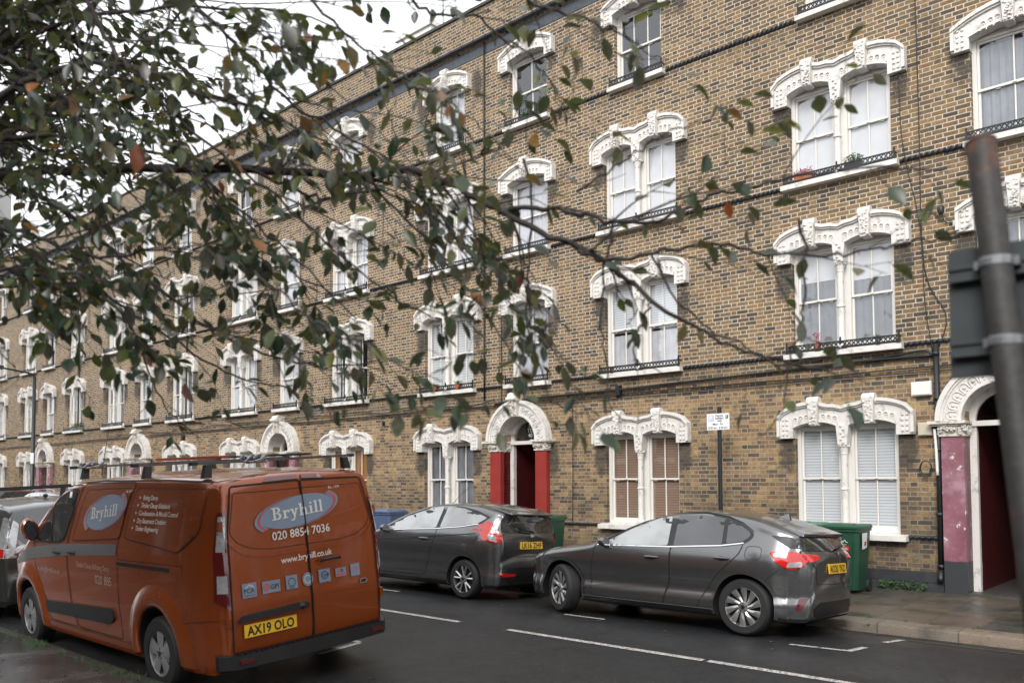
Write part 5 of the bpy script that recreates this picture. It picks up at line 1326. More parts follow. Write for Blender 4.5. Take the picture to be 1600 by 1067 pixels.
    for sg in (-1, 1):
        b = MB(); D.line(b, 'rear', rounded([(sg*.004, 1.865), (sg*.70, 1.85), (sg*.775, 1.45), (sg*.79, .80), (sg*.79, .43), (sg*.004, .43)], .03), .012, .0095, -1, closed=True); rd = b.build('rear_door', 'seam_black', t)
        if sg > 0: 
            b = MB(); b.tube([(1.045, .10, 1.10), (1.075, .12, 1.115), (1.075, .30, 1.12), (1.045, .32, 1.11)], .016, 8); b.build('handle', 'black_plastic', rd, smooth=True)
        for z in (1.52, .70):
            b = MB(); y = sg*.825; xx = D.hit('rear', y*.985, z)[0].x; b.box(xx-.02, xx+.022, y-.025, y+.015, z-.04, z+.04); b.build('hinge', 'paint_orange', rd)
        # tall lamp clusters on the corners
        out = rounded([(sg*.825, 1.63), (sg*.765, 1.65), (sg*.80, 1.28), (sg*.795, 1.18), (sg*.80, .80), (sg*.892, .88), (sg*.878, 1.25)], .01)
        b = MB(); D.panel(b, 'rear', out, .010, -1, 0, .04, edge=-.01); lc = b.build('tail_light', 'lamp_dark_red', t, smooth=True)
        b = MB(); D.panel(b, 'rear', [(sg*.82, 1.60), (sg*.782, 1.60), (sg*.815, 1.30), (sg*.860, 1.30)], .014, -1, 0, .03); b.build('tail_light_lens', 'lamp_clear', lc, smooth=True); b = MB(); D.panel(b, 'rear', [(sg*.870, 1.10), (sg*.815, 1.10), (sg*.815, .95), (sg*.875, .95)], .014, -1, 0, .03)
        [D.line(b, 'rear', [(sg*.84, q_), (sg*.80, q_)], .007, .018, -1, 1) for q_ in (1.38, 1.45, 1.52)]; b.build('tail_light_lens', ['lamp_clear', 'seam_black'], lc, smooth=True)
    b = MB(); D.panel(b, 'rear', rounded([(-.34, 1.905), (-.02, 1.912), (-.02, 1.878), (-.38, 1.868)], .008), .012, -1, 0, .05, edge=-.01); D.panel(b, 'rear', rounded([(.02, 1.912), (.24, 1.905), (.28, 1.868), (.02, 1.878)], .008), .012, -1, 0, .05, edge=-.01); b.build('brake_light', 'lamp_dark_red', t, smooth=True)
    oval(D, 'rear', -.06, 1.585, .40, .135, radians(9), .010, .56, .11, t)
    b = MB(); D.line(b, 'rear', [(0, 1.86), (0, .44)], .010, .0175, -1); b.build('door_seam', 'seam_black', t)
    b = MB(); D.text(b, 'rear', '020 8854 7036', -.36, 1.345, .105, .0125, bold=.012, spacing=.98, slope=.03); D.text(b, 'rear', 'Est. 1979', .30, 1.76, .035, .0125)
    D.text(b, 'rear', 'www.bryhill.co.uk', -.29, 1.130, .080, .006, bold=.012, spacing=.95, slope=.03); b.build('lettering', 'decal_text', t)
    # row of small trade badges
    def sq(y0, y1, z0, z1, extra):
        b = MB(); D.panel(b, 'rear', [(y0, z0), (y1, z0), (y1, z1), (y0, z1)], .012, -1, 0, .08); extra(b); b.build('badge', ['decal_blue', 'ink', 'decal_red', 'decal_text'], t)
    tx = lambda s_, y, z, sz, mi=1: (lambda b: D.text(b, 'rear', s_, y, z, sz, .0135, -1, mi, bold=.01))
    rg = lambda y, z, r, mi, w=.008: (lambda b: D.line(b, 'rear', [(y+r*cos(a*pi/10), z+r*sin(a*pi/10)) for a in range(20)], w, .0135, -1, mi, closed=True))
    def many(*fs): return lambda b: [f(b) for f in fs]
    sq(-.69, -.555, .885, 1.01, many(tx('PCA', -.68, .925, .055), tx('Property Care', -.675, .90, .017), lambda b: D.line(b, 'rear', [(-.66, .97), (-.62, .995), (-.58, .97)], .008, .0135, -1, 3)))
    sq(-.50, -.325, .895, 1.0, many(rg(-.462, .948, .028, 2, .010), rg(-.462, .948, .012, 2, .008), tx('GPI', -.425, .925, .06)))
    sq(-.265, -.145, .895, 1.015, many(rg(-.205, .955, .036, 1, .007), tx('TRUST', -.235, .90, .018)))
    b = MB(); D.panel(b, 'rear', [(-.035+.058*cos(a*pi/12), .955+.062*sin(a*pi/12)) for a in range(24)], .012, -1, 0); rg(-.035, .955, .035, 3, .006)(b); b.build('badge', ['decal_blue', 'ink', 'decal_red', 'decal_text'], t)
    sq(.085, .215, .90, 1.02, many(rg(.15, .965, .034, 1, .007), tx('CHAS', .115, .953, .034)))
    sq(.275, .40, .925, 1.005, many(lambda b: D.panel(b, 'rear', [(.285, .955), (.39, .955), (.39, .935), (.285, .935)], .0132, -1, 2), rg(.315, .98, .012, 2, .008), rg(.35, .98, .012, 1, .008)))
    sq(.455, .565, .905, 1.02, many(lambda b: D.line(b, 'rear', [(.49, .95), (.50, .99), (.53, .98), (.53, .94)], .010, .0135, -1, 2)))
    b = MB(); D.panel(b, 'rear', [(.60+.048*cos(a*pi/8), .845+.024*sin(a*pi/8)) for a in range(16)], .014, -1, 0, edge=0); D.panel(b, 'rear', [(.60+.040*cos(a*pi/8), .845+.018*sin(a*pi/8)) for a in range(16)], .016, -1, 1); b.build('oval_badge', ['chrome', 'ink'], t)
    b = MB(); D.panel(b, 'rear', rounded([(-.76, .69), (-.70, .745), (-.10, .765), (-.055, .745), (-.055, .705), (-.10, .71), (-.66, .695)], .015), .045, -1, 0, .06, edge=-.01); b.build('plate_light_housing', 'black_plastic', t, smooth=True)
    plate(D, t, 'AX19 OLO', -.44, .605, tilt=.02)
    b = MB(); bp = [(.96, -.90), (1.06, -.80), (1.10, -.3), (1.10, .3), (1.06, .80), (.96, .90)]
    for i in range(5):
        (x0, y0), (x1, y1) = bp[i], bp[i+1]
        b.hexa([(.9, y0, .28), (x0, y0, .30), (x1, y1, .30), (.9, y1, .28), (.9, y0, .425), (x0, y0, .415), (x1, y1, .415), (.9, y1, .425)])
    for i in range(30): y = -.75+i*.052; b.box(1.02, 1.08, y-.008, y+.008, .42, .428)
    for sg in (-1, 1): b.box(1.04, 1.090, sg*.70-.07, sg*.70+.07, .345, .375, 1)
    b.build('bumper', ['black_plastic', 'lamp_dark_red'], t)
    b = MB(); D.panel(b, 'front', rounded([(-.70, 1.34), (.70, 1.34), (.60, 1.80), (-.60, 1.80)], .08), .006, -1, 0); b.build('windscreen', 'car_glass', t, smooth=True)
    for x in (0, -3.30):
        for sg in (-1, 1): wheel(t, x, sg*(HW-.115), .335, .338, .215, 'cap')
    # roof rack
    for x in (-2.05, -.55, .62):
        rk = empty('crossbar', (x, 0, 0), parent=t); z = 2.050
        b = MB(); b.box(-.018, .018, -.90, .86, z, z+.024); b.box(-.022, .022, -.90, -.84, z-.003, z+.027, 1); b.box(-.022, .022, .80, .86, z-.003, z+.027, 1); b.build('bar', ['rack_bar', 'black_plastic'], rk)
        for sg in (-1, 1):
            b = MB(); b.hexa([(-.04, sg*.76-.035, 1.93), (.04, sg*.76-.035, 1.93), (.04, sg*.76+.035, 1.93), (-.04, sg*.76+.035, 1.93), (-.026, sg*.74-.03, z-.002), (.026, sg*.74-.03, z-.002), (.026, sg*.74+.03, z-.002), (-.026, sg*.74+.03, z-.002)]); b.build('foot', 'black_plastic', rk)
    b = MB(); b.box(-2.0, -.50, .02, .10, 2.086, 2.118); b.box(-2.2, .66, .30, .33, 2.086, 2.108, 1); b.build('carrier_tube', ['orange_bar', 'rack_bar'], t)
    for (x, y) in ((-1.98, -.72), (.60, -.30)):
        b = MB(); R_ = random.Random(3)
        for q in range(9): b.tube([(x+R_.uniform(-.10, .10), y+R_.uniform(-.13, .13), 2.075+R_.uniform(-.03, .05)) for _ in range(3)], R_.uniform(.006, .016), 5)
        b.blob((x, y, 2.085), .045, 4, sc=(1.4, 1.8, .6)); b.build('clamp', 'zinc', t)
    b = MB(); b.tube([(-2.12, -.55, 1.96), (-2.02, -.48, 2.50)], [.005, .002], 5); b.build('roof_aerial', 'black_plastic', t)
    return t
van()

# ---- cars farther off ----------------------------------------------------------------
def estate(name_lbl, loc, rx, mat, L=4.5, H=1.62, rails=True, bars=False, tall_lamps=False, cat='car', HWb=.89):
    t = empty('parked_car', loc, (rx, 0, 0)); tag(t, name_lbl, cat, 'cars parked along the street')
    s = H/1.62; f = (L-1.0-.85)*-1-0; wb = -(L-1.75); F = wb-.85
    st = [(F+.1, .22, F+.25, .20, .03, .04), (F, .50, F+.4, .20, .06, .08), (F+.1, .80*s, F+.6, .20, .07, .08), (F+.55, .98*s, F+.75, .20, .06, .09), (F+1.15, 1.08*s, F+1.15, .20, .06, .08), (F+1.7, 1.42*s, F+1.7, .20, .05, .08), (F+2.05, 1.57*s, F+2.05, .20, .04, .09), (F+2.8, 1.62*s, F+2.8, .20, .04, .10),
          (.0, 1.60*s, 0, .20, .04, .10), (.45, 1.55*s, .40, .20, .04, .08), (.58, 1.50*s, .45, .20, .05, .06), (.68, 1.25*s, .48, .20, .07, .06), (.75, 1.0*s, .50, .20, .08, .08), (.78, .75, .52, .20, .09, .08), (.84, .60, .54, .20, .10, .08), (.84, .42, .56, .20, .10, .08), (.76, .26, .60, .20, .04, .04)]
    plan = [(F-.02, .55), (F+.1, .75), (F+.3, .88), (F+.6, .96), (F+1.2, 1), (.2, 1), (.5, .97), (.7, .92), (.8, .84), (.88, .7)]
    sect = [(.18, .83), (.3, .87), (.5, HWb), (.8, HWb), (.95*s, .87), (1.05*s, .835), (1.3*s, .76), (1.5*s, .68), (1.62*s, .6)]
    AR = [(0, .33, .37), (wb, .33, .37)]
    body, D = car_base('body', body_mesh(st, plan, sect, AR, .33), [mat], AR, HWb, t)
    g = [rounded([(F+1.35, 1.10*s), (F+2.0, 1.45*s), (F+2.2, 1.49*s), (F+2.2, 1.09*s)], .04), rounded([(F+2.3, 1.09*s), (F+2.3, 1.50*s), (F+3.1, 1.50*s), (F+3.1, 1.08*s)], .04), rounded([(F+3.2, 1.08*s), (F+3.2, 1.50*s), (.22, 1.44*s), (.36, 1.12*s)], .05)]
    for sg in (-1, 1):
        for q in g:
            b = MB(); D.panel(b, 'side', q, .007, sg, 0, edge=0); b.build('side_window', 'car_glass_light' if not tall_lamps else 'car_glass_mid', t, smooth=True)
        b = MB()
        for xx in (F+1.30, F+2.25, F+3.15): D.line(b, 'side', [(xx, 1.06*s), (xx+.02, .3)], .010, .003, sg)
        b.build('door', 'seam_black', t)
        b = MB()
        if tall_lamps:
            D.panel(b, 'side', rounded([(.44, 1.40*s), (.60, 1.38*s), (.74, .98*s), (.78, .86), (.52, .86), (.50, 1.1)], .03), .014, sg, 0, .05, edge=-.01)
            D.panel(b, 'side', rounded([(.53, .98), (.77, .98), (.78, .87), (.53, .87)], .01), .018, sg, 1, .05, edge=0)
        else: D.panel(b, 'side', rounded([(.45, 1.05*s), (.70, 1.05*s), (.76, .85), (.50, .85)], .03), .014, sg, 1, .05, edge=-.01)
        b.build('tail_light', ['lamp_clear', 'lamp_red'], t, smooth=True)
        b = MB()
        if tall_lamps:
            D.panel(b, 'rear', rounded([(sg*.66, 1.36*s), (sg*.60, 1.30*s), (sg*.70, .88), (sg*.84, .88)], .02), .014, -1, 0, .05, edge=-.01)
        else: D.panel(b, 'rear', rounded([(sg*.55, 1.02*s), (sg*.80, 1.02*s), (sg*.84, .88), (sg*.58, .88)], .02), .014, -1, 1, .05, edge=-.01)
        b.build('tail_light', ['lamp_clear', 'lamp_red'], t, smooth=True)
        if rails:
            b = MB(); b.tube(catmull([(F+2.15, sg*.60, 1.57*s), (F+2.3, sg*.61, 1.64*s), (F+3.2, sg*.61, 1.67*s), (.1, sg*.60, 1.64*s), (.25, sg*.59, 1.58*s)], 4), .017, 8); b.build('roof_rail', 'alloy', t, smooth='all')
        mirror_part(t, F+1.42, sg*.82, 1.08*s, mat, sg)
    b = MB(); D.panel(b, 'rear', rounded([(-.56, 1.08*s), (-.52, 1.46*s), (.52, 1.46*s), (.56, 1.08*s)], .06), .006, edge=0); b.build('rear_window', 'car_glass_mid' if tall_lamps else 'car_glass', t, smooth=True)
    b = MB(); D.panel(b, 'rear', [(-.26, .70), (.26, .70), (.26, .81), (-.26, .81)], .012, edge=0); b.build('number_plate', 'plate_yellow', t)
    b = MB(); D.line(b, 'rear', [(-.7, .62), (.7, .62)], .010, .003); b.build('tailgate', 'seam_black', t)
    if bars:
        for x in (-.35, -1.3):
            b = MB(); b.box(x-.02, x+.02, -.80, .80, 1.735, 1.765)
            for sg in (-1, 1): b.hexa([(x-.04, sg*.66-.03, 1.57), (x+.04, sg*.66-.03, 1.57), (x+.04, sg*.66+.03, 1.57), (x-.04, sg*.66+.03, 1.57), (x-.02, sg*.68-.03, 1.736), (x+.02, sg*.68-.03, 1.736), (x+.02, sg*.68+.03, 1.736), (x-.02, sg*.68+.03, 1.736)])
            b.build('roof_bar', 'black_plastic', t)
        b = MB(); b.blob((-.1, 0, 1.64), .05, 4, sc=(1.3, .6, .6)); b.build('roof_aerial', 'black_plastic', t)
    for x in (0, wb):
        for sg in (-1, 1): wheel(t, x, sg*(HWb-.115), .32, .322, .22, 'seven')
    return t
estate('people carrier with black roof bars and tall clear tail lamps, ahead of the orange van', (-13.22, 4.66, road_z(4.66)), .05, 'paint_mpv', 4.45, 1.62, False, True, True)
estate('silver estate car with bright roof rails parked across the road near the street lamp', (-26.9, 9.93, road_z(9.93)), -.045, 'paint_silver', 4.6, 1.56)
estate('dark red car at the left edge beyond the silver estate car', (-32.6, 9.93, road_z(9.93)), -.045, 'paint_maroon', 4.4, 1.66, False)
# ------------------------------------------------------------------ the street tree whose boughs hang over the view
def leaf_mat():
    N = NT('tree_leaf'); g = N.n('ShaderNodeNewGeometry'); r = g.outputs['Random Per Island']
    c = N.ramp(r, [(0, (.007, .016, .006)), (.25, (.012, .028, .009)), (.5, (.020, .038, .012)), (.68, (.032, .050, .016)), (.80, (.055, .072, .018)), (.90, (.11, .10, .018)), (.955, (.06, .038, .020)), (.982, (.22, .11, .015)), (.993, (.20, .05, .02)), (1, (.12, .04, .025))], 'LINEAR')
    under = N.mix(.42, c, (.13, .105, .11))  # grey-lilac sky sheen painted into the underside colour
    c = N.mix(g.outputs['Backfacing'], c, under)
    c = N.mix(1.0, c, N.ramp(N.noise(N.pos(), 60, 3), [(.3, (.7,)*3), (.7, (1.3,)*3)]), 'MULTIPLY')
    N.link(c, N.b.inputs['Base Color']); N.b.inputs['Roughness'].default_value = .34; N.b.inputs['Specular IOR Level'].default_value = .55
    tl = N.n('ShaderNodeBsdfTranslucent'); N.link(N.mix(1.0, c, (1.9, 2.3, .9), 'MULTIPLY'), tl.inputs['Color'])
    ms = N.n('ShaderNodeMixShader'); ms.inputs[0].default_value = .28; N.link(N.b.outputs[0], ms.inputs[1]); N.link(tl.outputs[0], ms.inputs[2])
    N.link(ms.outputs[0], N.out.inputs['Surface']); MATS['tree_leaf'] = N.m
leaf_mat()
pm('bark', (.030, .022, .020), .75, var=.5, vscale=40, bump=.6, bscale=90)
pm('bark_trunk', (.06, .05, .042), .9, var=.5, vscale=12, bump=.8, bscale=30)
LIMBS=[
(0.027, 0.0035, 40, 0.9, [(-5.16, 1.32, 3.48), (-4.59, 1.69, 3.48), (-3.88, 2.07, 3.42), (-3.49, 2.29, 3.36), (-3.17, 2.44, 3.31), (-2.92, 2.54, 3.3), (-2.71, 2.59, 3.2), (-2.48, 2.68, 3.04), (-2.25, 2.76, 2.9), (-2.06, 2.8, 2.79), (-1.95, 2.9, 2.68), (-1.79, 2.92, 2.54), (-1.69, 3.02, 2.47), (-1.53, 3.03, 2.37), (-1.39, 3.17, 2.32), (-1.2, 3.2, 2.26)]) ,
(0.012, 0.003, 7, 0.9, [(-2.48, 2.68, 3.04), (-2.27, 2.73, 3.02), (-2.09, 2.76, 2.96), (-1.94, 2.77, 2.9), (-1.81, 2.82, 2.87), (-1.68, 2.86, 2.91), (-1.59, 2.95, 2.97), (-1.41, 2.97, 2.97), (-1.29, 3.07, 3.01), (-1.08, 3.13, 3.0), (-0.96, 3.24, 3.0), (-0.8, 3.25, 2.96)]) ,
(0.01, 0.0025, 8, 0.9, [(-2.1, 2.76, 2.81), (-1.96, 2.76, 2.74), (-1.79, 2.84, 2.76), (-1.59, 2.95, 2.78), (-1.42, 2.98, 2.72), (-1.24, 3.14, 2.71), (-1.09, 3.14, 2.69), (-0.97, 3.24, 2.72), (-0.84, 3.23, 2.71), (-0.73, 3.2, 2.72)]) ,
(0.007, 0.002, 1, 0.25, [(-2.39, 2.75, 3.27), (-2.37, 2.77, 3.06), (-2.39, 2.78, 2.76), (-2.4, 2.78, 2.53), (-2.37, 2.82, 2.38), (-2.34, 2.86, 2.22), (-2.28, 2.91, 2.17), (-2.23, 2.95, 2.13)]) ,
(0.007, 0.002, 0, 0.1, [(-1.99, 2.86, 2.93), (-2.02, 2.84, 2.79), (-2.03, 2.83, 2.65), (-2.04, 2.84, 2.45), (-2.03, 2.86, 2.28), (-2.02, 2.87, 2.17), (-2.0, 2.9, 2.09)]) ,
(0.007, 0.002, 1, 0.25, [(-1.95, 2.9, 2.68), (-1.83, 2.88, 2.58), (-1.86, 2.87, 2.5), (-1.88, 2.85, 2.44), (-1.88, 2.86, 2.34), (-1.8, 2.93, 2.28), (-1.68, 3.04, 2.22)]) ,
(0.007, 0.002, 1, 0.4, [(-1.29, 3.09, 2.84), (-1.28, 3.1, 2.7), (-1.29, 3.11, 2.51), (-1.3, 3.1, 2.41), (-1.34, 3.08, 2.31), (-1.36, 3.07, 2.17), (-1.38, 3.05, 2.08), (-1.44, 3.01, 2.01)]) ,
(0.006, 0.002, 1, 0.5, [(-1.77, 2.8, 2.73), (-1.7, 2.87, 2.56), (-1.61, 2.96, 2.45), (-1.48, 3.08, 2.35), (-1.34, 3.08, 2.29), (-1.22, 3.18, 2.33), (-1.11, 3.28, 2.41)]) ,
(0.01, 0.002, 9, 0.9, [(-2.87, 2.13, 4.08), (-2.71, 2.28, 3.97), (-2.6, 2.39, 3.86), (-2.4, 2.43, 3.79), (-2.3, 2.53, 3.69), (-2.21, 2.61, 3.6), (-2.15, 2.68, 3.46), (-2.09, 2.74, 3.32)]) ,
(0.009, 0.002, 7, 0.8, [(-2.21, 2.32, 3.89), (-2.14, 2.39, 3.79), (-2.03, 2.5, 3.7), (-1.86, 2.53, 3.6), (-1.79, 2.59, 3.56), (-1.72, 2.66, 3.5), (-1.6, 2.64, 3.4)]) ,
(0.008, 0.002, 6, 0.7, [(-3.08, 2.08, 4.0), (-2.98, 2.18, 3.85), (-2.88, 2.28, 3.74), (-2.68, 2.33, 3.58), (-2.58, 2.42, 3.49), (-2.48, 2.52, 3.39), (-2.36, 2.64, 3.23)]) ,
(0.016, 0.003, 10, .8, [(-5.15, 1.32, 3.58), (-4.86, 1.73, 3.34), (-4.56, 1.89, 3.06), (-4.26, 2.03, 2.83), (-3.98, 2.17, 2.61), (-3.67, 2.31, 2.47), (-3.46, 2.51, 2.42), (-3.19, 2.61, 2.45)]) ,
(0.012, 0.0025, 8, 0.7, [(-5.5, 1.41, 3.51), (-5.19, 1.58, 3.19), (-4.94, 1.81, 3.03), (-4.68, 1.93, 2.85), (-4.36, 2.09, 2.63), (-4.14, 2.3, 2.44), (-3.95, 2.34, 2.38), (-3.84, 2.44, 2.35), (-3.64, 2.49, 2.35)]) ,
(0.009, 0.002, 7, 1.2, [(-4.67, 1.8, 2.92), (-4.44, 1.88, 2.73), (-4.38, 1.94, 2.6), (-4.25, 1.94, 2.42), (-4.2, 1.99, 2.25), (-4.13, 2.06, 2.14), (-4.07, 2.12, 2.07)]) ,
(0.01, 0.0025, 4, 0.5, [(-3.67, 2.12, 3.38), (-3.51, 2.27, 3.3), (-3.43, 2.35, 3.24), (-3.26, 2.37, 3.2), (-3.13, 2.48, 3.23), (-2.9, 2.56, 3.13), (-2.68, 2.64, 2.93), (-2.6, 2.72, 2.75), (-2.41, 2.77, 2.59)]) ,
(0.022, 0.003, 22, 1.25, [(-4.85, 1.18, 3.63), (-4.5, 1.36, 3.77), (-4.18, 1.5, 3.83), (-3.98, 1.69, 3.84), (-3.66, 1.85, 3.67), (-3.44, 2.05, 3.58), (-3.18, 2.16, 3.42), (-3.01, 2.32, 3.33)]) ,
(0.018, 0.003, 20, 1.25, [(-5.31, 1.29, 3.93), (-4.98, 1.44, 4.13), (-4.64, 1.6, 4.25), (-4.26, 1.81, 4.26), (-3.85, 2.04, 4.23), (-3.46, 2.27, 4.14), (-3.15, 2.42, 3.96)]) ,
(0.014, 0.003, 16, 1.1, [(-4.27, 1.38, 4.52), (-4.12, 1.53, 4.18), (-4.05, 1.61, 3.97), (-3.88, 1.65, 3.78), (-3.75, 1.77, 3.59), (-3.6, 1.92, 3.41), (-3.41, 2.1, 3.2), (-3.22, 2.29, 2.96), (-2.95, 2.41, 2.72), (-2.78, 2.57, 2.58)]) ,
(0.012, 0.0025, 12, 1.0, [(-4.23, 1.95, 4.71), (-4.11, 2.07, 4.38), (-3.85, 2.18, 4.09), (-3.61, 2.29, 3.78), (-3.42, 2.47, 3.62), (-3.16, 2.58, 3.42), (-2.91, 2.69, 3.14), (-2.78, 2.82, 2.89), (-2.58, 2.88, 2.72)]) ,
(0.016, 0.003, 22, 1.4, [(-4.64, 1.14, 3.14), (-4.37, 1.25, 3.05), (-4.11, 1.36, 2.96), (-3.98, 1.48, 2.89), (-3.73, 1.57, 2.85), (-3.56, 1.72, 2.87), (-3.41, 1.85, 2.79)]) ,
(0.016, 0.003, 22, 1.4, [(-4.97, 1.21, 3.57), (-4.66, 1.35, 3.56), (-4.47, 1.53, 3.59), (-4.18, 1.66, 3.5), (-3.97, 1.85, 3.45), (-3.7, 1.97, 3.26), (-3.55, 2.12, 3.08), (-3.37, 2.29, 2.86), (-3.12, 2.4, 2.6)]) ,
(0.012, 0.003, 16, 1.3, [(-4.14, 1.07, 2.77), (-3.9, 1.15, 2.74), (-3.81, 1.24, 2.71), (-3.71, 1.33, 2.73), (-3.61, 1.42, 2.69), (-3.53, 1.49, 2.63)]) ,
(0.005, 0.002, 1, 1.0, [(-4.03, 1.05, 2.53), (-3.95, 1.12, 2.47), (-3.9, 1.18, 2.37), (-3.86, 1.21, 2.29)]) ,
(0.004, 0.002, 1, 1.0, [(-3.68, 0.95, 2.71), (-3.6, 1.01, 2.73), (-3.55, 1.06, 2.71)]) ,
(0.006, 0.002, 5, 1.6, [(-2.84, 1.7, 2.64), (-2.67, 1.73, 2.52), (-2.47, 1.79, 2.38), (-2.38, 1.87, 2.34), (-2.3, 1.94, 2.27), (-2.11, 1.99, 2.19)]) ,
(0.006, 0.002, 5, 1.6, [(-2.31, 2.01, 3.32), (-2.15, 2.02, 3.23), (-2.04, 1.99, 3.07), (-2.03, 2.01, 2.94), (-2.04, 2.01, 2.85)]) ,
(0.006, 0.002, 4, 1.6, [(-1.89, 2.31, 2.42), (-1.91, 2.29, 2.36), (-1.79, 2.26, 2.27), (-1.74, 2.32, 2.21)]) ,
(0.006, 0.002, 8, 1.2, [(-2.97, 1.25, 3.76), (-2.81, 1.27, 3.56), (-2.71, 1.37, 3.47), (-2.6, 1.47, 3.41), (-2.47, 1.59, 3.36)]) ,
(0.006, 0.002, 8, 1.2, [(-3.42, 0.86, 3.44), (-3.18, 0.96, 3.3), (-3.07, 1.06, 3.21), (-2.97, 1.15, 3.14), (-2.89, 1.23, 3.1)]) ,
(0.008, 0.002, 7, 0.5, [(-3.17, 2.44, 3.31), (-3.04, 2.57, 3.14), (-2.89, 2.72, 2.92), (-2.71, 2.76, 2.72), (-2.52, 2.81, 2.4), (-2.46, 2.87, 2.29)]) ,
(0.008, 0.002, 7, 0.6, [(-3.95, 2.0, 3.42), (-3.79, 2.16, 3.2), (-3.66, 2.3, 2.98), (-3.49, 2.45, 2.82), (-3.18, 2.61, 2.73), (-2.88, 2.75, 2.68)]) ,
(0.006, 0.002, 2, 0.6, [(-2.04, 2.67, 3.02), (-1.92, 2.77, 3.12), (-1.82, 2.85, 3.21), (-1.67, 2.85, 3.24), (-1.51, 2.86, 3.23)]) ,
]
def street_tree():
    R_ = random.Random(21)
    t = empty('street_tree', (-5.6, .95, .1)); tag(t, 'broad street tree whose leafy boughs hang across the top left of the view', 'tree')
    base = Vector((-5.6, .95, .1))
    wood = MB(); LV = []; LF = []
    eye = Vector((0, 0, CAMH))
    def leaf(p, d, up, L):
        """a pointed oval leaf, folded along its midrib"""
        d = d.normalized(); s = d.cross(up)
        if s.length < .05: s = d.orthogonal()
        s.normalize(); n = s.cross(d).normalized(); w = L*R_.uniform(.24, .31); fold = R_.uniform(.15, .5); bend = R_.uniform(-.25, .1)
        k = len(LV); prof = [(0, 0), (.16, .55), (.40, 1.0), (.65, .85), (.86, .40), (1.0, 0)]
        rows = []
        for u, q in prof:
            c = p+d*(L*u)+n*(bend*L*u*u)
            if q == 0: rows.append([len(LV)]); LV.append(c)
            else:
                rows.append([len(LV), len(LV)+1, len(LV)+2]); LV.append(c-s*w*q+n*fold*w*q); LV.append(c); LV.append(c+s*w*q+n*fold*w*q)
        LF.append((rows[0][0], rows[1][1], rows[1][0])); LF.append((rows[0][0], rows[1][2], rows[1][1]))
        for i in range(1, 4):
            a, b = rows[i], rows[i+1]; LF.append((a[0], a[1], b[1], b[0])); LF.append((a[1], a[2], b[2], b[1]))
        LF.append((rows[4][0], rows[4][1], rows[5][0])); LF.append((rows[4][1], rows[4][2], rows[5][0]))
    def leaves_along(pts, dens, r_end=0):
        for a, b in zip(pts, pts[1:]):
            L = (b-a).length; n = L/.050*dens
            k = int(n)+(1 if R_.random() < n-int(n) else 0)
            for _ in range(k):
                p = a.lerp(b, R_.random()); d = (b-a).normalized()
                side = Vector((R_.gauss(0, 1), R_.gauss(0, 1), R_.gauss(0, .6))); side -= d*side.dot(d); side.normalize()
                dd = (d*R_.uniform(.1, .9)+side*R_.uniform(.4, 1.1)+Vector((0, 0, -R_.uniform(.15, 1.0)))).normalized()
                st_ = R_.uniform(.012, .028); e_ = dd.orthogonal().normalized()*.0011; k_ = len(LV); LV.extend([p-e_, p+e_, p+dd*st_+e_, p+dd*st_-e_]); LF.append((k_, k_+1, k_+2, k_+3)); p = p+dd*st_
                if (p-eye).length < 1.9 or p.z < 2.0: continue
                leaf(p, dd, Vector((R_.gauss(0, .35), R_.gauss(0, .35), 1)), R_.choice((.055, .068, .078, .086, .094, .102)))
    def twig(p, d, L, r, dens, depth):
        pts = [p]; n = max(3, int(L/.085)); v = d.normalized(); kids = []
        for i in range(n):
            v = (v+Vector((R_.gauss(0, .13), R_.gauss(0, .13), R_.gauss(-.022, .10)))).normalized()
            pts.append(pts[-1]+v*L/n)
            if depth and i > 0 and R_.random() < .42: kids.append((pts[-1], v))
        if min((q-eye).length for q in pts) < 1.9 or min(q.z for q in pts) < 1.98: return
        rr = [max(.0011, r*(1-.8*i/n)) for i in range(n+1)]
        wood.tube(pts, rr, 5 if r > .003 else 4, caps=False)
        for q in pts[1:-1]:                              # buds and spurs
            if R_.random() < .5: s_ = q+Vector((R_.gauss(0, 1), R_.gauss(0, 1), R_.gauss(0, 1))).normalized()*.012; wood.tube([q, s_], [.0022, .0012], 4, caps=False)
        leaves_along(pts[len(pts)//3:], dens)
        for q, v_ in kids:
            side = Vector((R_.gauss(0, 1), R_.gauss(0, 1), R_.gauss(0, 1))); side -= v_*side.dot(v_); side.normalize()
            twig(q, (v_+side*R_.uniform(.5, 1.0)), L*R_.uniform(.28, .55), r*.6, dens*1.15, depth-1)
    for li, (r0, r1, nt_, dens, P) in enumerate(LIMBS):
        if P[0][0] < -3.9 and nt_ >= 9: nt_ = int(nt_*1.22); dens *= 1.1
        k = 5; pts = catmull(P, k); n = len(pts)
        if P[0][0] < -4.0 and len(P) > 4:                # boughs that leave the frame run back to the trunk
            a = Vector(P[0]); top = base+Vector((R_.uniform(-.1, .1), R_.uniform(-.1, .1), 2.2+R_.random()*.5))
            pre = catmull([top, top.lerp(a, .5)+Vector((0, 0, .08)), a], 4)[:-1]; wood.tube(pre+[pts[0]], [r0*1.9-(r0*.9)*i/len(pre) for i in range(len(pre)+1)], 9, caps=False)
        rr = [r0+(r1-r0)*(i/(n-1))**.8 for i in range(n)]
        jit = [p+Vector((R_.gauss(0, .006), R_.gauss(0, .006), R_.gauss(0, .006))) for p in pts]
        wood.tube(jit, rr, 8 if r0 > .01 else 6, caps=False)
        for q in range(2, n-1):
            if R_.random() < .7:
                s_ = jit[q]+Vector((R_.gauss(0, 1), R_.gauss(0, 1), R_.gauss(0, 1))).normalized()*(rr[q]+.012); wood.tube([jit[q], s_], [.003, .0015], 4, caps=False)
        if r0 < .012: leaves_along(jit[n//6:], dens*.28)
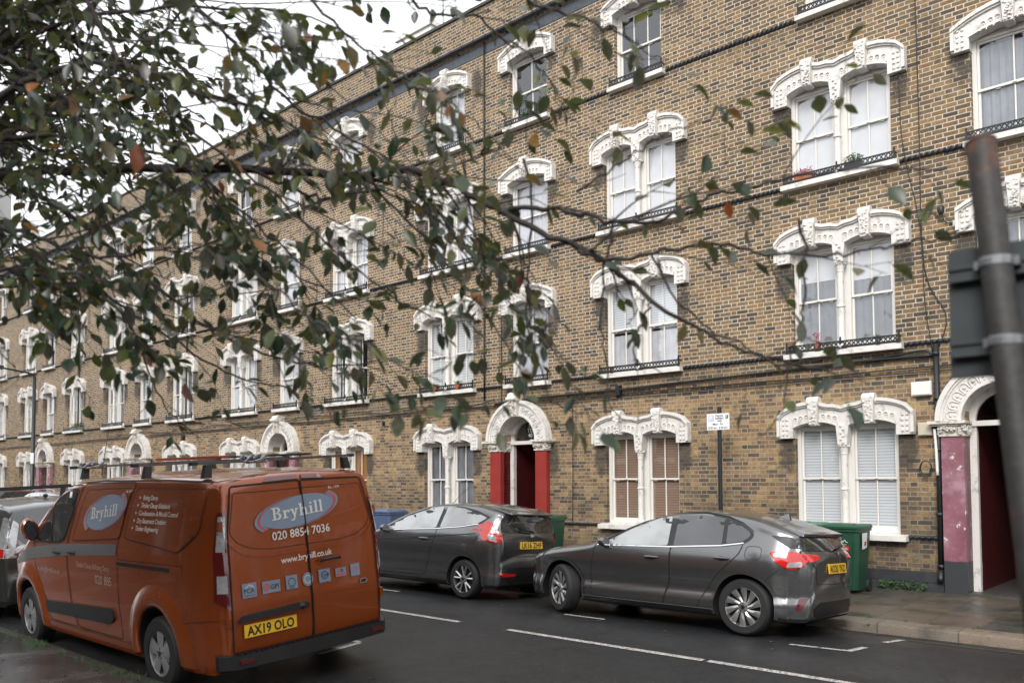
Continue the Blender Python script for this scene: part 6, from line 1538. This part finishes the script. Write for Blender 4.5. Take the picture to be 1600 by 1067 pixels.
        for q in range(nt_):
            i = int((q+R_.random())/max(1, nt_)*(n-2))+1; i = min(i, n-2); v = (jit[i+1]-jit[i-1]).normalized()
            side = Vector((R_.gauss(0, 1), R_.gauss(0, 1), R_.gauss(-.25, .9))); side -= v*side.dot(v); side.normalize()
            L = R_.uniform(.22, .62)*(1.25 if r0 > .01 else .8)*(1-.35*i/n)
            if li == 0 and i > n*.5:
                L *= .55
                if R_.random() < .65: continue
            twig(jit[i], v*R_.uniform(.6, 1.2)+side*R_.uniform(.35, .95), L, min(.0055, rr[i]*.55), dens*.62, 2 if r0 > .01 else 1)
    # long slender shoots sloping down to the right, nearly bare
    for q in range(26):
        P = LIMBS[R_.choice((0, 11, 12, 15, 16, 17, 18, 20))][4]; a = Vector(P[R_.randrange(1, min(7, len(P)-2))]); d = Vector((.75, .42, R_.uniform(-.75, -.12)))
        pts = [a]; v = d.normalized(); n = 14; L = R_.uniform(.9, 1.9)
        for i in range(n): v = (v+Vector((R_.gauss(0, .05), R_.gauss(0, .05), R_.gauss(-.012, .05)))).normalized(); pts.append(pts[-1]+v*L/n)
        if min((x-eye).length for x in pts) < 2.2 or min(x.z for x in pts) < 2.15: continue
        wood.tube(pts, [.0045*(1-.7*i/n) for i in range(n+1)], 5, caps=False); leaves_along(pts[3:], .20)
        for i in range(3, n, 2):
            if R_.random() < .5: twig(pts[i], v+Vector((R_.gauss(0, .7), R_.gauss(0, .7), R_.gauss(0, .7))), R_.uniform(.12, .3), .002, .5, 0)
    # the rest of the crown, out of the frame above, left and behind
    ctr = base+Vector((0, 0, 5.2))
    for q in range(95):
        d = Vector((R_.gauss(0, 1), R_.gauss(0, 1), abs(R_.gauss(0, .8)))).normalized(); L = R_.uniform(2.2, 3.6)
        a = base+Vector((0, 0, R_.uniform(2.6, 5.5))); pts = [a]; v = (d+Vector((0, 0, .3))).normalized()
        for i in range(7): v = (v+Vector((R_.gauss(0, .12), R_.gauss(0, .12), R_.gauss(0, .10)))).normalized(); pts.append(pts[-1]+v*L/7)
        # keep clear of the picture: stay above or left of the view
        if any((p.y > .35*abs(p.x)-.3 and p.z < 3.4+abs(p.x)*.32+.9 and p.x > -5.2) or (p.x > -1.2 and p.z < 6) for p in pts): continue
        wood.tube(pts, [.03*(1-.8*i/7) for i in range(8)], 6, caps=False)
        for i in range(1, 8):
            for _ in range(3):
                v2 = Vector((R_.gauss(0, 1), R_.gauss(0, 1), R_.gauss(0, .7))).normalized(); p2 = [pts[i]+v2*(.75*k/5)+Vector((0, 0, -.02*k)) for k in range(6)]
                if any((p.y > .3*abs(p.x)-.3 and p.z < 3.2+abs(p.x)*.32+.9 and p.x > -5.0) or (p.x > -1.2 and p.z < 5.5) for p in p2): continue
                wood.tube(p2, [.004]*6, 4, caps=False)
                for a_, b_ in zip(p2, p2[1:]):
                    for _ in range(3):
                        leaf(a_.lerp(b_, R_.random()), Vector((R_.gauss(0, 1), R_.gauss(0, 1), -.4)), Vector((0, 0, 1)), R_.uniform(.07, .11))
    off = -base
    wood.v = [tuple(Vector(v)+off) for v in wood.v]
    wood.build('branches', 'bark', t, smooth='all')
    me = bpy.data.meshes.new('leaves'); me.from_pydata([tuple(v+off) for v in LV], [], LF); me.materials.append(MATS['tree_leaf'])
    me.polygons.foreach_set('use_smooth', [True]*len(me.polygons))
    o = bpy.data.objects.new('leaves', me); S.collection.objects.link(o); o.parent = t
    b = MB(); b.tube(catmull([(0, 0, -.1), (.02, .01, 1.0), (-.03, .02, 2.0), (.02, 0, 3.2), (.0, .02, 4.6), (.05, 0, 6.2)], 4), [.17-.006*i for i in range(21)], 14); b.build('trunk', 'bark_trunk', t, smooth='all')
    print('LEAVES', len(LF)//10)
street_tree()
def second_tree():
    R_ = random.Random(5); base = Vector((-13.6, .9, .1)); t = empty('street_tree', base); tag(t, 'farther street tree whose dark crown fills the upper left corner behind the nearer boughs', 'tree')
    wood = MB(); wood.tube(catmull([(0, 0, -.1), (.05, .02, 1.5), (-.04, .03, 3.2), (.03, 0, 5.0), (.1, .05, 7.0)], 4), [.17-.007*i for i in range(17)], 12)
    LV = []; LF = []
    for q in range(75):
        d = Vector((R_.gauss(.15, 1), R_.gauss(.1, 1), R_.gauss(.1, .6))).normalized(); L = R_.uniform(1.8, 3.3); pts = [Vector((0, 0, R_.uniform(3.2, 6.6)))]; v = d
        for i in range(7): v = (v+Vector((R_.gauss(0, .14), R_.gauss(0, .14), R_.gauss(0, .10)))).normalized(); pts.append(pts[-1]+v*L/7)
        wood.tube(pts, [.035*(1-.85*i/7) for i in range(8)], 6, caps=False)
        for i in range(2, 8):
            for _ in range(4):
                v2 = Vector((R_.gauss(0, 1), R_.gauss(0, 1), R_.gauss(-.1, .7))).normalized(); p2 = [pts[i]+v2*(.85*k/5)+Vector((0, 0, -.025*k)) for k in range(6)]
                wood.tube(p2, [.006, .005, .005, .004, .004, .003], 4, caps=False)
                for a_, b_ in zip(p2, p2[1:]):
                    for _ in range(4):
                        p = a_.lerp(b_, R_.random())+Vector((R_.gauss(0, .04), R_.gauss(0, .04), R_.gauss(0, .04))); l = R_.uniform(.05, .10); d_ = Vector((R_.gauss(0, 1), R_.gauss(0, 1), -.5)).normalized()*l; s_ = d_.orthogonal().normalized()*l*.30; s_ = Matrix.Rotation(R_.uniform(0, 6.28), 3, d_) @ s_; n = s_.cross(d_).normalized()*l*.08
                        k = len(LV); LV.extend([p, p+d_*.45+s_+n, p+d_, p+d_*.45-s_+n, p+d_*.5]); LF.extend([(k, k+1, k+4), (k+1, k+2, k+4), (k+2, k+3, k+4), (k+3, k, k+4)])
    wood.build('branches', 'bark', t, smooth='all')
    me = bpy.data.meshes.new('leaves'); me.from_pydata([tuple(v) for v in LV], [], LF); me.materials.append(MATS['tree_leaf']); o = bpy.data.objects.new('leaves', me); S.collection.objects.link(o); o.parent = t
second_tree()
# ------------------------------------------------------------------ street furniture and small things
pm('bin_green', (.014, .062, .036), .42, var=.15); pm('bin_green_lid', (.020, .080, .044), .42, var=.2); pm('bin_green_pale', (.09, .20, .12), .5, var=.3)
pm('bin_blue', (.075, .11, .20), .45, var=.15); pm('bin_blue_lid', (.09, .13, .22), .45, var=.15)
pm('sticker_black', (.012, .012, .014), .35); pm('sticker_red', (.55, .035, .02), .35); pm('sticker_white', (.75, .75, .75), .4)
pm('sign_white', (.80, .80, .82), .35, var=.03); pm('sign_lilac', (.50, .52, .68), .4, var=.03); pm('post_black', (.014, .016, .018), .4); pm('plate_amber', (.68, .38, .03), .45)
pm('sign_back', (.040, .048, .050), .55, var=.25, vscale=5)
pm('petal_pink', (.42, .16, .20), .7, var=.5, vscale=40); pm('grass_blade', (.028, .070, .014), .6, var=.5, vscale=30); pm('fallen_leaf', (.10, .05, .028), .6, var=.6, vscale=20); pm('terracotta', (.36, .12, .05), .8)
def rust():
    N = NT('rusty_pole'); p = N.obj()
    f = N.ramp(N.noise(p, 3.2, 6, .7), [(.56, (0,)*3), (.66, (1,)*3)]); g = N.ramp(N.noise(p, 22, 5, .8), [(.4, (.6,)*3), (.7, (1.2,)*3)])
    c = N.mix(f, (.042, .039, .037), N.ramp(N.noise(p, 14, 4), [(.35, (.07, .03, .02)), (.65, (.22, .085, .04))])); c = N.mix(1.0, c, g, 'MULTIPLY')
    N.link(c, N.b.inputs['Base Color']); N.b.inputs['Roughness'].default_value = .6; N.b.inputs['Metallic'].default_value = .2
    N.bump(N.noise(p, 50, 3), .3, .003); MATS['rusty_pole'] = N.m
rust()
def wheelie(loc, rz, mat, lid, label, sticker=False, script=False):
    t = empty('wheelie_bin', loc, (0, 0, rz)); tag(t, label, 'wheelie bin', 'wheelie bins on the far pavement')
    b = MB(); z0, z1 = .10, .98
    def ring(z, w, y0, y1, c=.05): return [(-w+c, y0, z), (w-c, y0, z), (w, y0+c, z), (w, y1-c, z), (w-c, y1, z), (-w+c, y1, z), (-w, y1-c, z), (-w, y0+c, z)]
    R = [ring(.05, .205, -.22, .22), ring(.07, .215, -.235, .23), ring(.75, .265, -.315, .27), ring(.95, .275, -.33, .28), ring(.955, .295, -.355, .30), ring(1.0, .295, -.355, .30)]
    vs = [p for r in R for p in r]; fs = [(i*8+k, i*8+(k+1) % 8, (i+1)*8+(k+1) % 8, (i+1)*8+k) for i in range(5) for k in range(8)]+[tuple(range(8)), tuple(40+k for k in range(8))]
    b.add(vs, fs); b.hexa([(-.14, -.262, .12), (.14, -.262, .12), (.14, -.20, .12), (-.14, -.20, .12), (-.18, -.338, .82), (.18, -.338, .82), (.18, -.28, .82), (-.18, -.28, .82)])
    o = b.build('body', mat, t, smooth=True)
    b = MB(); R = [ring(1.0, .305, -.375, .31), ring(1.03, .305, -.38, .31), ring(1.055, .285, -.35, .30), ring(1.06, .12, -.16, .16)]
    vs = [p for r in R for p in r]; fs = [(i*8+k, i*8+(k+1) % 8, (i+1)*8+(k+1) % 8, (i+1)*8+k) for i in range(3) for k in range(8)]+[tuple(range(8)), tuple(24+k for k in range(8))]
    b.add(vs, fs); b.hexa([(-.20, -.33, 1.045), (.20, -.33, 1.045), (.18, -.12, 1.06), (-.18, -.12, 1.06), (-.19, -.30, 1.075), (.19, -.30, 1.075), (.17, -.14, 1.08), (-.17, -.14, 1.08)]); b.build('lid', lid, t, smooth=True)
    b = MB(); b.tube([(-.24, .30, .99), (-.24, .37, 1.0), (.24, .37, 1.0), (.24, .30, .99)], .014, 8); b.build('handle', mat, t)
    for s in (-1, 1):
        w = MB(); w.lathe([(.06, -.025), (.10, -.025), (.10, .025), (.06, .025)], (s*.235, .24, .10), 'X', 20); w.build('wheel', 'black_rubber', t)
    def front(mb, x0, x1, za, zb, mi, d=.004):
        f = lambda z: -.262-(.338-.262)*(z-.12)/.70-d
        mb.quad((x0, f(za), za), (x1, f(za), za), (x1, f(zb), zb), (x0, f(zb), zb), mi)
    if sticker:
        s_ = MB(); front(s_, -.155, .13, .40, .68, 0); front(s_, -.155, .13, .66, .735, 1, .005); front(s_, -.155, .13, .36, .42, 1, .005)
        f = lambda z, d: -.262-(.338-.262)*(z-.12)/.70-d
        for tx_, z, sz in (('No recycling in this bin', .688, .026), ('Household', .615, .045), ('RUBBISH ONLY', .575, .037), ('Thank you', .38, .02)):
            vs, fs = text_mesh(tx_, sz, .03); s_.add([(-.012+x, f(z+y, .007), z+y) for x, y in vs], fs, 2)
        bag = [(-.05, .455), (.035, .455), (.05, .49), (.035, .53), (.008, .548), (.025, .57), (-.04, .57), (-.022, .548), (-.05, .53), (-.065, .49)]
        for i in range(10):
            a, c = bag[i], bag[(i+1) % 10]; s_.tube([(a[0], f(a[1], .008), a[1]), (c[0], f(c[1], .008), c[1])], .004, 4, 2)
        s_.build('sticker', ['sticker_black', 'sticker_red', 'sticker_white'], t)
        m2 = MB(); import_pts = [(-.15, .775), (-.13, .80), (-.10, .83), (-.075, .84), (-.07, .815), (-.10, .80), (-.09, .775), (-.12, .76), (-.15, .765), (-.06, .80), (-.03, .79), (-.01, .81), (.01, .79), (.03, .815), (.05, .79), (.07, .83), (.09, .80), (.12, .79)]
        m2.tube(catmull([(x, f(z, .006) if z < .82 else f(.82, .006), z) for x, z in import_pts], 3), .004, 4); vs, fs = text_mesh('Council', .028); m2.add([(.05+x, f(.755, .005), .75+y) for x, y in vs], fs)
        m2.build('logo', 'sticker_white', t)
        m3 = MB(); m3.quad((.287, -.20, .68), (.287, .02, .70), (.297, .02, .93), (.297, -.22, .93)); m3.quad((.298, -.12, .74), (.298, -.05, .74), (.302, -.05, .80), (.302, -.12, .80), 1); m3.build('sticker', ['sticker_white', 'sticker_red'], t)
    elif script:
        s_ = MB(); vs, fs = text_mesh('ma5', .09, .02); s_.add([(x, -.262-(.338-.262)*(.55+y-.12)/.70-.006, .55+y) for x, y in vs], fs); s_.build('lettering', 'sticker_white', t)
    return t
zp = lambda y: .066+(y-11.15)/3.0*.034
wheelie((-4.91, 13.34, zp(13.34)), .03, 'bin_green', 'bin_green_lid', 'green wheelie bin with red and black rubbish sticker beside the white-blind windows', True)
wheelie((-5.66, 13.50, zp(13.5)), -.08, 'bin_green', 'bin_green_pale', 'faded green wheelie bin half hidden behind the rear of the five-door hatchback')
wheelie((-10.78, 13.05, zp(13)), .05, 'bin_green', 'bin_green_lid', 'green wheelie bin beside the red doorway, behind the three-door hatchback')
wheelie((-15.72, 13.10, zp(13)), .1, 'bin_blue', 'bin_blue_lid', 'blue wheelie bin on the pavement just right of the orange van', False, True)
t = empty('marker_post', (-11.12, 13.75, .09)); tag(t, 'small yellow plate on a short post by the wall, right of the green bin', 'marker post')
b = MB(); b.box(-.05, .05, -.03, .03, 0, .72); b.build('post', 'dark_render', t); b = MB(); b.box(-.10, .10, -.045, -.03, .46, .70); b.box(-.075, .075, -.05, -.045, .49, .52, 1); b.box(-.012, .012, -.05, -.045, .56, .67, 1); b.build('plate', ['plate_amber', 'ink'], t)

# permit parking sign
t = empty('parking_sign', (-7.20, 13.55, .09), (0, 0, .05)); tag(t, 'white permit parking sign on a slim black post against the brick wall', 'parking sign')
b = MB(); b.tube([(0, 0, -.1), (0, 0, 3.02)], .038, 14); b.lathe([(.041, 3.02), (.041, 3.04), (.02, 3.055)], (0, 0, 0), 'Z', 14); b.build('post', 'post_black', t, smooth=True)
b = MB(); b.box(-.215, .215, -.060, -.050, 2.64, 2.93); pl = b.build('sign_plate', 'sign_white', t); md = pl.modifiers.new('b', 'BEVEL'); md.width = .002
b = MB(); b.box(-.185, -.075, -.0625, -.060, 2.79, 2.91, 1)
def st(s_, x, z, sz, mi, bold=.02, al='LEFT', y=-.0635):
    vs, fs = text_mesh(s_, sz, bold, 1.0, al); b.add([(x+a, y, z+c) for a, c in vs], fs, mi)
st('P', -.168, 2.808, .115, 2, .03, y=-.064)
st('Permit', .03, 2.875, .052, 0, al='CENTER'); st('holders', .03, 2.83, .052, 0, al='CENTER'); st('only', .03, 2.785, .052, 0, al='CENTER'); st('Mon - Fri', .0, 2.725, .052, 0, al='CENTER'); st('8.30 am - 6.30 pm', .0, 2.662, .050, 0, al='CENTER')
b.box(.145, .19, -.0625, -.060, 2.835, 2.895, 0); st('E', .152, 2.848, .05, 2, .03, y=-.064); b.build('lettering', ['ink', 'sign_lilac', 'sticker_white'], pl)
b = MB()
for z in (2.70, 2.86): b.lathe([(.043, z-.012), (.043, z+.012)], (0, 0, 0), 'Z', 14); b.box(-.05, .05, -.05, -.03, z-.012, z+.012)
b.build('bracket', 'zinc', t)

# street lamp
t = empty('street_lamp', (-34.1, 11.25, .06)); tag(t, 'tall black street lamp with a short curved arm at the far left', 'street lamp')
b = MB(); b.tube([(0, 0, -.1), (0, 0, 1.2)], .11, 14); b.tube([(0, 0, 1.2), (0, 0, 1.28), (0, 0, 5.70)], [.11, .075, .06], 14); b.build('post', 'post_black', t, smooth='all')
b = MB(); b.tube(catmull([(0, 0, 5.6), (0, -.06, 5.78), (0, -.5, 5.86), (0, -1.1, 5.93)], 5), .035, 10); b.build('arm', 'post_black', t, smooth='all')
b = MB(); b.hexa([(-.09, -1.65, 5.92), (.09, -1.65, 5.92), (.10, -1.05, 5.88), (-.10, -1.05, 5.88), (-.05, -1.62, 5.99), (.05, -1.62, 5.99), (.06, -1.05, 6.02), (-.06, -1.05, 6.02)]); b.box(-.06, .06, -1.55, -1.2, 5.885, 5.905, 1); b.build('lantern', ['post_black', 'lamp_clear'], t)
b = MB(); b.box(-.02, .30, -.075, -.065, 2.45, 2.85); b.build('small_sign', 'sign_white', t)

# leaning rusty signpost close to the camera, seen from behind
t = empty('signpost', (-.24, 2.13, .1)); tag(t, 'blurred rusty signpost leaning at the right edge, seen from behind', 'signpost')
top, low = Vector((-.334, .523, 2.716)), Vector((0, 0, -.1)); dv = (top-low)
b = MB(); b.tube([low, low+dv*.5, top], .040, 24); b.lathe([(.041, -.012), (.043, 0), (.03, .006)], tuple(top), 'Z', 20); b.build('post', 'rusty_pole', t, smooth=True)
b = MB(); b.box(-.425, -.02, .51, .516, 2.045, 2.41); b.hexa([(-.43, .508, 2.04), (-.02, .508, 2.04), (-.02, .518, 2.04), (-.43, .518, 2.04), (-.43, .508, 2.047), (-.02, .508, 2.047), (-.02, .518, 2.047), (-.43, .518, 2.047)]); pl = b.build('sign_plate', 'sign_back', t)
b = MB()
for z in (2.12, 2.335): b.box(-.42, -.03, .488, .510, z-.016, z+.016); b.box(-.42, -.03, .480, .488, z-.022, z-.012); b.box(-.42, -.03, .480, .488, z+.012, z+.022)
b.build('channel', 'sign_back', pl)
for z in (2.12, 2.345):
    q = low+dv*((z+.1)/2.816); b = MB(); b.lathe([(.0425, -.013), (.045, -.010), (.045, .010), (.0425, .013)], tuple(q), 'Z', 24); b.box(q.x-.055, q.x-.03, q.y+.0, q.y+.06, z-.012, z+.012); b.box(q.x+.03, q.x+.055, q.y+.0, q.y+.06, z-.012, z+.012); b.build('clamp', 'zinc', t)

# plants on the sills
def pot_plant(x, z, s, pot, plant, label, w=.07, n=26, y=-.06, box=False):
    t = empty('potted_plant', (x, YF+y, z)); tag(t, label, 'potted plant'); R_ = random.Random(int(x*100) % 997)
    b = MB()
    if box: b.box(-w, w, -.05, .05, 0, .11)
    else: b.lathe([(w*.6, 0), (w*.85, .10), (w*.95, .10), (w*.95, .12), (w*.7, .12)], (0, 0, 0), 'Z', 14)
    b.build('pot', pot, t)
    b = MB()
    for _ in range(n*3):
        a = R_.uniform(0, 2*pi); r = R_.random()*w*1.3; h = .11+R_.random()*.16*s; px_, py_ = r*cos(a), r*sin(a)*.6
        l = R_.uniform(.018, .04); d = Vector((R_.gauss(0, 1), R_.gauss(0, 1), R_.gauss(.3, .6))).normalized()*l; e = d.orthogonal().normalized()*l*.35; c = Vector((px_, py_, h))
        b.add([c-d, c+e, c+d, c-e], [(0, 1, 2, 3)])
        if R_.random() < .3: b.tube([(px_*.4, py_*.4, .1), (px_, py_, h)], .003, 3, caps=False)
    b.build('foliage', plant, t); return t
pot_plant(-5.62, 4.03, 1.3, 'terracotta', 'petal_pink', 'pink twiggy plant in a dark pot on the sill of the middle right windows')
pot_plant(-4.62, 4.03, .3, 'zinc', 'leaf_plant', 'low grey pot on the right of the first-floor sill above the white blinds', .05, 12)
pot_plant(-5.80, 7.02, .7, 'terracotta', 'petal_pink', 'pinkish plants behind the guard at the left of the top right double window', .16, 50, box=True)
pot_plant(-4.95, 7.02, .9, 'black_plastic', 'leaf_plant', 'green plant behind the guard near the middle of the top right double window', .14, 46, box=True)
pot_plant(-9.28, 4.03, .5, 'terracotta', 'leaf_plant', 'tiny red pot with a cactus on the sill above the brown-blind windows', .04, 10)
pot_plant(-9.9, 4.03, .1, 'terracotta', 'leaf_plant', 'small terracotta pot at the left end of the sill above the brown blinds', .05, 6)
pot_plant(-12.6, 4.03, .1, 'terracotta', 'leaf_plant', 'terracotta pot on the narrow sill above the red doorway arch', .07, 6)
pot_plant(-12.2, 9.98, .6, 'black_plastic', 'leaf_plant', 'dark plant behind the guard of the topmost narrow window over the red doorway', .16, 40, box=True)
pot_plant(-14.4, 4.03, .6, 'terracotta', 'leaf_plant', 'green plant behind the guard at the right of the louvred-shutter windows', .10, 30)
pot_plant(-15.2, 4.03, .5, 'terracotta', 'lichen_plant', 'brownish plant behind the guard at the left of the louvred-shutter windows', .10, 30)
pot_plant(-37.15, 4.03, 1.2, 'pot_teal', 'lichen_plant', 'right teal planter of the pair on a far first-floor sill', .22, 60, box=True)
pot_plant(-37.75, 4.03, 1.1, 'pot_teal', 'lichen_plant', 'left teal planter of the pair on a far first-floor sill', .22, 60, box=True)
for i in range(4):
    pot_plant(-15.22+i*.13, .98, .5, 'terracotta', 'leaf_plant', ('terracotta pot in the window left of the red door, %s of four from the left' % ('first', 'second', 'third', 'fourth')[i]), .04, 8, -.02)

# weeds, grass and fallen leaves
def tufts(name, spots, blades, h, mat='grass_blade', broad=False, seed=1):
    R_ = random.Random(seed); b = MB()
    for (x, y, z, rad) in spots:
        for _ in range(int(blades*rad/.1)):
            p = Vector((x+R_.gauss(0, rad*.5), y+R_.gauss(0, min(rad, .05)), z)); l = h*R_.uniform(.35, 1.1)*(.6+.4*rad/.2); d = Vector((R_.gauss(0, .45), R_.gauss(0, .45), 1)).normalized()
            if broad:
                c = p+Vector((0, 0, R_.random()*h)); e = Vector((R_.gauss(0, 1), R_.gauss(0, 1), R_.gauss(.4, .5))).normalized()*R_.uniform(.015, .035); f = e.orthogonal().normalized()*e.length*.5
                b.add([c-e, c+f, c+e, c-f], [(0, 1, 2, 3)])
            else:
                s_ = d.orthogonal().normalized()*.0022; m_ = p+d*l*.6; e = m_+(d+Vector((R_.gauss(0, .4), R_.gauss(0, .4), -.2))).normalized()*l*.4
                b.add([p-s_, p+s_, m_+s_*.7, m_-s_*.7, e], [(0, 1, 2, 3), (3, 2, 4)])
    return tag(b.build(name, mat), kind='stuff')
NZ = .072
gs = [(-10.15, 3.40, NZ, .20), (-9.9, 3.38, NZ, .14), (-10.6, 3.40, NZ, .10), (-9.4, 3.40, NZ, .06), (-8.9, 3.40, NZ, .05), (-8.35, 3.40, NZ, .05), (-7.95, 3.40, NZ, .07), (-7.7, 3.40, NZ, .05), (-7.3, 3.40, NZ, .05), (-10.45, 3.0, .078, .12), (-8.6, 3.40, NZ, .04)]
R_ = random.Random(4)
gs += [(R_.uniform(-14, -6.5), 3.395, NZ, .025) for _ in range(26)]
tufts('grass', gs, 60, .07)
R_ = random.Random(6)
tufts('weeds', [(-4.42, YF-.12, .1, .16), (-4.20, YF-.14, .1, .13), (-4.6, YF-.12, .1, .07), (-4.0, YF-.16, .1, .06)], 60, .15, 'grass_blade', True, 5)
tufts('kerb_weeds', [(R_.uniform(-6, 1), YF-.10, .1, .05) for _ in range(14)]+[(-4.05, FK-.01, .0, .06), (-3.75, FK+.0, .02, .05), (-2.6, FK+.31, .068, .05), (-3.1, FK+.31, .068, .04)]+[(R_.uniform(-5, 1), FK+.31, .068, .03) for _ in range(8)]+[(-3.1, YF-.15, .1, .09), (-2.5, YF-.12, .1, .06)], 70, .05, seed=9)
b = MB(); R_ = random.Random(11)
def fallen(x, y, z):
    a = R_.uniform(0, 6.28); L = R_.uniform(.025, .05); c, s_ = cos(a), sin(a); pts = [(-1, 0), (-.4, .42), (.3, .45), (1, 0), (.3, -.45), (-.4, -.42)]; k = R_.uniform(.1, .35)
    b.add([(x+L*(u*c-v*s_), y+L*(u*s_+v*c), z+.004+abs(v)*L*k+R_.random()*.004) for u, v in pts], [(0, 1, 2, 3), (0, 3, 4, 5)])
for _ in range(60): x = R_.uniform(-12, -3); y = R_.uniform(1.6, 3.4); fallen(x, y, .072+(3.4-y)*.011)
for _ in range(34): y = R_.uniform(3.7, 5.4); fallen(R_.uniform(-14, -2), y, road_z(y))
for _ in range(60): y = R_.uniform(8.4, 10.7); fallen(R_.uniform(-9, 2), y, road_z(y)+.002)
for _ in range(24): fallen(R_.uniform(-5, 2), R_.uniform(11.2, 14), .1)
tag(b.build('fallen_leaves', 'fallen_leaf'), kind='stuff')

# invented blocks behind the camera, added to darken light (seen only in reflections)
t = empty('unseen_blocker', (18, -8, 0)); tag(t, 'unseen dark brick houses behind the viewer, added to darken light and reflections', 'terrace')
b = MB(); b.box(-45, 45, -9, 0, -.2, 6.4); b.box(-45, 45, -9.2, .2, 6.4, 6.6); pm('blocker_brick', (.09, .07, .05), .9, var=.3); b.build('wall', 'blocker_brick', t)
for i in range(30):
    for z in (1.0, 4.0):
        b = MB(); x = -43.5+i*3.0; b.box(x-.5, x+.5, .0, .04, z, z+1.7); b.box(x-.6, x+.6, .0, .10, z-.1, z, 1); b.box(x-.6, x+.6, .0, .08, z+1.7, z+1.95, 1); b.build('window', ['car_glass', 'white_paint'], t)

t = empty('unseen_blocker', (-52, -7.5, 0)); tag(t, 'taller unseen brick block behind the viewer at left, added to darken the van side', 'terrace')  # second added block, made tall to darken the van and its reflections
b = MB(); b.box(-26, 24, -9, 0, -.2, 12.5); b.box(-26, 24, -9.2, .2, 12.5, 12.7); b.build('wall', 'blocker_brick', t)
for i in range(14):
    for z in (1.0, 4.2, 7.4):
        b = MB(); x = -23+i*3.4; b.box(x-.5, x+.5, .0, .04, z, z+1.8); b.box(x-.6, x+.6, .0, .10, z-.1, z, 1); b.build('window', ['car_glass', 'white_paint'], t)
